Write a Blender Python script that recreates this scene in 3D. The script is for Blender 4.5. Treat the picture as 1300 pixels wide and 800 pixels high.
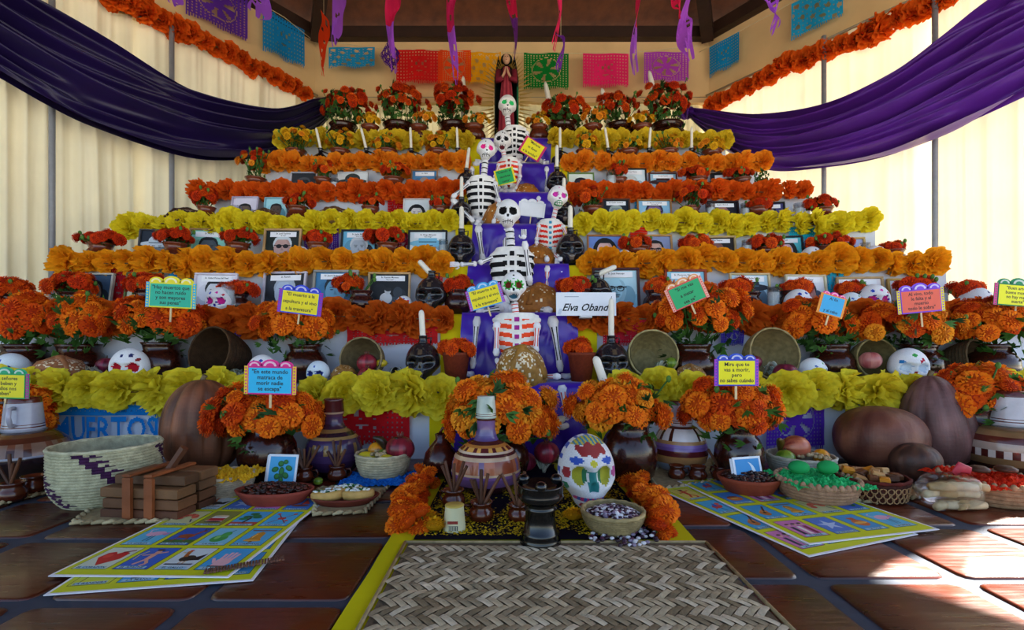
import bpy, math, random
from math import sin, cos, pi, radians, sqrt, atan2, exp
from mathutils import Vector, Matrix, Euler, noise
for o in list(bpy.data.objects): bpy.data.objects.remove(o)
SC = bpy.context.scene
COL = SC.collection
# ---------------- camera, sky, sun, exposure ----------------
H, F = .55, 610.0           # eye height in m, focal length in px for a 1300 px wide frame
cam = bpy.data.objects.new('camera', bpy.data.cameras.new('camera')); COL.objects.link(cam)
cam.location = (0, 0, H); cam.rotation_euler = (pi/2, 0, 0)
cam.data.sensor_width = 36; cam.data.lens = 36*F/1300; cam.data.shift_y = 40/1300
cam.data.clip_start = .02
SC.camera = cam
w = bpy.data.worlds.new('sky'); SC.world = w; w.use_nodes = True
nt = w.node_tree; bg = nt.nodes['Background']
sky = nt.nodes.new('ShaderNodeTexSky'); sky.sky_type = 'NISHITA'; sky.sun_disc = False
sky.sun_elevation = radians(43.2); sky.sun_rotation = radians(63)
nt.links.new(sky.outputs[0], bg.inputs[0]); bg.inputs[1].default_value = .38
sun = bpy.data.objects.new('sun', bpy.data.lights.new('sun', 'SUN')); COL.objects.link(sun)
sun.data.energy = 50; sun.data.angle = radians(.6); sun.data.color = (1, .93, .80)
_d = Vector((-.892*cos(radians(43.2)), -.452*cos(radians(43.2)), -sin(radians(43.2))))
sun.rotation_euler = _d.to_track_quat('-Z', 'Y').to_euler(); sun.location = (8, 5, 9)
SC.view_settings.view_transform = 'Standard'; SC.view_settings.look = 'None'
SC.view_settings.exposure = .12; SC.view_settings.gamma = 1; SC.view_settings.use_curve_mapping = False

# ---------------- helpers ----------------
R = random.Random(11)
def U(a, b): return R.uniform(a, b)
def lin(c):
    if isinstance(c, str):
        c = [int(c[i:i+2], 16)/255 for i in (0, 2, 4)]
    return tuple((v/12.92 if v <= .04045 else ((v+.055)/1.055)**2.4) for v in c[:3])
def mix(a, b, t): return tuple(a[i]*(1-t)+b[i]*t for i in range(3))
def V(x, y, D): return Vector(((x-650)*D/F, D, H+(440-y)*D/F))
def XD(x, D): return (x-650)*D/F
def S(px, D): return px*D/F
def fl(x, y, z=0):
    D = F*(H-z)/(y-440); return Vector(((x-650)*D/F, D, z))

MATS = {}
def vcmat(name, rough=.7, spec=.4, noise_amt=.15, nscale=30, bump=0, bscale=60, trans=0, coat=0, sheen=0, metal=0, alpha=1, wave=False):
    m = bpy.data.materials.new(name); m.use_nodes = True; t = m.node_tree; N = t.nodes; L = t.links
    b = N['Principled BSDF']; out = N['Material Output']
    at = N.new('ShaderNodeAttribute'); at.attribute_name = 'Col'
    tc = N.new('ShaderNodeTexCoord')
    nz = N.new('ShaderNodeTexNoise'); nz.inputs['Scale'].default_value = nscale; nz.inputs['Detail'].default_value = 4
    L.new(tc.outputs['Object'], nz.inputs['Vector'])
    mr = N.new('ShaderNodeMapRange'); mr.inputs['From Min'].default_value = .3; mr.inputs['From Max'].default_value = .7
    mr.inputs['To Min'].default_value = 1-noise_amt; mr.inputs['To Max'].default_value = 1+noise_amt*.6
    L.new(nz.outputs[0], mr.inputs['Value'])
    mx = N.new('ShaderNodeVectorMath'); mx.operation = 'SCALE'
    L.new(at.outputs['Color'], mx.inputs[0]); L.new(mr.outputs[0], mx.inputs['Scale'])
    L.new(mx.outputs[0], b.inputs['Base Color'])
    b.inputs['Roughness'].default_value = rough; b.inputs['Specular IOR Level'].default_value = spec
    b.inputs['Coat Weight'].default_value = coat; b.inputs['Coat Roughness'].default_value = .08
    b.inputs['Metallic'].default_value = metal
    if sheen: b.inputs['Sheen Weight'].default_value = sheen; b.inputs['Sheen Roughness'].default_value = .4
    if bump:
        n2 = N.new('ShaderNodeTexNoise'); n2.inputs['Scale'].default_value = bscale; n2.inputs['Detail'].default_value = 5
        L.new(tc.outputs['Object'], n2.inputs['Vector'])
        bp = N.new('ShaderNodeBump'); bp.inputs['Strength'].default_value = bump; bp.inputs['Distance'].default_value = .01
        L.new(n2.outputs[0], bp.inputs['Height']); L.new(bp.outputs[0], b.inputs['Normal'])
    if trans:
        tr = N.new('ShaderNodeBsdfTranslucent'); L.new(mx.outputs[0], tr.inputs['Color'])
        ms = N.new('ShaderNodeMixShader'); ms.inputs[0].default_value = trans
        L.new(b.outputs[0], ms.inputs[1]); L.new(tr.outputs[0], ms.inputs[2]); L.new(ms.outputs[0], out.inputs[0])
    if alpha < 1: b.inputs['Alpha'].default_value = alpha
    MATS[name] = m; return m
vcmat('matte', .85, .25, .12)
vcmat('print', .5, .35, .03)
vcmat('petal', .75, .2, .12, 8, trans=.25)
vcmat('leaf', .7, .3, .2, 10, trans=.2)
vcmat('tissue', .8, .15, .12, 6, trans=.35)
vcmat('glaze', .2, .45, .25, 12, coat=.2)
vcmat('clay', .75, .3, .25, 14, bump=.15)
vcmat('fruit', .32, .5, .22, 14)
vcmat('gourd', .5, .4, .35, 9, bump=.35, bscale=35)
vcmat('bread', .55, .35, .3, 18, bump=.4, bscale=50)
vcmat('straw', .8, .2, .3, 40, bump=.3, bscale=150)
vcmat('satin', .36, .6, .2, 3, sheen=.3)
vcmat('swag', .42, .4, .25, 3, trans=.07, sheen=.1)
vcmat('curtain', .9, .1, .10, 2, trans=.06)
vcmat('wood', .55, .4, .35, 9, bump=.3, bscale=25)
vcmat('wax', .45, .4, .05)
vcmat('wall', .9, .15, .12, 2.5, bump=.1, bscale=12)
vcmat('cloth', .9, .1, .12, 5, bump=.1, bscale=8)
vcmat('gold', .4, .5, .1, metal=.3)
vcmat('steel', .4, .5, .1)
vcmat('seed', .35, .5, .3, 60)
vcmat('glitter', .5, .6, .5, 160, bump=.5, bscale=400)
# glass for votive tumblers and the plastic bag
g = bpy.data.materials.new('glass'); g.use_nodes = True
b = g.node_tree.nodes['Principled BSDF']; b.inputs['Transmission Weight'].default_value = 1; b.inputs['Roughness'].default_value = .03
b.inputs['Base Color'].default_value = (.85, .95, 1, 1); b.inputs['Alpha'].default_value = .35; MATS['glass'] = g

def saltillo(name):
    m = bpy.data.materials.new(name); m.use_nodes = True; t = m.node_tree; N = t.nodes; L = t.links
    b = N['Principled BSDF']; tc = N.new('ShaderNodeTexCoord'); gm = N.new('ShaderNodeNewGeometry')
    n1 = N.new('ShaderNodeTexNoise'); n1.inputs['Scale'].default_value = 3.5; n1.inputs['Detail'].default_value = 7
    L.new(gm.outputs['Position'], n1.inputs['Vector'])
    cr = N.new('ShaderNodeValToRGB'); e = cr.color_ramp.elements
    e[0].position = .3; e[0].color = lin('240a05')+(1,); e[1].position = .72; e[1].color = lin('6a2810')+(1,)
    L.new(n1.outputs[0], cr.inputs[0])
    oi = N.new('ShaderNodeObjectInfo'); hs = N.new('ShaderNodeHueSaturation'); mr = N.new('ShaderNodeMapRange')
    mr.inputs['To Min'].default_value = .6; mr.inputs['To Max'].default_value = 1.15
    L.new(oi.outputs['Random'], mr.inputs['Value']); L.new(mr.outputs[0], hs.inputs['Value']); L.new(cr.outputs[0], hs.inputs['Color'])
    L.new(hs.outputs[0], b.inputs['Base Color'])
    mp = N.new('ShaderNodeMapping'); mp.inputs['Scale'].default_value = (1, 9, 1); mp.inputs['Rotation'].default_value = (0, 0, .5)
    L.new(gm.outputs['Position'], mp.inputs['Vector'])
    n2 = N.new('ShaderNodeTexNoise'); n2.inputs['Scale'].default_value = 7; n2.inputs['Detail'].default_value = 6; L.new(mp.outputs[0], n2.inputs['Vector'])
    r2 = N.new('ShaderNodeMapRange'); r2.inputs['To Min'].default_value = .14; r2.inputs['To Max'].default_value = .5
    L.new(n2.outputs[0], r2.inputs['Value']); L.new(r2.outputs[0], b.inputs['Roughness'])
    bp = N.new('ShaderNodeBump'); bp.inputs['Strength'].default_value = .25; bp.inputs['Distance'].default_value = .006
    L.new(n2.outputs[0], bp.inputs['Height']); L.new(bp.outputs[0], b.inputs['Normal'])
    b.inputs['Specular IOR Level'].default_value = .6; MATS[name] = m
saltillo('saltillo')

class MB:
    def __init__(s): s.v = []; s.f = []; s.c = []; s.col = (.8, .8, .8); s.M = None
    def C(s, c): s.col = lin(c) if isinstance(c, str) else c; return s
    def add(s, vs, fs, cs=None):
        n = len(s.v)
        if s.M is not None: vs = [s.M @ Vector(p) for p in vs]
        s.v.extend([tuple(p) for p in vs])
        for i, f in enumerate(fs):
            s.f.append(tuple(n+j for j in f)); s.c.append(cs[i] if cs else s.col)
        return s
    def box(s, x0, y0, z0, x1, y1, z1, bev=0):
        if bev:
            b = bev; vs = []
            for z, q in ((z0, b), (z0+b, 0), (z1-b, 0), (z1, b)):
                vs += [(x0+q, y0+q, z), (x1-q, y0+q, z), (x1-q, y1-q, z), (x0+q, y1-q, z)]
            fs = [(3, 2, 1, 0), (12, 13, 14, 15)]
            for k in range(3):
                for i in range(4): fs.append((4*k+i, 4*k+(i+1) % 4, 4*k+4+(i+1) % 4, 4*k+4+i))
            return s.add(vs, fs)
        return s.add([(x0, y0, z0), (x1, y0, z0), (x1, y1, z0), (x0, y1, z0), (x0, y0, z1), (x1, y0, z1), (x1, y1, z1), (x0, y1, z1)],
                     [(3, 2, 1, 0), (4, 5, 6, 7), (0, 1, 5, 4), (1, 2, 6, 5), (2, 3, 7, 6), (3, 0, 4, 7)])
    def grid(s, fn, nu, nv, cf=None, closeu=False):
        vs = [fn(i/nu, j/nv) for j in range(nv+1) for i in range(nu if closeu else nu+1)]
        w = nu if closeu else nu+1; fs = []; cs = []
        for j in range(nv):
            for i in range(nu):
                k = (i+1) % w if closeu else i+1
                fs.append((j*w+i, j*w+k, (j+1)*w+k, (j+1)*w+i)); cs.append(cf((i+.5)/nu, (j+.5)/nv) if cf else s.col)
        return s.add(vs, fs, cs)
    def lathe(s, prof, seg=24, cf=None, sy=1):
        # prof: (r, z[, colour])
        cols = []; cur = s.col
        for p in prof:
            if len(p) > 2: cur = lin(p[2]) if isinstance(p[2], str) else p[2]
            cols.append(cur)
        n = len(prof)-1
        def fn(u, v):
            p = prof[round(v*n)]; return (p[0]*cos(2*pi*u), p[0]*sy*sin(2*pi*u), p[1])
        def c2(u, v):
            j = min(n-1, int(v*n)); return cf(u, j, cols[j]) if cf else cols[j]
        return s.grid(fn, seg, n, c2, True)
    def ell(s, c, r, nu=16, nv=10, cf=None):
        if not hasattr(r, '__len__'): r = (r, r, r)
        def fn(u, v):
            a = v*pi; return (c[0]+r[0]*sin(a)*cos(2*pi*u), c[1]+r[1]*sin(a)*sin(2*pi*u), c[2]-r[2]*cos(a))
        return s.grid(fn, nu, nv, cf, True)
    def tube(s, pts, rad, seg=8, cap=True, flat=1):
        pts = [Vector(p) for p in pts]; n = len(pts)
        if not hasattr(rad, '__len__'): rad = [rad]*n
        vs = []; up = None
        for i, p in enumerate(pts):
            t = (pts[min(i+1, n-1)]-pts[max(i-1, 0)]).normalized()
            if up is None: up = Vector((0, 1, 0)) if abs(t.y) < .9 else Vector((1, 0, 0))
            a = t.cross(up).normalized(); bb = a.cross(t).normalized(); up = bb
            for k in range(seg):
                q = 2*pi*k/seg; vs.append(p+rad[i]*(cos(q)*a+flat*sin(q)*bb))
        fs = [(i*seg+k, i*seg+(k+1) % seg, (i+1)*seg+(k+1) % seg, (i+1)*seg+k) for i in range(n-1) for k in range(seg)]
        if cap: fs += [tuple(range(seg))[::-1], tuple((n-1)*seg+k for k in range(seg))]
        return s.add(vs, fs)
    def mesh(s, name, mat, smooth=True):
        me = bpy.data.meshes.new(name); me.from_pydata(s.v, [], s.f)
        at = me.color_attributes.new('Col', 'FLOAT_COLOR', 'CORNER'); buf = []
        for f, c in zip(s.f, s.c): buf.extend((c[0], c[1], c[2], 1.0)*len(f))
        at.data.foreach_set('color', buf)
        if smooth: me.polygons.foreach_set('use_smooth', [True]*len(me.polygons))
        me.materials.append(MATS[mat] if isinstance(mat, str) else mat); me.update()
        return me
    def build(s, name, mat, parent=None, smooth=True, loc=None):
        return ob(name, s.mesh(name, mat, smooth), parent, loc)
def ob(name, me, parent=None, loc=None, rot=None, sc=None):
    o = bpy.data.objects.new(name, me); COL.objects.link(o)
    if parent: o.parent = parent
    if loc is not None: o.location = loc
    if rot is not None: o.rotation_euler = rot
    if sc is not None: o.scale = sc if hasattr(sc, '__len__') else (sc, sc, sc)
    return o
def tag(o, label=None, cat=None, group=None, kind=None):
    if label: o['label'] = label
    if cat: o['category'] = cat
    if group: o['group'] = group
    if kind: o['kind'] = kind
    return o
def thing(name, label, cat, loc=(0, 0, 0), rz=0, group=None, rot=None, sc=None):
    o = bpy.data.objects.new(name, None); COL.objects.link(o); o.empty_display_size = .05
    o.location = loc; o.rotation_euler = rot if rot is not None else (0, 0, rz)
    if sc is not None: o.scale = sc if hasattr(sc, '__len__') else (sc, sc, sc)
    return tag(o, label, cat, group)
def struct(mb, name, mat, smooth=False, parent=None):
    o = mb.build(name, mat, parent, smooth)
    if parent is None: o['kind'] = 'structure'
    return o

# ---- flat print: coloured polygons in thin layers ----
TX = {}
def text_geo(s, shear=0):
    k = (s, shear)
    if k in TX: return TX[k]
    cu = bpy.data.curves.new('t', 'FONT'); cu.body = s; cu.size = 1; cu.align_x = 'CENTER'; cu.align_y = 'CENTER'; cu.shear = shear; cu.resolution_u = 2; cu.offset = .018
    o = bpy.data.objects.new('t', cu); me = bpy.data.meshes.new_from_object(o)
    vs = [tuple(v.co)[:2] for v in me.vertices]; fs = [tuple(p.vertices) for p in me.polygons]
    bpy.data.objects.remove(o); bpy.data.meshes.remove(me); bpy.data.curves.remove(cu)
    if vs:
        w = max(v[0] for v in vs)-min(v[0] for v in vs)
    else: w = 1
    TX[k] = (vs, fs, w); return TX[k]
class Print(MB):
    """x right, y up in the sheet plane; each shape lies one thin layer above the last"""
    def __init__(s, dz=.00018): super().__init__(); s.z = 0; s.dz = dz; s.ox = 0; s.oy = 0; s.k = 1
    def put(s, pts, fs, c):
        s.z += s.dz; s.C(c); s.add([(s.ox+p[0]*s.k, s.oy+p[1]*s.k, s.z) for p in pts], fs); return s
    def poly(s, pts, c): return s.put(pts, [tuple(range(len(pts)))], c)
    def rect(s, x0, y0, x1, y1, c): return s.poly([(x0, y0), (x1, y0), (x1, y1), (x0, y1)], c)
    def el(s, x, y, rx, ry, c, a=0, n=18, t0=0, t1=360):
        pts = []
        m = n if t1-t0 >= 360 else n+1
        for i in range(m):
            q = radians(t0+(t1-t0)*i/n); u, v = rx*cos(q), ry*sin(q)
            pts.append((x+u*cos(a)-v*sin(a), y+u*sin(a)+v*cos(a)))
        return s.poly(pts, c)
    def line(s, pts, w, c):
        for p, q in zip(pts, pts[1:]):
            dx, dy = q[0]-p[0], q[1]-p[1]; l = sqrt(dx*dx+dy*dy) or 1; nx, ny = -dy/l*w/2, dx/l*w/2
            s.poly([(p[0]+nx, p[1]+ny), (p[0]-nx, p[1]-ny), (q[0]-nx, q[1]-ny), (q[0]+nx, q[1]+ny)], c)
        return s
    def text(s, t, x, y, size, c, maxw=None, shear=0):
        vs, fs, w = text_geo(t, shear)
        if not fs: return s
        kx = size if not maxw or w*size <= maxw else maxw/w
        s.put([(x+p[0]*kx, y+p[1]*size) for p in vs], fs, c); return s
# ================= the kiosk =================
TOPZ, RODZ = 3.97, 3.30
CL, CR = Vector((-2.17, 5.3, 0)), Vector((2.17, 5.3, 0))
EL_, ER_ = Vector((-4.05, 2.86, 0)), Vector((4.0, 2.72, 0))
FL_, FR_ = Vector((-4.9, .6, 0)), Vector((5.1, 1.43, 0))
b = MB().C((.32, .30, .27)); b.box(-30, -20, -.12, 30, 30, -.06); struct(b, 'ground', 'matte')  # unseen ground outside, added so its bounce lights the curtains
# floor: grout bed with a tile for each one in view
b = MB().C('3c4250'); b.box(-5.2, -1.5, -.05, 5.2, 5.35, 0); floor = struct(b, 'floor', 'matte')
tp = .345; tr = .335; tl = []
for k in range(3):
    RR = random.Random(k); m = MB().C('6e2c14'); hx, hy = tp/2-.017-.002*k, tr/2-.017+.001*k
    def ring(q, z): 
        pts = []; r = .022
        for cx, cy, a0 in ((hx-q, hy-q, 0), (-hx+q, hy-q, 90), (-hx+q, -hy+q, 180), (hx-q, -hy+q, 270)):
            for j in range(3):
                a = radians(a0+45*j); pts.append((cx-r*(1 if cx > 0 else -1)+r*cos(a), cy-r*(1 if cy > 0 else -1)+r*sin(a), z))
        return pts
    vs = ring(0, -.004)+ring(.001, .0035)+ring(.007, .0058)+[(0, 0, .0062)]
    fs = [(12*l+i, 12*l+(i+1) % 12, 12*l+12+(i+1) % 12, 12*l+12+i) for l in range(2) for i in range(12)]
    fs += [(24+i, 24+(i+1) % 12, 36) for i in range(12)]
    m.add(vs, fs); tl.append(m.mesh('tile', 'saltillo'))
for i in range(-10, 11):
    for j in range(-1, 6):
        x = .355+(i+.5)*tp; y = (1.02 if x < .0 else 1.12)+(j-2+.5)*tr
        if abs(x) > 1.15*y+.7 or y < .35: continue
        ob('tile', R.choice(tl), floor, (x+U(-.003, .003), y+U(-.003, .003), 0), (U(-.004, .004), U(-.004, .004), U(-.012, .012)+(pi if R.random() < .5 else 0)))
def wallseg(name, a, b_, z0, z1, col, mat='wall', th=.1):
    d = (b_-a).normalized(); n = Vector((d.y, -d.x, 0))
    if n.dot((a+b_)/2-Vector((0, 2, 0))) < 0: n = -n
    m = MB().C(col); q = [a, b_, b_+n*th, a+n*th]
    m.add([(p.x, p.y, z) for z in (z0, z1) for p in q], [(3, 2, 1, 0), (4, 5, 6, 7), (0, 1, 5, 4), (1, 2, 6, 5), (2, 3, 7, 6), (3, 0, 4, 7)])
    return struct(m, name, mat)
WC = 'd2b07e'
wallseg('wall_back', CL, CR, RODZ-.06, TOPZ, WC)
wallseg('wall_left', CL, EL_, RODZ, TOPZ, WC)
wallseg('wall_right', CR, ER_, RODZ, TOPZ, WC)
wallseg('wall_front_left', EL_, FL_, RODZ, TOPZ, WC)
wallseg('wall_front_right', ER_, FR_, 3.40, TOPZ, WC)  # unseen lintel, slant and height shaped to cut the sun patch on the floor
# ceiling: sloping timber panels between hip beams
APX = Vector((0, 1.2, 5.9)); ring = [CL, CR, ER_, FR_, Vector((4.6, -1.4, 0)), Vector((-4.6, -1.4, 0)), FL_, EL_]
m = MB().C('5a3018')
for i in range(8):
    a, c = ring[i].copy(), ring[(i+1) % 8].copy(); a.z = c.z = TOPZ+.02
    e = (a-Vector((0, 1.2, a.z)))*.06; f_ = (c-Vector((0, 1.2, c.z)))*.06
    m.add([a+e, c+f_, APX, a+e+Vector((0, 0, .12)), c+f_+Vector((0, 0, .12)), APX+Vector((0, 0, .12))], [(0, 1, 2), (3, 5, 4), (0, 3, 4, 1)])
ceil = struct(m, 'ceiling', 'wood')
def beam(p, q, w, h, name='beam', par=None, c='2a1509'):
    p, q = Vector(p), Vector(q); d = (q-p).normalized(); s_ = d.cross(Vector((0, 0, 1))).normalized()*w/2; u = s_.cross(d).normalized()*h/2
    m = MB().C(c); m.add([e+x*s_+y*u for e in (p, q) for x, y in ((-1, -1), (1, -1), (1, 1), (-1, 1))],
        [(3, 2, 1, 0), (4, 5, 6, 7), (0, 1, 5, 4), (1, 2, 6, 5), (2, 3, 7, 6), (3, 0, 4, 7)])
    return m.build(name, 'wood', par, False)
for i in range(8):
    a = ring[i].copy(); a.z = TOPZ-.06; inn = a+(Vector((0, 1.2, a.z))-a)*.02
    beam(inn, APX+Vector((0, 0, -.12)), .12, .16, 'hip_beam', ceil)
    c = ring[(i+1) % 8].copy(); c.z = TOPZ-.0; a.z = TOPZ-.0
    beam(a+(Vector((0, 2, a.z))-a)*.012, c+(Vector((0, 2, c.z))-c)*.012, .10, .12, 'wall_beam', ceil)
for t in (.28, .55):   # purlins under the back slope
    a = CL.copy(); a.z = TOPZ; c = CR.copy(); c.z = TOPZ
    beam(a.lerp(APX, t)+Vector((0, 0, -.05)), c.lerp(APX, t)+Vector((0, 0, -.05)), .06, .08, 'purlin', ceil)
def ceil_z(x, y):
    best = 9
    for i in range(8):
        a, c = ring[i], ring[(i+1) % 8]; a = Vector((a.x, a.y, TOPZ)); c = Vector((c.x, c.y, TOPZ)); nn = (c-a).cross(APX-a)
        if abs(nn.z) > 1e-6: best = min(best, a.z-(nn.x*(x-a.x)+nn.y*(y-a.y))/nn.z)
    return best
# posts and curtain rods
def post(p, z1, label, r=.035):
    m = MB().C('8b93a0'); m.tube([(p[0], p[1], 0), (p[0], p[1], z1)], r, 12); return m
for i, p in enumerate([EL_, FL_, FR_, ER_.lerp(CR, .06), CL, CR]):
    c = p+(Vector((0, 2, 0))-p)*(-.02)
    m = post(c, TOPZ, ''); m.build('trim_%d' % (i+1), 'steel')['kind'] = 'structure'
# curtains: pleated cloth hung from a rod
def curtain(name, label, a, b_, z0, z1, col, folds, seed, amp=.045, off=.02, lean=0):
    rr = random.Random(seed); d = b_-a; Lw = d.length; d = d.normalized(); n = Vector((-d.y, d.x, 0))
    if n.dot(Vector((0, 2, 0))-(a+b_)/2) < 0: n = -n
    ph = [(rr.uniform(.4, 2.6)*folds, rr.uniform(0, 6.28), rr.uniform(.3, 1)) for _ in range(7)]
    t = thing(name, label, 'curtain', (a.x, a.y, 0)); o0 = Vector((a.x, a.y, 0))
    m = MB().C(col); N = int(folds*26)
    def fn(u, v):
        z = z0+(z1-z0)*v; s_ = sum(A*(1-2*abs(sin(pi*k*u+p+.8*(1-v)*sin(k+p)))**.8)/(.5+k/folds) for k, p, A in ph)/2.4
        g_ = amp*(.55+.45*(1-v))*s_; g_ += .04*noise.noise(Vector((u*folds*.6, v*2.5, seed)))
        uu = u+.01*sin(7*u+3*v+seed)*(1-v)
        p = a+d*Lw*uu+n*(off+g_); return (p.x-o0.x, p.y-o0.y, z)
    m.grid(fn, N, 14); m.build('cloth', 'curtain', t)
    m = MB().C('9a8a70'); m.tube([a+n*.05-o0+Vector((0, 0, z1)), b_+n*.05-o0+Vector((0, 0, z1))], .012, 8); m.build('curtain_rod', 'steel', t)
    return t
CC = 'f6ebcb'
curtain('curtain', 'cream curtain hung behind the back of the altar under the orange and green banners', CL+Vector((0, .06, 0)), CR+Vector((0, .06, 0)), .02, RODZ, 'e8dcae', 30, 1)
for i, (t0, t1, lb) in enumerate([(0, .54, 'cream pleated curtain at the left back corner behind the dark purple swag'), (.53, 1, 'pale cream curtain panel at the far left beside the lowest flowers')]):
    curtain('curtain', lb, CL.lerp(EL_, t0), CL.lerp(EL_, t1), .02, RODZ, CC, 6, 3+i, .13)
for i, (t0, t1, lb) in enumerate([(0, .615, 'sunlit cream curtain at the right back corner behind the violet swag'), (.61, .995, 'brightly sunlit curtain panel at the far right edge')]):
    curtain('curtain', lb, CR.lerp(ER_, t0), CR.lerp(ER_, t1), .02, RODZ, CC, 6, 7+i, .12)
curtain('curtain', 'cream curtain on the left side nearest the viewer', EL_, FL_, .02, RODZ, CC, 12, 12)
# grey tent posts standing inside the curtain line
def lp(P_, a, b_, off=.08):   # pixel -> point on the vertical plane through a,b (offset inwards)
    d = (b_-a).normalized(); n = Vector((-d.y, d.x, 0))
    if n.dot(Vector((0, 2, 0))-(a+b_)/2) < 0: n = -n
    o = a+n*off; r = Vector(((P_[0]-650)/F, 1, (440-P_[1])/F)); t = n.dot(o)/n.dot(r); return Vector((0, 0, H))+r*t
for px, a, c, lb in ((66, CL, EL_, 'slim grey steel post against the far left curtain'), (218, CL, EL_, 'slim grey steel post seen under the dark purple swag'),
                     (1187, CR, ER_, 'slim grey steel post against the sunlit right curtain'), (1046, CR, ER_, 'slim grey post beside the right back curtain folds')):
    p = lp((px, 300), a, c, .12); m = MB().C('8c8e94'); m.tube([(0, 0, 0), (0, 0, RODZ)], .02, 10)
    m.lathe([(.05, 0), (.05, .012), (.02, .014)], 12)
    tag(m.build('tent_post', 'steel', None, True, (p.x, p.y, 0)), lb, 'post', 'grey tent posts along the curtains')
# purple swags
def swag(name, label, top, bot, a, c, col, seed):
    rr = random.Random(seed)
    def samp(pl, u):
        k = u*(len(pl)-1); i = min(int(k), len(pl)-2); f = k-i; p0 = pl[max(i-1, 0)]; p1 = pl[i]; p2 = pl[i+1]; p3 = pl[min(i+2, len(pl)-1)]
        return tuple(.5*(2*p1[q]+(p2[q]-p0[q])*f+(2*p0[q]-5*p1[q]+4*p2[q]-p3[q])*f*f+(3*p1[q]-p0[q]-3*p2[q]+p3[q])*f**3) for q in (0, 1))
    phs = [(rr.uniform(2, 11), rr.uniform(0, 6), rr.uniform(.3, 1)) for _ in range(7)]
    d = (c-a).normalized(); n = Vector((-d.y, d.x, 0))
    if n.dot(Vector((0, 2, 0))-(a+c)/2) < 0: n = -n
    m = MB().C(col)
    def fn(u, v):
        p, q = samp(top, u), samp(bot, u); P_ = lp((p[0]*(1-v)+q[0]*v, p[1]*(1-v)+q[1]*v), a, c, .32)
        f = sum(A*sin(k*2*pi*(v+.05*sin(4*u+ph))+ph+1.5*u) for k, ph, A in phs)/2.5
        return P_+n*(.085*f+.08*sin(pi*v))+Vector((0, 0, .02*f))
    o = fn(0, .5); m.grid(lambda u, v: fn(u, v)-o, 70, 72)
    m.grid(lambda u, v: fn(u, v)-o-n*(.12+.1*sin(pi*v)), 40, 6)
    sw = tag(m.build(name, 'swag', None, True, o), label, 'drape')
    for u in (0, 1):   # gathered knot and hook at each end
        e = fn(u, .5)-o; wd = (fn(u, 0)-fn(u, 1)).length; m = MB().C(col)
        m.grid(lambda p, q: e+Vector(((.06+.03*cos(p*2*pi*7))*sin(pi*q)*cos(2*pi*p), (.06+.03*cos(p*2*pi*7))*sin(pi*q)*sin(2*pi*p), -wd*.55*cos(pi*q))), 42, 10, None, True); m.build('knot', 'swag', sw)
        m = MB().C('6a6a70'); m.tube([e+Vector((0, 0, wd*.4)), e-n*.2+Vector((0, 0, wd*.5)), e-n*.44+Vector((0, 0, wd*.45))], .006, 6); m.build('hook', 'steel', sw)
    return sw
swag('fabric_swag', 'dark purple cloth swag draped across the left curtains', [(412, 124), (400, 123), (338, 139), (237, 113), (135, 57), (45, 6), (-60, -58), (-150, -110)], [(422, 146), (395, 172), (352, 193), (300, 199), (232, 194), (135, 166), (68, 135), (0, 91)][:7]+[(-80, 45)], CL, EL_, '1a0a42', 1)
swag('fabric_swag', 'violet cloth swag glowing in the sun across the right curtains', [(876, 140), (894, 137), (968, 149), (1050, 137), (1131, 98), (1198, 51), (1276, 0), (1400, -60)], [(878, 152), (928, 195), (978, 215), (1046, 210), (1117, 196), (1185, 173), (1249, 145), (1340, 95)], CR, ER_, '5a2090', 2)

# ================= altar =================
DK = [0, 2.35, 2.71, 3.07, 3.43, 3.79, 4.15, 4.51]; ZK = [0, .357, .728, 1.063, 1.41, 1.749, 2.115, 2.487]
WK = [0, 3.35, 3.0, 2.76, 2.58, 2.34, 2.12, 2.0]; BACK = 5.14
altar = thing('altar_steps', 'seven white cloth covered altar steps holding photos, flowers and candles', 'altar', (0, 2.35, 0))
for k in range(1, 8):
    m = MB().C('c9d0dc'); rr = random.Random(k); y0 = DK[k]-2.35; z0 = ZK[k-1]; z1 = ZK[k]; W = WK[k]
    if k > 1: z0 -= 0.0
    m.box(-W, y0, z0+.001, W, BACK-2.35, z1)
    m.grid(lambda u, v: (-W+2*W*u, y0-.012-.008*sin(u*60+k)-.01*noise.noise(Vector((u*20, v*2, k))), z0+.004+(z1-z0-.004)*v), 120, 3)
    m.build('step', 'cloth', altar, False)
# centre runners, laid down the stair: yellow under purple
def runner(name, label, cat, x0, x1, k0, k1, mat, col, off, wav):
    m = MB().C(col); pts = []   # y, z, fold depth, normal on y?
    for k in range(k0, k1+1):
        zb = (ZK[k-1]+off+.002) if k > 1 else off; y = DK[k]-off-.02
        for i in range(12): f = i/11; pts.append((y, zb+(ZK[k]-.012-zb)*f, .35+.65*sin(pi*f), 1))
        pts.append((DK[k]-off-.008, ZK[k]+off, .2, .5)); nx = DK[k+1]-off-.03 if k < 7 else 5.0
        for i in range(1, 5): pts.append((DK[k]+(nx-DK[k])*i/4, ZK[k]+off, .4, 0))
    n = len(pts)-1; o = Vector(((x0+x1)/2, pts[0][0], 0))
    def fn(u, v):
        y, z, q, ny = pts[round(v*n)]; a = noise.noise(Vector((u*2.2, v*16, off*90))); c = noise.noise(Vector((u*7+3*a, v*30+4*u, off*70)))
        w_ = wav*q*(abs(a)*1.2+abs(c)*.9+.35*abs(sin(u*11+v*23+3*a)))
        return (x0+(x1-x0)*u-o.x+wav*.3*a, y-w_*ny-o.y, z+w_*(1-ny)*.3)
    m.grid(fn, 64, n)
    return tag(m.build(name, mat, None, True, o), label, cat)
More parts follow.
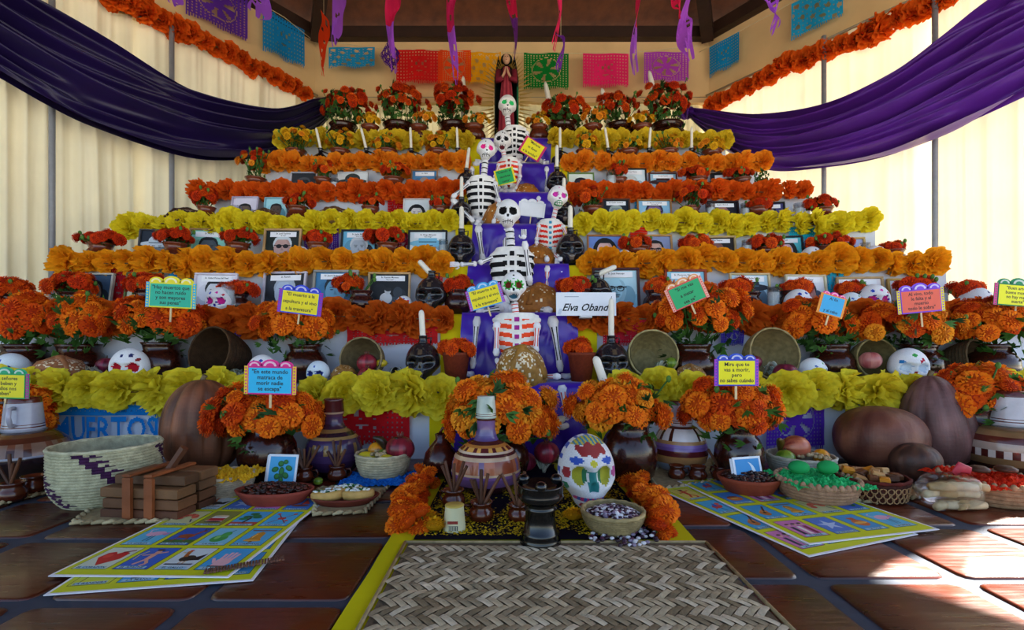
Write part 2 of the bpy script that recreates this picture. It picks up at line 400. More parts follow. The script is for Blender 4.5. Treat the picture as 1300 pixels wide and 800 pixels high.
runner('table_runner', 'yellow runner showing either side of the purple satin down the stair', 'runner', -.40, .475, 1, 7, 'cloth', 'd8c414', .004, .002)
runner('table_runner', 'shiny purple satin runner down the middle of the altar', 'runner', -.28, .36, 1, 7, 'satin', '3e18a8', .012, .045)
# ================= flowers and paper =================
def marigold_mesh(seed, c0, c1, n=90):
    rr = random.Random(seed); m = MB(); c0, c1 = lin(c0), lin(c1)
    m.C(mix(c0, (0, 0, 0), .3)).ell((0, 0, -.02), (.80, .80, .50), 10, 6)
    for i in range(n):
        q = (i+.5)/n; ph = sqrt(q)*1.85; th = i*2.39996+rr.uniform(-.15, .15)
        d = Vector((sin(ph)*cos(th), sin(ph)*sin(th), cos(ph)*.62)); nrm = d.normalized(); t = Vector((-sin(th), cos(th), 0)); o = nrm.cross(t)
        wdt = rr.uniform(.085, .13); h = rr.uniform(.16, .28); r0 = .80; tilt = (nrm-o*rr.uniform(.1, .7)*(1 if ph > .3 else -.3)).normalized()
        p = d*r0; cc = mix(c0, c1, rr.random()*.7+.3*(1-q)); k = rr.uniform(-.06, .06)
        vs = [p-t*wdt*.5, p+t*wdt*.5, p+t*wdt+tilt*h+nrm*k, p+tilt*(h*.86)+nrm*.05, p-t*wdt+tilt*h-nrm*k]
        m.C(cc).add(vs, [(0, 1, 2, 3), (0, 3, 4)])
    m.C('3d5a1c').add([(0, 0, -.85), (.2, .1, -.2), (-.2, .1, -.2), (0, -.2, -.2)], [(0, 1, 2), (0, 2, 3), (0, 3, 1)])
    return m.mesh('flower_head', 'petal', False)
MG = {}
for nm, c0, c1 in (('o', 'e85a05', 'ff9a1c'), ('d', 'd03a04', 'f26a10'), ('r', 'c02c06', 'e8480c'), ('y', 'e0a008', 'ffd028'), ('g', 'e88010', 'ffb830')):
    MG[nm] = [marigold_mesh(k, c0, c1, 150) for k in range(3)]
def foliage_mesh(seed, n=130):
    rr = random.Random(seed); m = MB()
    for i in range(n):
        d = Vector((rr.gauss(0, 1), rr.gauss(0, 1), rr.gauss(0, 1))).normalized()*rr.uniform(.35, 1)
        a = Vector((rr.gauss(0, 1), rr.gauss(0, 1), rr.gauss(0, 1)+.3)).normalized(); s_ = a.cross(Vector((rr.random(), rr.random(), rr.random()))).normalized()*.05
        l = rr.uniform(.2, .38); m.C(mix(lin('183a14'), lin('4a7a2c'), rr.random()))
        for q in (-.6, 0, .6):   # feathery leaf: three leaflets
            e = (a+s_*q*14).normalized()*l; m.add([d, d+e*.5+s_, d+e, d+e*.5-s_], [(0, 1, 2, 3)])
    return m.mesh('foliage', 'leaf', False)
FO = [foliage_mesh(k) for k in range(3)]
ROS = {}
def rosette(seed, c0, c1):
    rr = random.Random(seed); m = MB(); c0, c1 = lin(c0), lin(c1)
    for l, (rad, dep, sg) in enumerate(((1, .15, 1), (.86, .42, 1), (.62, .6, 1), (.36, .62, 1), (.92, -.2, -1))):
        k1, k2, p1, p2 = rr.randint(3, 6), rr.randint(10, 16), rr.uniform(0, 6), rr.uniform(0, 6); oz = rr.uniform(-1, 1)
        def fn(u, v):
            th = 2*pi*u; nn = noise.noise(Vector((cos(th)*1.6+seed, sin(th)*1.6, l*3.1)))
            r = rad*v*(1+.12*nn*v+.04*sin(k2*th+p2)*v)*(1-.12*v*v)
            y = -sg*(abs(dep)*(v**1.6)*(1+.4*nn)+.17*v*sin(k1*th+p1)+.10*v*sin(k2*th+p2+2*v)+.34*v*(abs(noise.noise(Vector((cos(th)*3.2+seed*7, sin(th)*3.2, v*1.5+l*5))))-.2)+.10*noise.noise(Vector((cos(th)*8+seed, sin(th)*8, v*5+l))))+.25*sg*0
            return (r*cos(th), y+.22*(1-0), r*sin(th))
        m.grid(fn, 44, 5, lambda u, v: mix(c0, c1, max(0, min(1, v*.8+.3*noise.noise(Vector((u*9, v*3, seed+l)))))), True)
    return m.mesh('paper_flower', 'tissue', True)
PAL = {'yellow': ('dcc400', 'f8ec48'), 'lemon': ('e0c400', 'fcee38'), 'gold': ('e08408', 'ffb41e'), 'lorange': ('e8780a', 'ffa628'), 'orange': ('d8500a', 'f2701a'), 'dorange': ('b84608', 'e2701c'), 'canary': ('d8b40c', 'f8e040'), 'cream': ('d8cc50', 'f4ec90')}
for k, (a, c) in PAL.items(): ROS[k] = [rosette(hash_, a, c) for hash_ in range(3)]
def garland(label, cat, pts, pal, size, group, space=.62, mats=None, face=None, squash=(1, .8, 1)):
    """pts: world polyline; string plus one paper flower after another"""
    o = Vector(pts[0]); t = thing('paper_flower_garland', label, cat, o, group=group)
    L = [(Vector(q)-Vector(p)).length for p, q in zip(pts, pts[1:])]; T = sum(L); n = max(2, round(T/(size*2*space)))
    def at(s_):
        for i, l in enumerate(L):
            if s_ <= l or i == len(L)-1: return Vector(pts[i]).lerp(Vector(pts[i+1]), min(1, s_/l))
            s_ -= l
    m = MB().C('6a5a3a'); m.tube([at(T*i/12)-o for i in range(13)], .004, 5); m.build('string', 'matte', t)
    for i in range(n+1):
        p = at(T*i/n)-o; s_ = size*U(.9, 1.22)
        ob('paper_flower', R.choice(ROS[pal]), t, p+Vector((U(-.01, .01), U(-.025, .0), U(-.016, .016))), (U(-.45, .35), U(0, 6.28) if face is None else 0, (face or 0)+U(-.6, .6)), (s_*squash[0]*U(.85, 1.1), s_*squash[1], s_*squash[2]))
    return t
def tier_garland(k, pal, size, left, right, xl=None, xr=None, dz=0):
    y = DK[k]-size*.55; z = ZK[k]+dz; G = 'paper flower garlands along the altar steps'
    def run(xa, xb, lb):
        pts = [(xa+(xb-xa)*i/8, y, z+.012*sin(i*1.9+k)) for i in range(9)]
        garland(lb, 'garland', pts, pal, size, G)
    run(xl[0], xl[1], left); run(xr[0], xr[1], right)
# pixel ends at each tier's depth
tg = [(1, 'yellow', .118, (12, 560), (790, 1300), -.02, 'yellow paper flower garland along the lowest step, %s of the stair'),
      (2, 'dorange', .095, (-20, 560), (735, 1300), -.02, 'dark orange paper flower garland along the second step, %s of the stair'),
      (3, 'gold', .098, (95, 565), (745, 1178), .015, 'golden orange paper flower garland along the third step, %s of the stair'),
      (4, 'lemon', .096, (172, 572), (738, 1098), .01, 'lemon yellow paper flower garland along the fourth step, %s of the stair'),
      (5, 'orange', .092, (256, 582), (728, 1015), .01, 'red orange paper flower garland along the fifth step, %s of the stair'),
      (6, 'lorange', .10, (340, 588), (724, 962), 0, 'light orange paper flower garland along the sixth step, %s of the stair'),
      (7, 'canary', .095, (362, 592), (706, 916), -.015, 'canary yellow paper flower garland along the top step, %s of the stair')]
for k, pal, s_, l, r, dz, lb in tg:
    tier_garland(k, pal, s_, lb % 'left', lb % 'right', [XD(v, DK[k]) for v in l], [XD(v, DK[k]) for v in r], dz)
# garlands along the top of the side walls
pl = [lp(p, CL, EL_, .1) for p in ((388, 118), (355, 100), (322, 84), (287, 65), (252, 48), (215, 32), (178, 12), (140, -8), (100, -28))]
garland('orange paper flower garland along the wall above the left curtains', 'garland', pl, 'orange', .105, 'paper garlands along the side walls', .5)
pl = [lp(p, CR, ER_, .1) for p in ((903, 134), (940, 116), (975, 96), (1010, 76), (1045, 66), (1085, 50), (1125, 32), (1165, 12), (1205, -6))]
garland('orange paper flower garland along the wall above the right curtains', 'garland', pl, 'orange', .105, 'paper garlands along the side walls', .5)

# ---- pots with marigolds ----
POT = {}
def pot_mesh(kind):
    if kind in POT: return POT[kind]
    m = MB()
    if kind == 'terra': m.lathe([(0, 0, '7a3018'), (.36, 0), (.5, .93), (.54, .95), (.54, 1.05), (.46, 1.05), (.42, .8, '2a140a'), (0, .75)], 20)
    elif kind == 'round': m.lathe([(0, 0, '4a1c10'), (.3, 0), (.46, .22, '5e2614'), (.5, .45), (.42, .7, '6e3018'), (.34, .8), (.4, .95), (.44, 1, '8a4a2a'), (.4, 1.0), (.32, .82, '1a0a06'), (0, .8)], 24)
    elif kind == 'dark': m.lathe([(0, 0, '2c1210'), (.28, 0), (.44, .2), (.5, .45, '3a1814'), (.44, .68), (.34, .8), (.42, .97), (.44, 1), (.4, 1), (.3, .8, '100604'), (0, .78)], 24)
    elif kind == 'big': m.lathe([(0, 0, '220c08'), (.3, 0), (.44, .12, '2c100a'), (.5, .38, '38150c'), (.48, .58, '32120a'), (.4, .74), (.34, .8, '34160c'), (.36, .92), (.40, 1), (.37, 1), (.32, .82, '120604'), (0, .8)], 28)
    POT[kind] = m.mesh('pot', 'glaze' if kind != 'terra' else 'clay'); return POT[kind]
def bouquet(x, D, z, pw, ph, pk, fw, fh, cz, n, hs, pal, label, group, fol=.8, dx=0, cat='flowers', jit=.13, name='potted_marigolds'):
    """x: world x; fw, fh: width and height of the flower dome; cz: its centre above the base; hs: head radius"""
    t = thing(name, label, cat, (x, D, z), group=group)
    ob('pot', pot_mesh(pk), t, (0, 0, 0), (0, 0, U(0, 6)), (pw, pw, ph))
    f = ob('foliage', R.choice(FO), t, (dx*.6, 0, (ph+cz)/2+.04*fh), (0, 0, U(0, 6)), (fw*.47*fol, fw*.40*fol, max((cz-ph)*.5+fh*.45, fh*.38))); f['kind'] = 'stuff'
    for i in range(n):
        q = (i+.5)/n; ph_ = math.acos(1-1.35*q); th = i*2.39996+U(-.3, .3); r = U(.62, 1.0) if i % 3 else U(.95, 1.22)
        d = Vector((sin(ph_)*cos(th)*r, sin(ph_)*sin(th)*r*.8, cos(ph_)*r))
        p = Vector((dx+d.x*(fw/2-hs*.6), d.y*(fw/2-hs*.6)*.85, cz+d.z*(fh/2-hs*.4)+.0))
        nv = Vector((d.x, d.y-.25, d.z+.25)).normalized(); rot = nv.to_track_quat('Z', 'Y').to_euler()
        s_ = hs*U(.62, 1.18)
        ob('flower_head', R.choice(MG[R.choice(pal)]), t, p, rot, (s_, s_, s_*U(.85, 1.1)))
    if hs > .026 and fol > .5:
        m = MB()
        for i in range(5):
            a = U(0, 6.28); e = Vector((cos(a)*fw*.4, sin(a)*fw*.3, cz+U(-.2, .5)*fh)); m.C('3c6a28').tube([(0, 0, ph*.8), e*.5+Vector((0, 0, ph*.4)), e], .0035, 5)
            m.C('5c8a3a').ell(e, (.011, .011, .015), 6, 5)
        m.build('stems', 'leaf', t)
    return t
ORD = ['first', 'second', 'third', 'fourth', 'fifth', 'sixth', 'seventh', 'eighth', 'ninth', 'tenth']
STEP = {1: 'lowest', 2: 'second', 3: 'third', 4: 'fourth', 5: 'fifth', 6: 'sixth', 7: 'top'}
# rows of small pots: step, depth, side, list of (pot px x, flower px x0, x1, y0, y1, pot top y), kind, palette
rows = [
 (2, 2.86, 'left', [(10, -10, 38, 355, 380), (90, 58, 128, 346, 380), (186, 160, 212, 348, 376), (300, 280, 328, 358, 378), (463, 428, 468, 350, 378), (583, 562, 605, 354, 376)], 'dark', 'rd', .044),
 (2, 2.86, 'right', [(735, 706, 752, 356, 374), (833, 816, 856, 354, 374), (950, 915, 958, 355, 378), (1005, 990, 1036, 356, 374), (1080, 1062, 1100, 358, 376), (1165, 1138, 1195, 352, 374), (1228, 1207, 1253, 357, 378)], 'dark', 'dr', .044),
 (3, 3.22, 'left', [(128, 103, 158, 295, 314), (223, 196, 250, 291, 312), (302, 280, 330, 291, 311), (404, 385, 423, 293, 313), (492, 462, 516, 291, 310)], 'round', 'r', .04),
 (3, 3.22, 'right', [(810, 787, 832, 300, 318), (885, 861, 906, 299, 320), (975, 950, 998, 299, 320), (1050, 1022, 1084, 298, 318), (1132, 1116, 1153, 307, 322)], 'round', 'dr', .04),
 (4, 3.58, 'left', [(262, 242, 278, 238, 262), (378, 361, 402, 246, 268), (470, 455, 490, 248, 266), (560, 546, 576, 250, 266)], 'round', 'rd', .036),
 (4, 3.58, 'right', [(752, 722, 772, 240, 266), (876, 857, 908, 235, 262), (962, 946, 985, 253, 268), (1044, 1021, 1066, 250, 270)], 'round', 'dr', .036),
 (5, 3.94, 'left', [(325, 303, 345, 190, 222), (410, 398, 430, 206, 224), (500, 482, 522, 208, 226)], 'round', 'rdg', .034),
 (5, 3.94, 'right', [(785, 772, 800, 207, 226), (885, 864, 902, 212, 228), (942, 922, 958, 213, 226)], 'round', 'dr', .034),
 (6, 4.28, 'left', [(376, 351, 403, 163, 188), (432, 412, 454, 166, 194), (492, 468, 512, 170, 198), (556, 535, 572, 170, 196)], 'round', 'yyg', .034),
 (6, 4.28, 'right', [(742, 728, 762, 168, 196), (798, 778, 822, 176, 196), (848, 830, 872, 172, 196), (904, 882, 926, 176, 198)], 'round', 'yyg', .034),
 (7, 4.62, 'left', [(470, 454, 486, 144, 162), (532, 524, 556, 140, 160), (602, 588, 628, 145, 164)], 'round', 'yg', .034),
 (7, 4.62, 'right', [(684, 668, 702, 144, 165), (752, 738, 776, 138, 160), (815, 794, 836, 143, 163)], 'round', 'yg', .034)]
for k, D, side, L, kind, pal, hs in rows:
    for i, (px, x0, x1, y0, y1) in enumerate(L):
        z = ZK[k]+.006; W = S(x1-x0, D); Hh = S(y1-y0, D); cz = H+(440-(y0+y1)/2)*D/F-z; ph = max(.07, cz-Hh*.25); ph = min(ph, .17)
        # pots stand on small blocks behind tall garlands only by their own height
        n = len(L); o = ORD[i] if side == 'left' else ORD[i]
        colr = 'yellow' if 'y' in pal else ('red orange' if pal[0] == 'r' else 'orange')
        kd = {'dark': 'dark glazed', 'round': 'brown clay'}[kind]
        dd = D if not (k == 2 and px in (463, 583, 735)) else 2.80
        bouquet(XD(px, D), dd, z, S(34 if k < 4 else 30, D) if x1-x0 > 36 else S(26, D), ph, kind, W, Hh*1.15, max(cz, ph+.02), 16 if k > 4 else 18, hs*(.8 if W < .2 else .95), pal,
                '%s pot of %s marigolds, %s from left on %s step, %s of stair' % (kd, colr, o, STEP[k], side), 'small marigold pots on the altar steps', .6, dx=XD((x0+x1)/2, D)-XD(px, D))
# terracotta pots by the stair on the lowest step
for px, x0, x1, lb in ((579, 555, 604, 'small terracotta pot of orange marigolds left of the stair on the lowest step'), (738, 716, 754, 'small terracotta pot of orange marigolds right of the stair on the lowest step')):
    D = 2.46; bouquet(XD(px, D), D, ZK[1]+.006, S(34, D), .15, 'terra', S(x1-x0, D), .10, .175, 20, .036, 'dd', lb, 'small marigold pots on the altar steps', .5, dx=XD((x0+x1)/2-px+650, D))
# big bouquets
def big(px, D, z, pw, ph, x0, x1, y0, y1, n, hs, pal, lb, pk='big', fol=1, grp='large marigold bouquets in glazed pots'):
    W = S(x1-x0, D); Hh = S(y1-y0, D); cz = H+(440-(y0+y1)/2)*D/F-z
    bouquet(XD(px, D), D, z, S(pw, D), ph, pk, W, Hh, cz, n, hs, pal, lb, grp, fol, dx=XD((x0+x1)/2, D)-XD(px, D))
z1 = ZK[1]+.006
big(30, 2.56, z1, 60, .2, -5, 68, 372, 442, 37, .055, 'oodd', 'large orange marigold bouquet at the far left end of the lowest step')
big(100, 2.60, z1, 61, .2, 55, 142, 372, 446, 46, .052, 'ood', 'wide orange marigold bouquet behind the brown bread loaf at left')
big(205, 2.58, z1, 56, .21, 145, 258, 375, 442, 49, .052, 'oodd', 'orange marigold bouquet behind the red-eyed sugar skull')
big(388, 2.58, z1, 53, .2, 318, 424, 380, 448, 49, .055, 'ood', 'orange marigold bouquet with green stems between tipped baskets, left side')
big(878, 2.56, z1, 63, .2, 832, 946, 360, 442, 60, .056, 'ood', 'tall orange marigold bouquet between the two tipped baskets, right side')
big(1056, 2.58, z1, 55, .2, 985, 1082, 378, 442, 49, .052, 'ood', 'orange marigold bouquet behind the violet-eyed sugar skull')
big(1165, 2.58, z1, 56, .2, 1080, 1208, 382, 446, 58, .052, 'oodg', 'broad orange marigold bouquet behind the white and red sugar skull')
big(1258, 2.58, z1, 56, .2, 1200, 1312, 378, 446, 55, .056, 'ood', 'large orange marigold bouquet at the far right end of the lowest step')
D = 4.80; z7 = ZK[7]+.006
for px, x0, x1, y0, y1, w, lb in ((436, 408, 474, 112, 150, 44, 'red orange marigolds in a brown vase, leftmost on the top step'), (506, 476, 540, 106, 150, 50, 'red orange marigolds in a brown vase, second from left on the top step'), (577, 546, 606, 106, 148, 50, 'red orange marigolds in a brown vase just left of the Madonna statue'),
                        (714, 684, 750, 122, 156, 48, 'red orange marigolds in a brown vase just right of the Madonna statue'), (787, 756, 806, 116, 152, 46, 'red orange marigolds in a brown vase, second from right on the top step'), (846, 806, 882, 106, 152, 52, 'red orange marigolds in a brown vase, rightmost on the top step')):
    big(px, D, z7, w, .26, x0, x1, y0, y1+4, 32, .048, 'rd', lb, 'big', .9, 'red marigold vases on the top step')
# front bouquets
big(340, 1.98, .0075, 70, .24, 266, 406, 488, 570, 66, .048, 'odo', 'large orange marigold bouquet behind the blue sign, on the floor at left')
big(640, 1.98, .0075, 64, .2, 556, 704, 474, 592, 52, .056, 'oog', 'large orange marigold bouquet behind the striped jar in the centre')
big(798, 1.95, .0075, 72, .25, 722, 846, 480, 560, 46, .056, 'oog', 'orange marigold bouquet in a glossy brown pot behind the big sugar skull')
big(938, 1.95, .0075, 60, .23, 868, 992, 476, 568, 60, .048, 'od', 'orange marigold bouquet standing on the floor behind the moon card')
big(1240, 2.15, .0075, 64, .28, 1192, 1305, 462, 545, 36, .055, 'do', 'orange marigold bouquet behind the pitcher at the far right')
big(22, 2.2, .0075, 60, .3, -10, 70, 490, 570, 26, .055, 'do', 'orange marigold bouquet behind the pitcher at the far left')
# ================= photographs =================
def portrait(p, w, h, sp):
    """sp: bg, bg2, skin, hair, hairstyle, extra, shirt, caption"""
    bg, bg2, skin, hair, hs, ex, shirt, cap = sp
    p.rect(0, 0, w, h, bg); p.rect(0, 0, w, h*.45, bg2)
    p.el(w*.25, h*.55, w*.2, h*.22, mix(lin(bg), lin(bg2), .3)); p.el(w*.78, h*.4, w*.18, h*.25, mix(lin(bg2), (0, 0, 0), .25))
    cx, cy, r = w*.5, h*.56, w*.25
    if ex == 'scene':
        p.el(w*.45, h*.3, w*.33, h*.13, '3a4450', .2); p.el(w*.42, h*.4, w*.16, h*.14, 'd8dde4'); p.el(w*.46, h*.58, w*.08, h*.085, 'c8ccd2'); p.el(w*.47, h*.62, w*.085, h*.05, '20242a')
        p.el(w*.72, h*.55, w*.12, h*.14, '343c46'); p.line([(w*.3, h*.38), (w*.22, h*.25), (w*.35, h*.2)], w*.06, 'c4cad2'); p.rect(0, 0, w, h*.12, 'a8b0b8')
    else:
        p.el(cx, h*.02, w*.44, h*.26, shirt); p.rect(cx-r*.4, h*.2, cx+r*.4, h*.35, mix(lin(skin), (0, 0, 0), .25))
        p.poly([(cx-r*.7, h*.27), (cx, h*.1), (cx+r*.7, h*.27)], mix(lin(shirt), (1, 1, 1), .5))
        if hs == 'long': p.el(cx, cy-.02*h, r*1.5, r*1.75, hair)
        elif hs == 'short': p.el(cx, cy+r*.42, r*1.12, r*1.0, hair)
        p.el(cx, cy-.02*h, r, r*1.3, skin)
        p.el(cx+r*.45, cy-.04*h, r*.5, r*1.1, mix(lin(skin), (0, 0, 0), .18))
        p.el(cx-r*.1, cy, r*.75, r*1.1, skin)
        if hs in ('long', 'short'): p.el(cx, cy+r*.95, r*.95, r*.42, hair, 0, 18, 0, 180)
        if ex == 'hat': p.el(cx, cy+r*.55, r*2.1, r*.42, hair); p.el(cx, cy+r*1.0, r*1.05, r*.75, hair); p.line([(cx-r, cy+r*.72), (cx+r, cy+r*.72)], r*.12, '3a5a70')
        dk = mix(lin(skin), (0, 0, 0), .75)
        for s_ in (-1, 1):
            if ex == 'dark': p.el(cx+s_*r*.4, cy+r*.12, r*.34, r*.26, '201418')
            else: p.el(cx+s_*r*.38, cy+r*.1, r*.17, r*.07, dk); p.line([(cx+s_*r*.18, cy+r*.3), (cx+s_*r*.6, cy+r*.32)], r*.08, dk)
            if ex == 'glasses':
                e = [(cx+s_*r*.42+r*.33*cos(a), cy+r*.08+r*.25*sin(a)) for a in [i*pi/6 for i in range(13)]]; p.line(e, r*.08, '15151c')
        if ex in ('glasses', 'dark'): p.line([(cx-r*1.0, cy+r*.22), (cx+r*1.0, cy+r*.22)], r*.1, '15151c')
        p.poly([(cx-r*.06, cy+r*.05), (cx+r*.18, cy-r*.4), (cx-r*.16, cy-r*.4)], mix(lin(skin), (0, 0, 0), .3))
        if ex in ('moustache', 'glasses'): p.el(cx, cy-r*.56, r*.4, r*.1, mix(lin(hair), (0, 0, 0), .4))
        p.el(cx, cy-r*.75, r*.3, r*.08, mix(lin(skin), lin('7a2a2a'), .5)); p.line([(cx-r*.28, cy-r*.75), (cx+r*.28, cy-r*.75)], r*.04, dk)
    if cap:
        p.rect(w*.12, h*.83, w*.9, h*.965, 'eef0f6')
        p.text(cap[0], w*.51, h*.92, h*.055, '20242c', w*.7)
        if len(cap) > 1: p.text(cap[1], w*.51, h*.865, h*.042, '20242c', w*.5)
def frame(px, ytop, D, k, wpx, hpx, fcol, fw, sp, label, yaw=0, mat='white'):
    w, h = S(wpx, D), S(hpx, D); z = ZK[k]+.004 if k else .012
    top = H+(440-ytop)*D/F; h = max(h, top-z) if top-z > .1 else h; h = min(h, w*1.38); z = max(z, min(top-h, z+.14)) if False else z
    h = top-z
    t = thing('photo_frame', label, 'framed photo', (XD(px, D), D, z), group='framed photos of the departed on the altar steps', rot=(radians(-9), 0, yaw))
    m = MB().C(fcol); a = fw
    for q in ((-w/2, 0, w/2, a), (-w/2, h-a, w/2, h), (-w/2, a, -w/2+a, h-a), (w/2-a, a, w/2, h-a)): m.box(q[0], -.012, q[1], q[2], .006, q[3], .003)
    m.C('2a2018').box(-w/2+.003, .002, .003, w/2-.003, .008, h-.003); m.box(-.02, .006, 0, .02, .05, h*.5)
    m.build('frame', 'wood', t, False)
    p = Print(); ih = h-2*a; iw = w-2*a
    ih2 = min(ih, iw*1.35)
    if ih2 < ih-.01: p.rect(0, 0, iw, ih, 'cfd2d8'); p.oy = ih-ih2
    portrait(p, iw, ih2, sp)
    p.oy = 0
    o = p.build('photograph', 'print', t, False); o.location = (-w/2+a, .001, a); o.rotation_euler = (pi/2, 0, 0)
    return t
BW = ('b8c4d0', '8090a0', 'c0ccd8', '1a2028')
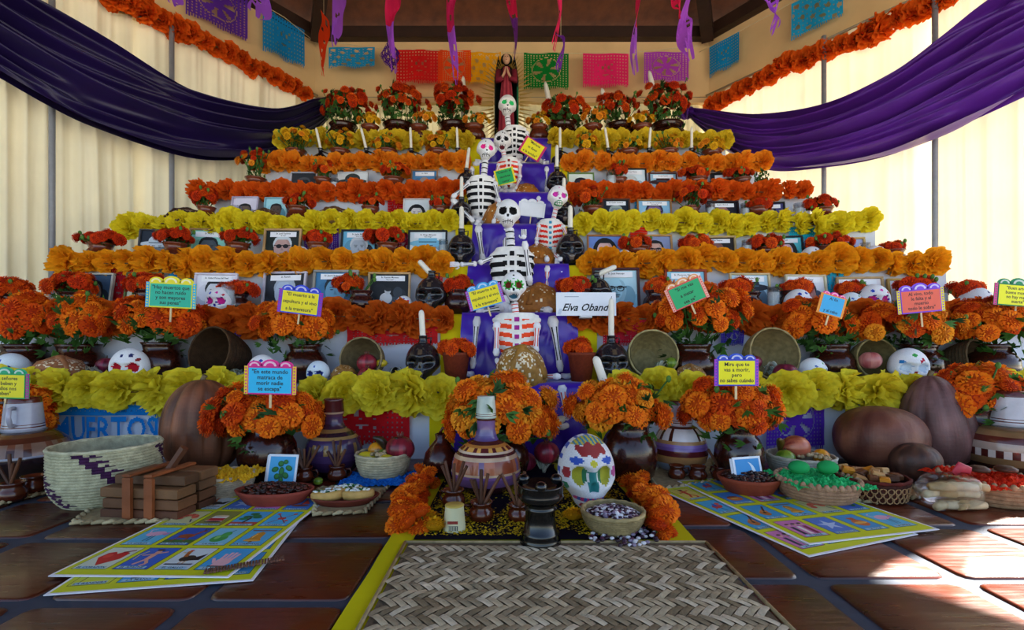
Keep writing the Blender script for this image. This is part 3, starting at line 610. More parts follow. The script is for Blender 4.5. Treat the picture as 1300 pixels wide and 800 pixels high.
fr = [
 # px, ytop, D, step, w, h, frame colour, bar, spec, label, yaw
 (112, 345, 2.96, 2, 54, 50, 'b8b4a8', .012, ('2a4a6a', '1a2a3a', '8a7a70', '181818', 'short', '', '405060', None), 'framed photo behind the leftmost marigold pot of the second step'),
 (178, 344, 2.96, 2, 46, 50, '5a6a3a', .010, ('d8dcc8', 'a8b090', 'c09a80', '202020', 'short', '', '30405a', None), 'green framed photo behind the green sign'),
 (271, 345, 2.90, 2, 52, 54, 'd4cfe0', .012, ('e4e4ee', 'b8bccc', 'd8dce4', '15171c', 'short', 'moustache', 'c8ccd8', ('Sr. Rafael Flores del Real',)), 'black and white photo of a dark-haired man with moustache, white frame', .1),
 (358, 343, 2.94, 2, 58, 56, 'c8c4d4', .013, ('20242c', '2c3440', 'b4c4d8', 'a8b4c4', 'short', '', '303a88', ('Sr. Ramon',)), 'bluish photo of a grey-haired man behind the yellow sign at left', -.1),
 (424, 341, 2.90, 2, 58, 56, '9a968c', .014, ('3c7aa8', '28608c', '6aa0c4', '142430', 'short', '', '4a90b8', ('Sr. José Cárdenas Beltrán', '"El Memo"')), 'blue toned photo of a dark-haired man in a grey wooden frame'),
 (493, 344, 2.90, 2, 54, 54, 'c0a070', .012, ('10141a', '2a323c', '', '', '', 'scene', '', ('Sr. Ramón Moreno', '"Don Lalo"')), 'photo of a man crouching outdoors, in a tan frame', .04),
 (783, 338, 2.90, 2, 60, 60, '401418', .016, ('b8dcea', '8cc0d8', 'a8d4e6', '6a98b0', 'bald', 'glasses', 'b8dcea', ('Sr. José Naranjo',)), 'cyan toned photo of a bald man in glasses, dark red frame', -.04),
 (873, 340, 2.92, 2, 54, 54, '8a3414', .014, ('88c8e4', 'e09a7a', 'c89078', '202020', 'bald', '', 'e0a080', ('Sr. Florencio Navarrete', '"Don Tello"')), 'photo with blue sky in a red brown wooden frame behind the green sign'),
 (955, 345, 2.94, 2, 52, 54, 'c8b488', .012, ('b4d4e8', '6a90b0', 'b08a78', '1a2230', 'short', 'hat', '2a4a80', ('Raymond Rojas Rivera', '"Don"')), 'photo of two men against pale blue sky, tan frame'),
 (1027, 347, 2.96, 2, 54, 54, 'd0c8a8', .011, ('e8e8f0', '4a5a74', 'c08a84', '201818', 'short', '', '283850', ('Sr. Amador Tovar',)), 'photo with wide white margin in a cream frame on the second step', .05),
 (1095, 350, 2.96, 2, 56, 54, 'b89868', .012, ('e8e4ec', 'c8b8a0', 'b08a78', '604a3a', 'short', '', 'c8b8a8', ('Sr. Juan Torres',)), 'pale faded photo in a leaning tan frame on the second step', -.12),
 (1156, 352, 2.98, 2, 48, 50, 'c8a050', .013, ('dce0e8', '9098b0', 'a07868', '181818', 'short', '', '303a50', ('Sr. Jesús',)), 'gold framed photo behind the rightmost tall marigolds of the second step', -.1),
 # third step
 (196, 289, 3.30, 3, 42, 46, '4a4a50', .010, ('1a2434', '28384c', '6a7a8c', 'c8d8e8', 'short', 'hat', '485468', None), 'dark photo of a person in a white hat, leftmost on the third step', .15),
 (262, 288, 3.30, 3, 46, 48, '9a7850', .012, ('8ad4c8', '303840', '4a5864', '10181c', 'short', '', '8898b0', ('Sr. Pedro',)), 'photo of a person in shade in a brown frame on the third step', .15),
 (356, 288, 3.26, 3, 48, 50, 'c09868', .013, ('142018', '101814', 'c09a94', 'c8d4dc', 'short', 'dark', '282830', ('Sr. José Ramírez', '"El Ché"')), 'photo of a white-haired man in dark glasses, light wood frame'),
 (454, 289, 3.26, 3, 46, 50, '1c1c22', .012, ('6ab4d8', '142030', 'a8b4c4', 'c4ccd4', 'short', '', '88b4d0', ('Sr. Jesús Márquez', '"Don Chuy"')), 'photo of a grey-haired man against blue, black frame'),
 (542, 290, 3.26, 3, 50, 50, '18181e', .012, ('dce8f0', 'a8cce0', 'b09aa0', '7ac0e0', '', 'hat', 'd8dce8', ('Sr. Diego Márquez', '"Don Diego"')), 'photo of a man in a wide pale blue hat, black frame'),
 (769, 296, 3.26, 3, 46, 50, 'a06a38', .012, ('6a88cc', '8cb0e0', 'e0b8b4', '0a0a0e', 'long', '', '283048', None), 'photo of a smiling woman with dark bobbed hair, blue background'),
 (833, 296, 3.26, 3, 44, 50, 'b88a50', .012, ('8490b8', '98a8d0', 'dcb0a0', '14120f', 'short', 'glasses', '4a5a80', None), 'photo of a young man in glasses and suit, tan frame'),
 (910, 298, 3.28, 3, 50, 50, 'b09868', .013, ('1c1410', '2a1c18', '8a5a50', '14100e', 'long', '', '3a1c20', ('Sr. Felipe Vásquez',)), 'dark brown photo of a long-haired person in a gold frame', -.1),
 (998, 298, 3.28, 3, 44, 50, '18181c', .011, ('5ac8d8', '40a8b0', 'e0c0d0', '202020', 'long', '', 'e8a0c0', ('Sr. Raúl',)), 'photo in turquoise and pink, leaning black frame on the third step', -.15),
 (1076, 300, 3.30, 3, 46, 48, 'c0a060', .013, ('a8b0d8', '8a98d0', 'b09088', '202028', 'short', '', '284070', None), 'pale blue photo in a gold frame, rightmost on the third step', -.15),
 # fourth step
 (308, 247, 3.64, 4, 34, 40, 'b8b0c8', .010, ('d8d4e8', 'b4bcd8', '6a5850', '1c1c20', 'short', '', '303040', None), 'lilac framed photo between two glazed loaves on the fourth step'),
 (348, 248, 3.64, 4, 30, 40, '88b8c8', .010, ('a8dce8', '68a8c0', '5a4840', '18181c', 'short', '', '304050', None), 'small turquoise framed photo behind a glazed loaf on the fourth step'),
 (528, 250, 3.62, 4, 34, 40, 'd0d0d0', .009, ('d0d8e0', 'b8c4cc', 'd0ccd0', '0e0c10', 'long', '', 'a0a8b0', None), 'black and white photo of a dark-haired woman, on the fourth step'),
 (783, 250, 3.62, 4, 36, 44, '4a2c1c', .012, ('101c2c', '1c2c40', '7a8890', '98a8a8', 'short', '', '305080', ('Sr. Cecilio Sandoval',)), 'dark blue photo of a grey-haired man, brown frame on the fourth step'),
 (832, 251, 3.60, 4, 44, 44, '9a6a34', .011, ('88bce0', 'a8c8e8', '7a6090', '24243c', 'short', 'glasses', '6ab0d8', ('Sr. Manuel Castañeda', '"Don Manuel"')), 'photo of a man in glasses against blue, light wood frame, fourth step'),
 (919, 253, 3.62, 4, 42, 42, '2a1418', .012, ('181828', '281c2c', '9a6a68', '6a4a48', 'bald', '', '30182c', ('Agustín Oliveros',)), 'dark photo of a bald man with a white caption, fourth step'),
 (978, 255, 3.64, 4, 38, 42, '141418', .011, ('4a4880', '6a60a0', 'b0a0b8', '202028', 'short', '', '9890c0', ('Sr. Luis',)), 'violet blue photo in a black frame, rightmost on the fourth step', -.15),
 # fifth step
 (384, 216, 3.98, 5, 34, 36, 'b8bcc8', .010, ('282c34', '3a404a', '1c2028', '484c54', 'short', '', '20242c', None), 'dark photo in a silver frame, leftmost on the fifth step'),
 (446, 216, 4.00, 5, 40, 36, 'd4d8dc', .010, ('dce0e4', 'b8c0c4', '404848', '303838', 'short', 'hat', '9aa8b0', None), 'pale photo with a dark hat shape on the fifth step'),
 (538, 213, 3.98, 5, 34, 36, 'a07048', .010, ('4a84b8', '2c3c4a', 'a08880', '907a74', 'bald', '', '2a3440', ('Sr. Pablo',)), 'photo of a bald man against blue, fifth step left of the stair'),
 (738, 217, 3.98, 5, 34, 36, '688848', .010, ('e0e8e0', 'c8d0c4', '2c2838', '201c28', 'short', '', '302c3c', None), 'green framed photo with a dark head on the fifth step'),
 (803, 211, 3.98, 5, 38, 38, '141414', .011, ('d8e8f0', 'b8d4e4', 'c8d4d4', '50606a', 'bald', 'glasses', 'a8ccd8', ('Sr. Luis Flores',)), 'pale photo of a man in glasses in a black frame, fifth step'),
 (843, 217, 3.98, 5, 36, 34, '5a3028', .010, ('9cc4dc', '6a3c40', '5a2c30', '3a1c20', 'short', 'hat', '5a2830', ('Sr. Juan Ramos',)), 'reddish brown photo with a white caption on the fifth step'),
 (922, 217, 4.00, 5, 36, 34, '141416', .010, ('181c24', '20242c', '3a3c44', '14161c', 'short', '', '2a2c34', ('Sr. Leo',)), 'nearly black photo with a white caption, rightmost on the fifth step', -.12)]
for r in fr:
    a = list(r); yaw = a.pop() if not isinstance(a[-1], str) else 0
    px, yt, D, k, w, h, fc, fw, sp, lb = a; frame(px, yt, D, k, w, h, fc, fw, sp, lb, yaw)

# ================= papel picado =================
def picado(name, w, h, nx, ny, pat, c, fringe=.12, seed=0, wave=.012):
    m = MB().C(c); rr = random.Random(seed)
    vs = {}; fs = []; vl = []
    def vid(i, j):
        if (i, j) not in vs:
            u, v = i/nx, j/ny; vs[(i, j)] = len(vl)
            vl.append(((u-.5)*w, wave*(sin(u*9+seed)+.6*noise.noise(Vector((u*4, v*4, seed))))*(1-v*.6), (v-1)*h))
        return vs[(i, j)]
    for j in range(ny):
        for i in range(nx):
            u, v = (i+.5)/nx, (j+.5)/ny; keep = pat(u, v, i, j)
            if v < fringe: keep = (i % 2 == 0) and v > fringe*(.25+.6*abs(sin(i*1.7)))*.8
            if v > .93 or (v > fringe and (u < .03 or u > .97)): keep = True
            if keep: fs.append((vid(i, j), vid(i+1, j), vid(i+1, j+1), vid(i, j+1)))
    m.add(vl, fs); return m.mesh(name, 'tissue', False)
def pat_lattice(u, v, i, j):
    if .25 < u < .75 and .28 < v < .8:
        d = ((u-.5)/.25)**2+((v-.54)/.26)**2
        if d < 1: return not (int(u*34) % 5 == 1 and int(v*26) % 4 == 1) and not (.42 < u < .46 and .55 < v < .66) and not (.54 < u < .58 and .55 < v < .66) and not (.44 < u < .56 and .38 < v < .42)
    return not (i % 3 == 1 and j % 3 == 1)
def pat_flower(u, v, i, j):
    a = atan2(v-.55, u-.5); r = sqrt((u-.5)**2+(v-.55)**2)
    if r < .34: return not (sin(a*6)*.5+.5 > .72 and .1 < r < .28) and not (.30 < r < .32)
    return not (i % 3 == 1 and j % 2 == 1)
def pat_bird(u, v, i, j):
    return not ((sin(u*19+v*7)*sin(v*17-u*5)) > .55) and not (i % 4 == 2 and j % 4 == 2)
def pat_text(word):
    vs_, fs_, w_ = text_geo(word); 
    minx = min(p[0] for p in vs_); tris = [[vs_[k] for k in f] for f in fs_]
    def inside(x, y):
        for f in tris:
            c = False; n = len(f); j = n-1
            for i in range(n):
                if (f[i][1] > y) != (f[j][1] > y) and x < (f[j][0]-f[i][0])*(y-f[i][1])/(f[j][1]-f[i][1])+f[i][0]: c = not c
                j = i
            if c: return True
        return False
    return inside, minx, w_
def banner(name, label, P_, w, h, c, pat, rz=0, nx=46, ny=34, seed=0, rot=None, group='papel picado banners', fringe=.12):
    o = ob(name, picado(name, w, h, nx, ny, pat, c, fringe, seed), None, P_, rot if rot else (0, 0, rz))
    return tag(o, label, 'banner', group)
DB = 5.12
for px0, px1, yt, yb, c, pt, lb in ((417, 476, 60, 87, '1c90c8', pat_bird, 'blue cut paper banner hung left of the red banner'), (503, 562, 63, 108, 'd01818', pat_lattice, 'red cut paper banner strung on the back wall'),
        (556, 598, 64, 108, 'e84a10', pat_flower, 'orange red cut paper banner between the red and yellow banners'), (592, 636, 66, 109, 'e8a410', pat_bird, 'yellow orange cut paper banner left of the statue'),
        (665, 722, 67, 116, '0c7a2c', pat_flower, 'green cut paper banner right of the statue'), (740, 798, 68, 113, 'e8246a', pat_lattice, 'bright pink cut paper banner right of the green one'), (818, 874, 66, 106, 'a83cb8', pat_flower, 'light purple cut paper banner at the right end of the back wall')):
    p = V((px0+px1)/2, yt, DB); banner('paper_banner', lb, p, S(px1-px0, DB), S(yb-yt, DB), c, pt, seed=px0)
# crumpled purple one and side wall banners
banner('paper_banner', 'crumpled dark purple banner behind the blue one', V(502, 60, DB-.05), .2, .3, '4a1c80', pat_bird, rot=(0, .5, 1.0), seed=5)
angL = atan2((EL_-CL).y, (EL_-CL).x)+pi; angR = atan2((ER_-CR).y, (ER_-CR).x)
for A_, B_, an, q, w, h, c, pt, lb in ((CL, EL_, angL, (361, 22), .43, .46, '1486c8', pat_lattice, 'blue cut paper banner high on the left wall'), (CL, EL_, angL, (277, -22), .52, .44, '5a2a9c', pat_flower, 'purple cut paper banner cropped by the top edge at left'),
        (CR, ER_, angR, (919, 50), .34, .34, '1492d4', pat_lattice, 'blue cut paper banner near the right back corner'), (CR, ER_, angR, (1036, -12), .42, .36, '22a4dc', pat_bird, 'sky blue cut paper banner cropped by the top edge at right')):
    banner('paper_banner', lb, lp(q, A_, B_, .09), w, h, c, pt, an, seed=q[0])
# strings carrying them
def string(pts, lb):
    o = Vector(pts[0]); m = MB().C('c8b890'); m.tube([Vector(p)-o for p in pts], .0035, 5); tag(m.build('string', 'matte', None, True, o), lb, 'string')
string([V(412, 52, DB), V(476, 61, DB), V(600, 66, DB), V(700, 68, DB), V(800, 67, DB), V(886, 58, DB)], 'string carrying the row of paper banners across the back wall')
string([lp(p, CR, ER_, .1) for p in ((888, 66), (919, 50), (990, 12), (1060, -30))], 'string carrying the blue banners up the right wall')
string([lp(p, CL, EL_, .1) for p in ((408, 60), (361, 22), (290, -20), (220, -62))], 'string carrying the banners up the left wall')
# rows of banners seen edge on, twisting towards the camera
def streamer(px, yt, yb, wpx, D, c, lb, c2=None, seed=0):
    rr = random.Random(seed); p = V(px, yt, D); L_ = S(yb-yt, D); W = S(wpx, D); m = MB()
    c1 = lin(c); cc2 = lin(c2 or c)
    def fn(u, v):
        a = .9*sin(v*4+seed)+.5; k = 1-.55*v*v
        x = (u-.5)*W*k*cos(a)+.25*W*sin(v*5+seed); y = (u-.5)*W*3.0*k*sin(a)+.02*sin(v*11+u*6)
        return (x, y, -L_*v)
    vs = []; n = 20; M_ = 5
    base = [fn(i/M_, j/n) for j in range(n+1) for i in range(M_+1)]; fs = []; cs = []
    for j in range(n):
        for i in range(M_):
            if rr.random() < .13 and 0 < i < M_-1: continue
            if j > n-4 and i % 2: continue
            k = j*(M_+1)+i; fs.append((k, k+1, k+M_+2, k+M_+1)); cs.append(c1 if j < n*.5 else cc2)
    m.add(base, fs, cs); m.C('c8b890').tube([(0, 0, -.03), (0, 0, ceil_z(p.x, p.y)-p.z+.02)], .002, 4); return tag(m.build('paper_streamer', 'tissue', None, False, p), lb, 'streamer', 'twisted cut paper streamers hanging from the ceiling')
st = [(428, -30, 60, 12, 3.6, '9a50c8', 'violet streamer left of the first pink streamer', None), (411, 20, 96, 8, 4.4, 'd83a10', 'narrow orange red streamer at the left end of the back wall', None),
      (499, -30, 92, 14, 3.5, 'c81c4c', 'pink streamer with a violet tail, above the crumpled purple banner', '9a4cc0'), (575, -30, 106, 13, 3.4, 'b81c50', 'pink streamer with a violet tail, in front of the orange red banner', 'a04cc0'),
      (651, -30, 74, 13, 3.5, 'c01c44', 'pink streamer hanging just above the statue', '6a2c80'), (705, -40, 62, 20, 3.3, 'e0285c', 'bright pink lacy streamer above the green banner', None),
      (712, 45, 90, 14, 3.6, '7a30a8', 'short purple streamer in front of the green banner', None), (808, -30, 94, 13, 3.5, 'd82454', 'pink streamer with a violet tail, above the light purple banner', 'a858c8'),
      (874, -20, 76, 20, 3.3, 'a850c8', 'broad violet lacy streamer in front of the right hip beam', None), (860, -30, 22, 12, 3.2, 'd8204c', 'short pink streamer near the right hip beam', None),
      (980, -30, 42, 16, 3.0, 'a050d0', 'violet streamer hanging before the right wall', None), (326, -30, 20, 20, 3.0, '8a48b8', 'violet streamer at the top left by the blue banner', None), (222, -30, 6, 10, 2.9, '8a48b8', 'small violet streamer tip at the top edge, far left', None)]
for i, (px, yt, yb, w, D, c, lb, c2) in enumerate(st): streamer(px, yt, yb, w, D, c, lb, c2, i)
# sheets hung on the risers
def riser(px0, px1, k, yb, c, pt, lb, nx=50, ny=34, rx=0, h=None):
    D = DK[k]-.045; w = S(px1-px0, D); z = ZK[k]-.02; hh = h or (z-(H+(440-yb)*D/F))
    banner('paper_banner', lb, (XD((px0+px1)/2, D), D, z), w, hh, c, pt, nx=nx, ny=ny, seed=px0+k, rot=(rx, 0, 0), group='cut paper sheets hung on the steps')
ins, mnx, tw = pat_text('MUERTOS')
def pat_muertos(u, v, i, j):
    if .12 < v < .60 and .03 < u < .97:
        return ins((u-.5)*tw*1.04, (v-.36)*1.85)
    return not (i % 6 == 1 and j % 5 == 2)
riser(62, 200, 1, 575, '1a88e0', pat_muertos, 'bright blue cut paper sheet reading MUERTOS on the lowest step', 130, 48)
riser(398, 520, 1, 570, 'd41a24', pat_lattice, 'red cut paper sheet on the lowest step behind the fruit basket', 60, 36)
riser(972, 1048, 1, 575, '5c2cb8', pat_flower, 'purple cut paper sheet on the lowest step at right')
riser(1092, 1172, 1, 560, '1a90dc', pat_bird, 'blue cut paper sheet behind the round pumpkin')
riser(440, 556, 2, 440, 'd42428', pat_lattice, 'red cut paper sheet below the dark orange garland, left', 60, 34)
riser(766, 822, 2, 440, 'd82a40', pat_lattice, 'red cut paper sheet behind the tipped basket, right')
riser(290, 345, 2, 430, '4a3ac0', pat_flower, 'violet cut paper sheet left of the stair on the second step')
riser(915, 945, 2, 440, '4a3cc0', pat_flower, 'violet cut paper sheet between two tipped baskets')
riser(214, 246, 3, 384, '1c94d8', pat_lattice, 'small blue cut paper sheet above the green sign')
riser(131, 170, 3, 392, 'b01828', pat_lattice, 'dark red cut paper sheet at the left end of the third step')
riser(540, 562, 3, 390, 'd83040', pat_lattice, 'narrow red cut paper sheet by the stair, third step')
riser(1050, 1072, 3, 390, '28a8d0', pat_bird, 'small turquoise cut paper sheet at the right of the third step')
riser(225, 286, 4, 330, '1ca4d8', pat_lattice, 'blue latticed cut paper sheet on the fourth step, left')
riser(386, 430, 4, 330, '6a38b0', pat_flower, 'purple cut paper sheet behind a marigold pot, fourth step left')
riser(505, 530, 4, 330, 'b02850', pat_flower, 'dark pink cut paper sheet on the fourth step, left')
riser(800, 822, 4, 330, 'e02c1c', pat_lattice, 'small red cut paper sheet between the woman and the suited man')
riser(1002, 1042, 4, 330, '20b4d8', pat_lattice, 'turquoise cut paper sheet on the fourth step, right')
riser(806, 818, 5, 280, '2898c8', pat_bird, 'narrow blue cut paper sheet on the fifth step, right')
riser(492, 512, 5, 285, 'd01c20', pat_lattice, 'red cut paper sheet on the fifth step, left')

# ================= candles, skulls =================
def candle(P_, ln, r, label, rot=(0, 0, 0), cat='candle', group='white candles', name='candle', burnt=False):
    t = thing(name, label, cat, P_, group=group, rot=rot); m = MB().C('e8e4d6')
    m.lathe([(0, 0), (r*.95, 0), (r, .004), (r*.93, ln*.88), (r*.75, ln*.96), (r*.3, ln), (0, ln)], 14); m.build('wax', 'wax', t)
    m = MB().C('2a2420'); m.tube([(0, 0, ln-.003), (.001, 0, ln+.006), (.003, 0, ln+.011)], .0012, 5); m.build('wick', 'matte', t); return t
def skull_geo(nu, nv, cf, jaw=1.0, mouth=0):
    """front faces -Y, spans about -1..1; cf(x,z,front)->colour"""
    def pos(u, v):
        th = 2*pi*u-pi/2; a = pi*v; z = -cos(a); rad = sin(a) if z > 0 else max(0, 1-abs(z)**3.4)**.42; x = rad*cos(th); y = rad*sin(th)
        f = max(0, -y); zz = z
        px, py, pz = x*.80, y*(1.0 if y > 0 else .86), z*.95
        if z < -.1:
            t = min(1, (-z-.1)/.6); t = t*t*(3-2*t); px *= 1-.42*t; py = py*(1-.25*t) if y > 0 else py*(1+.04*t); pz = z*.92*jaw
            if y > 0: pz += .45*t*y; py *= .9
        def dent(cx, cz, rx, rz, dep): return 1.2*dep*exp(-(((px-cx)/rx)**2+((pz-cz)/rz)**2)**2) if y < 0 else 0
        py += dent(.32, .02, .23, .22, .24)+dent(-.32, .02, .23, .22, .24)+dent(0, -.26, .10, .13, .13)
        if mouth: py += dent(0, -.66, .26, .2*mouth, .3)
        py -= (.10*exp(-((px/.5)**2+((pz-.27)/.1)**2)) if y < 0 else 0)
        py -= (.07*exp(-((abs(px)-.46)/.12)**2-((pz+.26)/.1)**2) if y < 0 else 0)
        return (px, py, pz)
    m = MB(); m.grid(pos, nu, nv, lambda u, v: (lambda p: cf(p[0], p[2], p[1] < -.15))(pos(u, v)), True); return m
def skull_cf(base, eye='101010', ring=None, ringc=None, nose='101010', teeth='202020', accents=(), lips=None, mouthc=None, petals=0):
    base, eye, nose, teeth = lin(base), lin(eye), lin(nose), lin(teeth); ringc = lin(ringc) if ringc else None
    acc = [(a[0], a[1], a[2], lin(a[3])) for a in accents]
    def cf(x, z, front):
        if front:
            for s_ in (-1, 1):
                dx, dz = x-s_*.32, z-.02; r = sqrt(dx*dx+dz*dz)
                if r < .20: return eye
                if ringc and r < (ring+.05*sin(petals*atan2(dz, dx)) if petals else ring): return ringc
            if abs(x) < .09 and -.36 < z < -.17 and abs(x) < (z+.40)*.45: return nose
            if mouthc and (x/.24)**2+((z+.66)/.14)**2 < 1: return lin(mouthc)
            if lips and (x/.34)**2+((z+.64)/.2)**2 < 1 and (x/.28)**2+((z+.64)/.13)**2 > 1: return lin(lips)
            if abs(x) < .34 and -.78 < z < -.5:
                if abs(z+.64) < .016 or (int((x+2)*14) % 2 == 0 and ((x+2)*14) % 1 < .35): return teeth
        for ax, az, ar, ac in acc:
            if front and (x-ax)**2+(z-az)**2 < ar*ar: return ac
        return base
    return cf
def skull_mesh(nm, cf, mat='matte', nu=56, nv=40, **k): return skull_geo(nu, nv, cf, **k).mesh(nm, mat)
# black clay skull candle holders
BC = skull_cf('232126', '020203', None, None, '020203', '050506', ((0, .5, .14, '5a4a3a'), (-.12, .62, .05, '4a4038'), (.12, .62, .05, '4a4038'), (0, -.5, .16, '6a6058')))
black_skull = skull_mesh('skull', BC, 'glaze', 44, 32)
def holder(px, yb, D, k, wpx, label, cpx=None, clen=.16, lean=0, crot=None, group='black clay skull candle holders'):
    s_ = S(wpx, D)/2/.84*1.12; z = ZK[k]+.005+.012
    t = thing('skull_candle_holder', label, 'candle holder', (XD(px, D), D, z), group=group)
    ob('skull', black_skull, t, (0, 0, s_*.86), None, s_)
    m = MB().C('17161a'); m.lathe([(0, -.012), (s_*.5, -.012), (s_*.42, .0), (0, .01)], 16); m.build('foot_ring', 'glaze', t)
    m = MB(); m.lathe([(.0, s_*1.7, '17161a'), (s_*.26, s_*1.74), (s_*.2, s_*1.82), (s_*.19, s_*2.05), (s_*.23, s_*2.1), (s_*.15, s_*2.1), (s_*.14, s_*1.9), (0, s_*1.88)], 16); m.build('candle_socket', 'glaze', t)
    m = MB().C('141318'); m.tube([(s_*.2, 0, s_*1.98), (s_*.38, 0, s_*2.0), (s_*.36, 0, s_*1.72)], s_*.035, 6); m.build('handle', 'glaze', t)
    r = max(.009, s_*.14)
    candle((XD(px, D), D, z+s_*1.93), clen, r, 'white candle standing in the '+label.split(' ', 3)[-1] if False else 'white candle in the '+label, crot or (0, lean, 0), group='white candles in skull holders')
holder(537, 475, 2.47, 1, 41, 'black skull holder, lowest step left of stair', clen=.15, lean=-.06)
holder(776, 476, 2.47, 1, 41, 'black skull holder, lowest step right of stair', clen=.21)
holder(548, 392, 2.80, 2, 38, 'black skull holder, second step left of stair', clen=.11, lean=-.75)
holder(757, 392, 2.86, 2, 38, 'black skull holder, behind the name card', clen=.13, lean=1.15)
holder(586, 335, 3.15, 3, 33, 'black skull holder, third step left of stair', clen=.17)
holder(724, 335, 3.15, 3, 34, 'black skull holder, third step right of stair', clen=.17)
holder(586, 290, 3.50, 4, 26, 'black skull holder, fourth step left of stair', clen=.17)
holder(716, 290, 3.50, 4, 26, 'black skull holder, fourth step right of stair', clen=.16)
holder(592, 250, 3.86, 5, 24, 'black skull holder, fifth step left of stair', clen=.19, lean=.12)
holder(707, 250, 3.86, 5, 25, 'black skull holder, fifth step right of stair', clen=.20)
def jug_holder(px, D, wpx, cpx, ct, cb, label):
    s_ = S(wpx, D)/2; z = ZK[6]+.005; t = thing('candle_holder', label, 'candle holder', (XD(px, D), D, z), group='black clay candle holders on the sixth step')
    m = MB(); m.lathe([(0, 0, '121118'), (s_*.8, 0), (s_, s_*.5), (s_*.9, s_*1.1), (s_*.45, s_*1.5), (s_*.22, s_*1.7), (s_*.22, s_*2.1), (s_*.3, s_*2.2), (.005, s_*2.2)], 20); m.build('body', 'glaze', t)
    m = MB().C('121118'); m.tube([(s_*.8, 0, s_*.9), (s_*1.15, 0, s_*1.5), (s_*.6, 0, s_*1.75), (s_*.2, 0, s_*1.9)], s_*.09, 6); m.build('handle', 'glaze', t)
    candle((XD(px, D), D, z+s_*2.2), .19, .012, 'white candle in the '+label, (0, atan2(S(cpx-px, D), .19), 0), group='white candles in black holders')
for px, cpx, lb in ((407, 401, 'black holder, leftmost on the sixth step'), (465, 458, 'black holder, second from left on the sixth step'), (522, 521, 'black holder, third from left on the sixth step'), (581, 580, 'black holder, sixth step just left of the stair'),
               (711, 711, 'black holder, sixth step just right of the stair'), (772, 768, 'black holder, sixth step, second right of the stair'), (824, 826, 'black holder, sixth step, third right of the stair'), (878, 878, 'black holder, rightmost on the sixth step')):
    jug_holder(px, 4.24, 23, cpx, 0, 0, lb)
for px, yt, lean, lb in ((444, 110, 0, 'leftmost tall candle behind the red marigolds of the top step'), (530, 118, 0, 'tall candle between two red marigold vases, top step left'), (588, 97, 0, 'tall candle beside the statue on its left'), (692, 104, -.2, 'tall leaning candle right of the statue, under the green banner'), (764, 112, -.2, 'short leaning candle behind the marigolds, under the pink banner'), (824, 90, -.22, 'tall leaning candle under the light purple banner')):
    p = V(px, yt, 5.0); hz = p.z-z7; candle((p.x-hz*math.tan(lean), 5.0, z7), hz/cos(lean), .028, lb, (0, lean, 0), group='tall candles behind the top step flowers')
# votive glasses
def votive(px, D, k, wpx, hpx, label, c='dfe8ea'):
    s_ = S(wpx, D)/2; hh = S(hpx, D); t = thing('votive_candle', label, 'candle', (XD(px, D), D, ZK[k]+.005), group='candles in glass tumblers')
    m = MB().C(c); m.lathe([(0, .004), (s_*.88, .004), (s_*.88, hh*.8), (0, hh*.8)], 18); m.build('wax', 'wax', t)
    m = MB().C('d8eef4'); m.lathe([(0, 0), (s_, 0), (s_, hh), (s_*.93, hh), (s_*.93, .003), (0, .003)], 18); m.build('tumbler', 'glass', t)
    m = MB().C('302a26'); m.tube([(0, 0, hh*.8), (0, 0, hh*.8+.012)], .0014, 4); m.build('wick', 'matte', t)
for a in ((290, 2.76, 2, 15, 38, 'glass candle in front of the moustached man photo'), (982, 2.82, 2, 15, 36, 'glass candle between the sky photo and the white margin photo'), (383, 2.92, 2, 16, 32, 'glass candle beside the blue toned photo'),
          (563, 3.18, 3, 12, 36, 'glass candle left of the third step skull holder'), (948, 3.2, 3, 12, 36, 'glass candle behind a sugar skull on the third step, right'), (1098, 3.24, 3, 12, 34, 'glass candle at the right end of the third step'),
          (1195, 2.9, 2, 14, 36, 'glass candle at the right end of the second step'),
          (902, 3.56, 4, 11, 34, 'glass candle in front of the bald man photo, fourth step', ), (946, 3.58, 4, 11, 34, 'glass candle between the two dark photos, fourth step'), (1014, 3.58, 4, 13, 34, 'glass candle at the right end of the fourth step'),
          (300, 3.56, 4, 13, 30, 'glass candle before the lilac framed photo'), (776, 3.9, 5, 13, 34, 'white candle glass next to the black framed photo, fifth step'), (425, 3.93, 5, 10, 26, 'glass candle before the hat photo, fifth step'), (556, 3.93, 5, 10, 28, 'glass candle beside the bald man photo, fifth step left')):
    votive(*a)
# sugar skulls
def acc(*a): return a
SK = {'redeye': skull_cf('eef0f4', 'b01428', .2, 'd02040', 'b01428', 'c02030', ((-.1, .6, .07, '202a60'), (.25, .6, .08, '202a60'), (.5, .4, .08, '8a1a20')), None, None, 5),
      'blue': skull_cf('dcecf8', '1c2c70', .24, '4868c0', '3a50a8', '7a90c8', ((0, .55, .06, '4868c0'),), None, None, 6),
      'pink': skull_cf('f0f0f4', 'd02890', .22, '2840a0', '4038a0', 'c02050', ((.1, .55, .08, 'e030a0'), (-.3, .5, .09, '3050c8'), (.45, .4, .07, 'c02040')), None, None, 6),
      'violet': skull_cf('eaf2f8', '181848', .23, '7a1c50', 'b02060', 'c03060', ((.1, .6, .06, '40a050'), (-.4, .4, .07, '3060c0'), (.3, .5, .05, 'd02050')), None, None, 6),
      'white': skull_cf('f2f4f8', 'd0dce8', .2, 'b8c8e0', 'b01828', 'b82038', ((-.5, .3, .1, '2880c8'), (0, .6, .09, '40a850'), (.3, .4, .07, 'b01c38'), (.2, .3, .08, 'b01c38')), None, None, 4),
      'dots': skull_cf('eef0f4', '283890', .2, 'e0307a', 'a01828', '203060', ((-.3, .55, .1, '2038a8'), (.1, .6, .09, '2844b0'), (.45, .45, .08, 'e03080'), (-.55, .2, .1, '2038a8')), None, None, 5)}
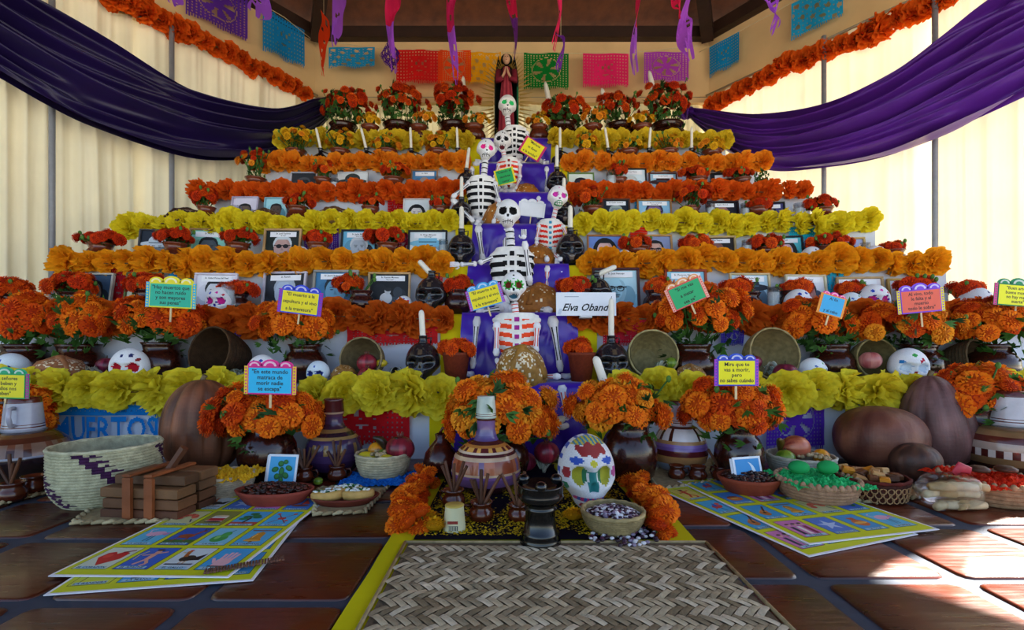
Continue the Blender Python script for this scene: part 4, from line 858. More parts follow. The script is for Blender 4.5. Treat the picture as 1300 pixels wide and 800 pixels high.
skm = {k: skull_mesh('sugar_skull', cf, 'matte', 72, 54) for k, cf in SK.items()}
def sugar(px, py, D, k, wpx, kind, label, yaw=0, roll=0, group='small decorated sugar skulls'):
    s_ = S(wpx, D)/2/.84; o = ob('sugar_skull', skm[kind], None, (XD(px, D), D, (ZK[k] if k else .012)+s_*.83), (0, roll, yaw), s_)
    tag(o, label, 'sugar skull', group)
for a in ((165, 468, 2.42, 1, 44, 'redeye', 'white sugar skull with red eyes on the lowest step', .35), (404, 466, 2.42, 1, 29, 'blue', 'pale blue sugar skull with teary blue eyes under the orange bouquet', 0), (333, 466, 2.43, 1, 36, 'dots', 'white sugar skull partly behind the blue sign', .2),
          (14, 466, 2.42, 1, 38, 'blue', 'blue and white sugar skull at the far left edge', .15), (1032, 462, 2.44, 1, 32, 'violet', 'sugar skull with violet eyes on the lowest step, right', .25), (1153, 460, 2.43, 1, 44, 'white', 'large white sugar skull with red marks behind the pumpkins', -.3),
          (280, 383, 2.76, 2, 34, 'pink', 'sugar skull with pink eyes before the moustached man photo', .1), (513, 388, 2.78, 2, 24, 'dots', 'little sugar skull peeking over the garland by the crouching man photo', 0), (1013, 384, 2.78, 2, 32, 'dots', 'sugar skull with blue dots before the white margin photo', .1),
          (1080, 386, 2.78, 2, 28, 'violet', 'sugar skull beside the small blue sign on the second step', .1), (1108, 382, 2.80, 2, 38, 'pink', 'sugar skull with pink dots left of the coral sign', -.2), (1240, 384, 2.8, 2, 34, 'redeye', 'sugar skull beside the rightmost marigold pot of the second step', .3),
          (862, 325, 3.14, 3, 21, 'blue', 'tiny blue sugar skull by the suited man photo', 0), (792, 325, 3.14, 3, 22, 'white', 'tiny sugar skull under the photo of the smiling woman', 0), (940, 328, 3.14, 3, 24, 'dots', 'small sugar skull before the third step glass candle, right', .1), (1030, 328, 3.15, 3, 26, 'redeye', 'small sugar skull beneath the right marigolds of the third step', .1), (1110, 322, 3.18, 3, 28, 'pink', 'small sugar skull at the right end of the third step', .2),
          (382, 322, 3.14, 3, 26, 'white', 'pale sugar skull in front of the white-haired man photo', .1), (550, 322, 3.14, 3, 24, 'pink', 'sugar skull in front of the pale blue hat photo', .1),
          (862, 274, 3.52, 4, 14, 'dots', 'tiny sugar skull right of the light wood frame, fourth step', 0), (784, 278, 3.52, 4, 16, 'pink', 'tiny sugar skull before the dark blue photo, fourth step', 0), (932, 278, 3.52, 4, 18, 'redeye', 'tiny sugar skull before the dark bald man photo, fourth step', 0), (452, 236, 3.88, 5, 18, 'blue', 'tiny sugar skull before the hat photo, fifth step', 0)):
    px, py, D, k, w, kind, lb = a[:7]; sugar(px, py, D, k, w, kind, lb, a[7])
# ================= signs =================
def sign(px, py, D, wpx, hpx, bgc, txt, label, rim='e02890', side='f0c020', scallop='e02890', roll=0, ts=.2, tc='1a1a20', yaw=0, stick=True, depth=0, cat='sign'):
    w, h = S(wpx, D), S(hpx, D); p0 = V(px, py, D)
    t = thing('paper_sign', label, cat, p0, group='little saying signs on sticks', rot=(0, roll, yaw))
    m = MB().C(rim)
    m.box(-w/2, .0, -h/2, w/2, .003, h/2); 
    if scallop:
        for sx, r in ((-.3, .15), (0, .19), (.3, .15)):
            pts = [(sx*w+r*w*cos(a), h/2-.002+r*w*.75*sin(a)) for a in [pi*i/10 for i in range(11)]]
            n = len(pts); m.C(scallop).add([(x, y, z) for y in (.0005, .0028) for x, z in pts], [tuple(range(n))]+[tuple(range(n, 2*n))[::-1]]+[(i, i+n, i+1+n, i+1) for i in range(n-1)])
            for q in (.66, .33): pass
    m.build('card', 'print', t, False)
    p = Print(.0001); p.rect(-w*.5, -h*.5, -w*.43, h*.5, side); p.rect(w*.43, -h*.5, w*.5, h*.5, side)
    for i in range(9):
        y = -h*.45+i*h*.11
        for s_ in (-1, 1): p.el(s_*w*.465, y, w*.018, h*.03, rim, 0, 8)
    p.rect(-w*.425, -h*.47, w*.425, h*.46, rim); p.rect(-w*.41, -h*.45, w*.41, h*.44, bgc)
    n = len(txt)
    for i, l in enumerate(txt): p.text(l, 0, h*(.30-(i)*.60/max(1, n-1) if n > 1 else 0), h*ts, tc, w*.76)
    if scallop:
        for sx, r in ((-.3, .15), (0, .19), (.3, .15)):
            p.el(sx*w, h/2, r*w*.66, r*w*.5, mix(lin(scallop), (1, 1, 1), .5), 0, 14, 0, 180); p.el(sx*w, h/2, r*w*.42, r*w*.32, scallop, 0, 14, 0, 180)
    o = p.build('lettering', 'print', t, False); o.location = (0, -.0005, 0); o.rotation_euler = (pi/2, 0, 0)
    if stick: m = MB().C('d8c090'); m.box(-.004, .003, -h/2-(.05 if w < .23 else .07), .004, .007, h*.2); m.build('stick', 'wood', t, False)
    return t
sign(217, 375, 2.38, 64, 32, '22b496', ('"Hay muertos que', 'no hacen ruido', 'y son mayores', 'sus penas"'), 'green saying sign above the left marigold bouquet', 'e8e430', '28b0e0', 'f0e020', .05)
sign(381, 384, 2.36, 56, 30, 'ecdc10', ('"El muerto a la', 'sepultura y el vivo', 'a la travesura"'), 'yellow saying sign above the left bouquet, before the blue photo', '3a50d8', 'a028a8', '2840d0', .12)
sign(616, 377, 2.46, 46, 26, 'ecdc10', ('"El muerto a la', 'sepultura y el vivo', 'a la travesura"'), 'tilted yellow saying sign held beside the open-mouthed skeleton', '48a8e8', 'c030b0', '3aa8e8', -.28)
sign(343, 483, 1.77, 66, 36, '28b8e8', ('"En este mundo', 'matraca de', 'morir nadie', 'se escapa"'), 'sky blue saying sign above the left floor bouquet', 'd8208a', 'f0c828', 'e0288c', .02)
sign(935, 473, 1.76, 56, 34, 'ece410', ('Mira que te', 'vas a morir,', 'pero', 'no sabes cuándo'), 'yellow saying sign with blue scallops behind the right floor bouquet', '3a48c8', 'b040c8', '2a50c8', 0)
sign(6, 490, 1.94, 62, 32, 'e8dc20', ('a los señores', 'que beben y', 'sin ellos nos', 'beben"'), 'yellow saying sign with green top cropped by the left edge', '20a860', 'b02890', '20a878', .03)
sign(872, 373, 2.34, 50, 30, '20a86a', ('"Si me vas', 'a matar', 'sea ya"'), 'tilted green saying sign among the right marigolds', 'e05050', 'f0b0a0', 'e8a060', -.42)
sign(1169, 382, 2.36, 60, 30, 'e0604a', ('Al vivo, todo', 'le falta y al', 'muerto', 'todo le sobra"'), 'coral red saying sign with purple scallops at right', '7a40d0', 'e8d828', '7a48d8', -.09)
sign(1056, 388, 2.34, 34, 26, '38a8e0', ('Al fin', 'y al cabo'), 'small sky blue sign with pink scallops among the right marigolds', 'f0a040', 'f0a040', 'e82c98', .28, ts=.2)
sign(1292, 375, 2.44, 60, 28, 'e4e418', ('"Buen amor y', 'buena muerte,', 'no hay mejor', 'suerte"'), 'yellow green saying sign cropped by the right edge', '1c8050', 'd82890', '1c8858', .08)
sign(676, 189, 4.0, 30, 22, 'e8dc18', ('"Mañana', 'te llevo', 'a la tumba"'), 'small tilted yellow sign on a stick beside the highest skeletons', 'c82868', 'c82868', None, .55, ts=.2)
sign(641, 224, 3.7, 25, 20, '18a050', ('"Cuando el', 'tecolote', 'canta"'), 'small green sign on the red-striped little skeleton', 'e8d820', 'e8d820', None, -.25, ts=.2, stick=False)
sign(675, 266, 3.42, 34, 18, 'e8ecf4', (), 'blank white scalloped card on a stick behind the black-eyed skeleton', 'dfe4ee', 'e4e8f0', 'e4e8f0', .12)
# card with a name
D = 2.56; t = thing('name_card', 'white name card in black script right of the stair', 'card', V(744, 386, D), rot=(radians(-6), 0, 0)); w, h = S(76, D), S(30, D)
m = MB().C('e6ebf4'); m.box(-w/2, 0, -h/2, w/2, .003, h/2); m.C('c8ccd4').box(-w*.1, .003, -h*.5-.01, w*.1, .05, -h*.45); m.build('card', 'print', t, False)
p = Print(); p.rect(-w*.36, h*.3, -w*.12, h*.325, '7080a0'); p.text('Elva Obando', .006, -h*.16, h*.44, '10141c', w*.86, .45)
for i in range(5): p.line([(-w*.48+i*.004, -h*.45), (-w*.44+i*.003, -h*.2)], .0012, '8aa8c8')
o = p.build('lettering', 'print', t, False); o.location = (0, -.0005, 0); o.rotation_euler = (pi/2, 0, 0)

# ================= bread =================
def bread(px, D, k, wpx, label, hf=.5, col='9a5a20', col2='c08038', nuts=False, rot=(0, 0, 0), z=None, P_=None, sugarc='e8dcc0', dust=.15):
    s_ = S(wpx, D)/2; zz = (ZK[k] if k else .012)+.003 if z is None else z
    t = thing('bread_of_the_dead', label, 'bread', P_ or (XD(px, D), D, zz), group='round loaves of bread of the dead', rot=rot); rr = random.Random(px)
    m = MB(); c1, c2, c3 = lin(col), lin(col2), lin(sugarc)
    def fn(u, v):
        a = pi*.5*v; r = cos(a)**.7 if v < 1 else 0; nn = 1+.05*noise.noise(Vector((cos(2*pi*u)*2, sin(2*pi*u)*2, v*3+px)))
        if v < .12: r = .86+v*1.16
        return (s_*r*nn*cos(2*pi*u), s_*r*nn*sin(2*pi*u), s_*2*hf*sin(a))
    m.grid(fn, 64, 26, lambda u, v: c3 if rr.random() < dust*v else mix(c1, c2, rr.random()*.5+(1-v)*.3), True)
    m.add([(s_*.86*cos(i*pi/8), s_*.86*sin(i*pi/8), 0) for i in range(16)], [tuple(range(16))[::-1]]); m.build('loaf', 'bread', t)
    for q in range(4):
        a = q*pi/2+.4+px; pts = []; rd = []
        for i in range(9):
            f = i/8*.9; r = s_*(cos(pi/2*(1-f*.88)))*1.0; hgt = s_*2*hf*sin(pi/2*(1-f*.88)); pts.append((r*cos(a), r*sin(a), hgt)); rd.append(s_*(.10+.045*(i in (1, 4, 8))))
        m = MB().C(mix(c1, (0, 0, 0), .12) if nuts else mix(c1, c2, .35)); m.tube(pts, rd, 8); m.build('dough_bone', 'bread', t)
    m = MB().C(mix(c1, c2, .5)); m.ell((0, 0, s_*2*hf), (s_*.22, s_*.22, s_*.17), 10, 8); m.build('dough_knob', 'bread', t); return t
for a in ((238, 3.52, 4, 54, 'dark glazed loaf, leftmost on the fourth step', .42, '3a2216', '5a3a26'), (336, 3.52, 4, 50, 'dark glazed loaf with nuts behind the lemon garland, left', .45, '4a2c18', '8a6a4a'), (425, 3.52, 4, 54, 'dark nut bread in the middle of the fourth step, left', .45, '4a2a14', '8a6440'), (498, 3.52, 4, 38, 'smooth brown loaf left of the dark-haired woman photo', .40, '7a4a1c', 'a06a30'),
          (668, 3.96, 5, 38, 'round loaf at the stair behind the green sign', .5, 'a05a18', 'c07a28'), (636, 3.58, 4, 46, 'round loaf behind the black-eyed skeleton head', .75, '9a5818', 'bc7a2c'), (683, 3.22, 3, 48, 'round loaf by the legs of the red-ribbed skeleton', .62, '9a5818', 'b87428'), (684, 2.88, 2, 62, 'large round loaf behind the open-mouthed skeleton', .62, '8a5018', 'b07028'),
          (815, 3.9, 5, 24, 'small loaf beneath the reddish brown photo', .4, '7a4a1c', 'a06a30'), (411, 3.9, 5, 20, 'small loaf on the fifth step at left', .5, '8a6a40', 'b09060')):
    bread(*a)
bread(662, 2.46, 1, 66, 'large sugared loaf held in the lap of the lowest skeleton', .72, '8a5c1c', 'b0863a', dust=.5, P_=(XD(662, 2.30), 2.44, .37), rot=(.5, 0, 0))
# ================= skeleton figures =================
def bone_mb(p, q, r0, r1, white='e8e8ec', line='15151a', lw=.22):
    m = MB(); p, q = Vector(p), Vector(q); d = q-p; n = 10; pts = []; rr = []
    for i in range(n+1):
        f = i/n; pts.append(p+d*f); k = 1-.42*sin(pi*f); e = .35*exp(-(min(f, 1-f)/.09)**2)
        rr.append(((r0*(1-f)+r1*f)*(k+e))*(.45 if i in (0, n) else 1))
    m.C(white).tube(pts, rr, 16, True, .8)
    # painted line: recolour the middle faces that look to the front
    wl = lin(line)
    for i, f in enumerate(m.f):
        if len(f) == 4:
            j = i//16; k = i % 16
            if 1 < j < 8 and k in (2, 5, 10, 13): m.c[i] = wl if line else m.c[i]
    for i, f in enumerate(m.f): pass
    return m
def torso_mb(w, h, dd, base, stripe, spine, sp, ribs=5, spc=None):
    m = MB(); b0, s0, sc = lin(base), lin(stripe), lin(spine)
    def fn(u, v):
        th = 2*pi*u-pi/2; z = h*v; f = v
        ww = w/2*(.62+.50*sin(pi*min(1, f*.62+.02))**1.0); 
        if f > .88: ww *= 1-1.6*(f-.88)**1*1.2
        if f < .06: ww *= .8
        rib = 1+.03*sin(2*pi*ribs*f)
        ca, sa = cos(th), sin(th)
        return (ww*rib*ca, dd/2*rib*sa*(.8+.3*f), z)
    def cf(u, v):
        x, y, z = fn(u, v); q = v*ribs+abs(x)/(w/2)*.55*sp
        if abs(x) < w*.09: return sc if (int(v*ribs*2) % 2 == 0 and abs(x) < w*.06) else b0
        return s0 if (q % 1) < .52 and .08 < v < .86 else b0
    m.grid(fn, 60, 48, cf, True); n = 60
    m.C(base); m.add([fn(i/n, 1) for i in range(n)], [tuple(range(n))]); m.add([fn(i/n, 0) for i in range(n)], [tuple(range(n))[::-1]])
    return m
def V3(a): return V(*a)
def skeleton(label, base, head, hw, skm_, hrot, neck, torso, tcol, bones, feet=(), hands=(), pelvis=None, line='15151a', neckc='15151a', trot=0, extra=None):
    """head/torso given as photo px, depth; bones: name, (px,py,D),(px,py,D), r0, r1 in px"""
    B = Vector(base); t = thing('skeleton_figure', label, 'skeleton', B, group='papier mache skeletons sitting down the stair')
    hp = V3(head); s_ = S(hw, head[2])/2/.84; ob('skull', skm_, t, hp-B, hrot, s_)
    n0, n1 = V3(neck[0]), V3(neck[1]); m = MB(); r = S(neck[2], neck[0][2])/2; K = 7
    for i in range(K):
        a, c = n0.lerp(n1, i/K), n0.lerp(n1, (i+1)/K); m.C('e8e8ec').tube([a-B, a.lerp(c, .5)-B], [r, r*1.05], 10); m.C(neckc if i % 2 else 'e8e8ec').tube([a.lerp(c, .5)-B, c-B], [r*.96, r*.9], 10)
    m.build('neck', 'matte', t)
    (tx, ty0, ty1, tD, tw), (c0, c1, c2, spd, ribs) = torso, tcol
    p = V(tx, ty1, tD); h = S(ty1-ty0, tD); w = S(tw, tD)
    ob('ribcage', torso_mb(w, h, w*.62, c0, c1, c2, spd, ribs).mesh('ribcage', 'matte'), t, p-B, (0, trot, 0))
    if pelvis:
        px, py, D, pw = pelvis; q = V(px, py, D)-B; r = S(pw, D)/2; m = MB().C('e4e4ea'); m.ell(q+Vector((r*.5, 0, 0)), (r*.55, r*.4, r*.5), 12, 8); m.ell(q-Vector((r*.5, 0, 0)), (r*.55, r*.4, r*.5), 12, 8); m.ell(q, (r*.5, r*.35, r*.3), 12, 8); m.build('pelvis', 'matte', t)
    for nm, a, c, r0, r1 in bones:
        bone_mb(V3(a)-B, V3(c)-B, S(r0, a[2])/2, S(r1, c[2])/2, 'e8e8ec', line).build(nm, 'matte', t)
    for a, yaw in feet:   # foot: heel and five toes
        q = V3(a)-B; f = MB().C('e4e4ea'); d = Vector((sin(yaw), -cos(yaw), 0)); s2 = Vector((d.y, -d.x, 0)); L_ = .055
        f.tube([q, q+d*L_*.5+Vector((0, 0, -.004)), q+d*L_], [.014, .016, .015], 8)
        for k in range(5): f.tube([q+d*L_*.9+s2*(k-2)*.007, q+d*(L_*1.35-abs(k-1)*.004)+s2*(k-2)*.008+Vector((0, 0, -.004))], [.0045, .003], 6)
        f.build('foot', 'matte', t)
    for a, dx, dz in hands:
        q = V3(a)-B; f = MB().C('e4e4ea'); d = Vector((dx, -.35, dz)).normalized(); s2 = d.cross(Vector((0, 1, 0))).normalized()
        f.ell(q+d*.012, (.016, .010, .016), 10, 6)
        for k in range(4): o = q+d*.02+s2*(k-1.5)*.008; f.tube([o, o+d*(.02+.004*(k in (1, 2))), o+d*.034+Vector((0, -.008, -.004))], [.004, .0038, .0028], 6)
        f.tube([q+s2*.014, q+s2*.026+d*.012, q+s2*.026+d*.022], [.0045, .004, .003], 6)
        f.build('hand', 'matte', t)
    return t
G = lambda *a, **k: skull_mesh('skull', skull_cf(*a[0], **a[1]), 'matte', 64, 48, **k)
sk1 = skull_mesh('skull', skull_cf('eceef0', '6a2418', .29, '28b038', '14141a', '14141a', ((0, .4, .05, '28b038'), (.0, .62, .06, '14141a')), 'd8dce0', '2a5a74', 8), 'matte', 64, 48, mouth=1.1)
sk2 = skull_mesh('skull', skull_cf('eceef0', '08080a', .25, '08080a', '08080a', '14141a'), 'matte', 64, 48)
sk3 = skull_mesh('skull', skull_cf('eceef0', 'e0288c', .2, 'e83c98', '14141a', '14141a', ((-.2, .45, .05, '14141a'),)), 'matte', 60, 44)
sk4 = skull_mesh('skull', skull_cf('f0eef0', 'c838a8', .2, 'e04ab0', '8a2a6a', '187838', ((.5, .1, .12, '58c078'), (-.1, .55, .06, 'e04ab0')), '2a8a48'), 'matte', 60, 44)
sk5 = skull_mesh('skull', skull_cf('e8e8e8', '14141a', .12, '5a5a60', '14141a', '14141a', ((0, .5, .06, '14141a'), (.2, .45, .05, '14141a')), 'd8d8dc', '5a1420', 0), 'matte', 60, 44, mouth=1.3)
sk6 = skull_mesh('skull', skull_cf('eceeea', '28c06a', .21, '38d080', '14141a', '14141a'), 'matte', 60, 44)
# lowest: open mouth, red ribs, seated on the lowest step
skeleton('skeleton with green flower eyes and red ribs, lowest on the stair, holding bread', (XD(660, 2.5), 2.5, ZK[1]+.012), (652, 364, 2.50), 34, sk1, (0, 0, 0), ((655, 400, 2.52), (653, 384, 2.52), 9),
         (656, 398, 452, 2.54, 54), ('ecece8', 'f04a22', 'a02a90', -.7, 5),
         [('collarbone', (629, 404, 2.52), (684, 404, 2.52), 11, 11), ('upper_arm', (631, 408, 2.5), (630, 452, 2.45), 11, 9), ('forearm', (630, 456, 2.44), (645, 480, 2.36), 8, 7), ('upper_arm', (682, 410, 2.5), (680, 448, 2.45), 11, 9), ('forearm', (680, 452, 2.44), (672, 478, 2.36), 8, 7),
          ('thigh', (642, 480, 2.48), (614, 480, 2.36), 10, 9), ('thigh', (676, 478, 2.48), (711, 478, 2.34), 11, 9), ('shin', (713, 489, 2.30), (720, 534, 2.28), 13, 9), ('shin', (618, 486, 2.32), (614, 530, 2.28), 11, 8)],
         [((720, 540, 2.27), -.9), ((612, 534, 2.27), -.5)], [((646, 482, 2.35), .8, -.2), ((671, 480, 2.35), -.8, -.2)], (658, 472, 2.52, 46), 'd83a2a', 'e03a28')
# black-eyed, on the second step, legs hanging to the lowest
skeleton('large skeleton with hollow black eyes and black ribs sitting on the second step', (XD(660, 2.9), 2.9, ZK[2]+.012), (645, 272, 2.94), 33, sk2, (0, .03, 0), ((649, 320, 2.95), (647, 290, 2.95), 11),
         (650, 316, 386, 2.95, 50), ('ececea', '121216', '121216', .35, 6),
         [('collarbone', (627, 324, 2.93), (672, 324, 2.93), 9, 9), ('upper_arm', (628, 326, 2.93), (608, 334, 2.88), 9, 8), ('forearm', (605, 335, 2.86), (584, 336, 2.84), 8, 7), ('upper_arm', (670, 326, 2.93), (673, 362, 2.86), 10, 8), ('forearm', (673, 360, 2.84), (666, 306, 2.78), 9, 9),
          ('thigh', (638, 392, 2.9), (606, 396, 2.70), 11, 10), ('thigh', (662, 392, 2.9), (700, 394, 2.68), 12, 10), ('shin', (701, 402, 2.66), (712, 472, 2.60), 16, 9), ('shin', (606, 402, 2.66), (600, 468, 2.60), 11, 8), ('shin', (590, 342, 2.8), (600, 368, 2.8), 8, 7)][:9],
         [((713, 477, 2.585), .9), ((600, 474, 2.585), -.6)], [((583, 336, 2.83), -1, 0), ((665, 303, 2.78), 0, 1)], (650, 392, 2.93, 44), '15151a', '15151a')
# white with magenta eyes, on the fourth step, left
skeleton('skeleton with magenta eyes and thick black ribs leaning left on the fourth step', (XD(612, 3.55), 3.55, ZK[4]+.012), (617, 191, 3.62), 25, sk3, (0, .12, .2), ((614, 226, 3.62), (616, 204, 3.62), 8),
         (611, 226, 276, 3.60, 34), ('ececea', '121216', '121216', .15, 6),
         [('collarbone', (597, 229, 3.58), (628, 229, 3.58), 7, 7), ('upper_arm', (598, 230, 3.58), (574, 251, 3.5), 8, 7), ('forearm', (574, 253, 3.48), (602, 282, 3.42), 8, 7), ('upper_arm', (628, 231, 3.58), (634, 258, 3.5), 8, 6), ('forearm', (634, 258, 3.5), (626, 284, 3.44), 7, 6),
          ('thigh', (604, 280, 3.55), (607, 282, 3.40), 8, 8), ('thigh', (618, 280, 3.55), (640, 284, 3.44), 8, 8), ('shin', (607, 287, 3.38), (613, 332, 3.34), 11, 8), ('shin', (641, 288, 3.40), (640, 330, 3.36), 9, 7)],
         [((613, 335, 3.33), -.5), ((640, 334, 3.345), .3)], [((603, 284, 3.41), .8, -.3), ((627, 285, 3.43), 0, -1)], (611, 280, 3.58, 30))
# pink and green skull, red ribs, third step right
skeleton('skeleton with pink-eyed sugar skull head and red slanted ribs at the right of the stair', (XD(700, 3.22), 3.22, ZK[3]+.012), (708, 251, 3.26), 27, sk4, (0, .1, .15), ((702, 280, 3.26), (706, 264, 3.26), 6),
         (698, 280, 318, 3.26, 30), ('ecece8', 'e02c20', '3890b8', -1.0, 6),
         [('collarbone', (686, 283, 3.24), (713, 284, 3.24), 7, 7), ('upper_arm', (685, 285, 3.24), (681, 306, 3.2), 7, 6), ('forearm', (681, 306, 3.2), (684, 326, 3.14), 6, 5), ('upper_arm', (714, 286, 3.24), (722, 304, 3.2), 7, 6), ('forearm', (722, 304, 3.2), (708, 326, 3.13), 6, 5),
          ('thigh', (695, 322, 3.22), (694, 330, 3.06), 9, 9), ('shin', (695, 338, 3.04), (693, 378, 2.98), 10, 7), ('thigh', (702, 322, 3.22), (712, 330, 3.08), 8, 8), ('shin', (712, 336, 3.06), (716, 376, 2.99), 8, 7)],
         [((694, 388, 2.97), .5), ((716, 388, 2.98), .6)], [((684, 328, 3.13), 0, -1), ((707, 328, 3.12), 0, -1)], (699, 322, 3.24, 24), 'd83a2a', 'e03a28')
# shouting, small, fifth step
skeleton('small skeleton shouting with wide open dark red mouth, red ribs, on the fifth step', (XD(648, 3.95), 3.95, ZK[5]+.012), (638, 180, 3.95), 24, sk5, (0, .05, 0), ((641, 204, 3.95), (639, 192, 3.95), 6),
         (646, 202, 240, 3.96, 26), ('ecece8', 'e03420', '8a2a20', .3, 6),
         [('collarbone', (634, 206, 3.94), (660, 206, 3.94), 7, 7), ('upper_arm', (634, 208, 3.94), (628, 226, 3.9), 7, 6), ('forearm', (628, 226, 3.9), (634, 240, 3.84), 6, 5), ('upper_arm', (660, 208, 3.94), (660, 226, 3.9), 7, 6), ('forearm', (660, 226, 3.9), (654, 240, 3.84), 6, 5),
          ('thigh', (640, 244, 3.9), (628, 246, 3.76), 7, 7), ('shin', (628, 250, 3.75), (629, 280, 3.68), 7, 6), ('thigh', (652, 244, 3.9), (684, 248, 3.76), 7, 7), ('shin', (684, 250, 3.75), (684, 278, 3.68), 8, 6)],
         [((629, 284, 3.67), -.3), ((684, 284, 3.67), .4)], [((635, 241, 3.83), .5, -.5), ((653, 241, 3.83), -.5, -.5)], (646, 243, 3.93, 20), 'c84a40', 'e03a28')
# topmost, green eyes
skeleton('topmost skeleton with bright green eyes and black ribs, just below the statue', (XD(652, 4.25), 4.25, ZK[6]+.012), (644, 135, 4.25), 24, sk6, (0, .12, .1), ((646, 164, 4.25), (644, 148, 4.25), 7),
         (653, 163, 204, 4.26, 30), ('ececea', '121216', '121216', .5, 6),
         [('collarbone', (640, 167, 4.24), (668, 165, 4.24), 7, 7), ('upper_arm', (640, 168, 4.24), (630, 190, 4.2), 7, 6), ('forearm', (630, 190, 4.2), (612, 204, 4.14), 6, 5), ('upper_arm', (668, 167, 4.24), (674, 188, 4.2), 7, 6), ('forearm', (674, 188, 4.2), (688, 206, 4.12), 6, 5),
          ('thigh', (646, 208, 4.22), (600, 208, 4.12), 8, 7), ('thigh', (660, 208, 4.22), (694, 208, 4.12), 8, 7), ('shin', (599, 212, 4.11), (602, 244, 4.06), 7, 6), ('shin', (694, 212, 4.11), (694, 244, 4.06), 7, 6)],
         [((602, 248, 4.05), -.3), ((694, 248, 4.05), .3)], [((611, 205, 4.13), -1, 0), ((689, 207, 4.11), 1, 0)], (652, 207, 4.23, 24))
# ================= statue =================
D = 4.72; B = Vector((XD(643, D), D, z7)); t = thing('madonna_statue', 'painted robed Madonna statue with dark mantle and golden rays on the top step', 'statue', B)
hh = V(643, 68, D).z-z7; k = hh
def part(nm, mb, mat='matte'): return mb.build(nm, mat, t)
m = MB().C('5a3a24'); m.lathe([(0, 0), (.16*k, 0), (.16*k, .05*k), (.12*k, .07*k), (.10*k, .13*k), (0, .13*k)], 20); part('base', m, 'wood')
m = MB(); c0, c1 = lin('7a1c2c'), lin('a83a44')
m.grid(lambda u, v: ((.092*k*(1-.35*v-.25*v**3))*cos(2*pi*u)*(1+.05*sin(9*2*pi*u)*(1-v)), .075*k*(1-.35*v)*sin(2*pi*u)*(1+.05*sin(9*2*pi*u)), (.12+.72*v)*k), 40, 12, lambda u, v: mix(c0, c1, .5+.5*sin(9*2*pi*u)), True); part('robe', m)
m = MB(); g1, g2 = lin('0a1a14'), lin('1c6a44')
def man(u, v):
    th = -.55+(pi+1.1)*u; wd = .15*k*(1-.15*v-.45*max(0, v-.75)*2.2-.15*(1-v)); return (wd*cos(th), .10*k*sin(th)*(1 if v < .9 else .8)+.012, (.10+.86*v)*k)
m.grid(man, 30, 16, lambda u, v: g2 if (u < .12 and v < .6) else g1); m.ell((0, .015, .945*k), (.062*k, .058*k, .055*k), 14, 8, lambda u, v: g1); part('mantle', m)
m = MB().C('c89a78'); m.ell((0, -.028*k, .925*k), (.038*k, .040*k, .052*k), 14, 10); m.C('2a1a14').ell((-.013*k, -.066*k, .93*k), (.006*k, .003*k, .003*k), 6, 4); m.ell((.013*k, -.066*k, .93*k), (.006*k, .003*k, .003*k), 6, 4); m.C('8a2a24').ell((0, -.064*k, .902*k), (.009*k, .003*k, .003*k), 6, 4); m.C('c08a68').ell((0, -.07*k, .917*k), (.004*k, .006*k, .010*k), 6, 5); part('face', m)
m = MB().C('c89a78')
for s_ in (-1, 1): m.tube([(s_*.05*k, -.07*k, .70*k), (s_*.018*k, -.10*k, .745*k), (s_*.006*k, -.11*k, .80*k)], [.014*k, .012*k, .005*k], 8)
part('hands', m)
m = MB().C('7a1c2c')
for s_ in (-1, 1): m.tube([(s_*.08*k, -.03*k, .80*k), (s_*.085*k, -.06*k, .68*k), (s_*.04*k, -.085*k, .70*k)], [.03*k, .032*k, .026*k], 10)
part('sleeves', m)
ray = MB().C('b08a38'); ray.add([(-.5, -.5, 0), (.5, -.5, 0), (.5, .5, 0), (-.5, .5, 0), (0, 0, 1)], [(0, 1, 4), (1, 2, 4), (2, 3, 4), (3, 0, 4), (3, 2, 1, 0)]); rm = ray.mesh('ray', 'gold', False)
for i in range(56):
    a = radians(-58+ (296)*i/55)
    if abs(a-pi/2) < .12: continue
    x, z = .14*k*cos(a), (.5+.40*sin(a))*k; ln = (.14+.03*(i % 2))*k
    d = Vector((cos(a)*1.0, 0, sin(a)*.9)).normalized(); ob('ray', rm, t, (x, .03, z), d.to_track_quat('Z', 'Y').to_euler(), (.021, .012, ln))
# ================= things on the floor =================
FZ = .0065
def at(x, y): p = fl(x, y, FZ); return p
# --- cloths and mat ---
def sheet(x0, x1, y0, y1, z, c, name, label, cat, mat='cloth', th=.002, wav=.0):
    m = MB().C(c); n = 24; o = Vector(((x0+x1)/2, y0, 0))
    m.grid(lambda u, v: (x0+(x1-x0)*u-o.x+.004*noise.noise(Vector((u*3, v*9, 1))), y0+(y1-y0)*v-o.y+.004*noise.noise(Vector((u*9, v*3, 2))), z+wav*abs(noise.noise(Vector((u*5, v*6, z*50))))), n, n)
    m.box(x0-o.x+.003, .003, z-.0015, x1-o.x-.003, y1-y0-.003, z-.0005); return tag(m.build(name, mat, None, True, o), label, cat)
sheet(-.345, .515, .70, 2.28, FZ+.002, 'c8c010', 'floor_cloth', 'yellow cloth on the floor showing as a border beside the straw mat', 'cloth')
sheet(-.275, .415, 1.34, 2.2, FZ+.0055, '120c1c', 'floor_cloth', 'black cloth under the petals in front of the stair', 'cloth')
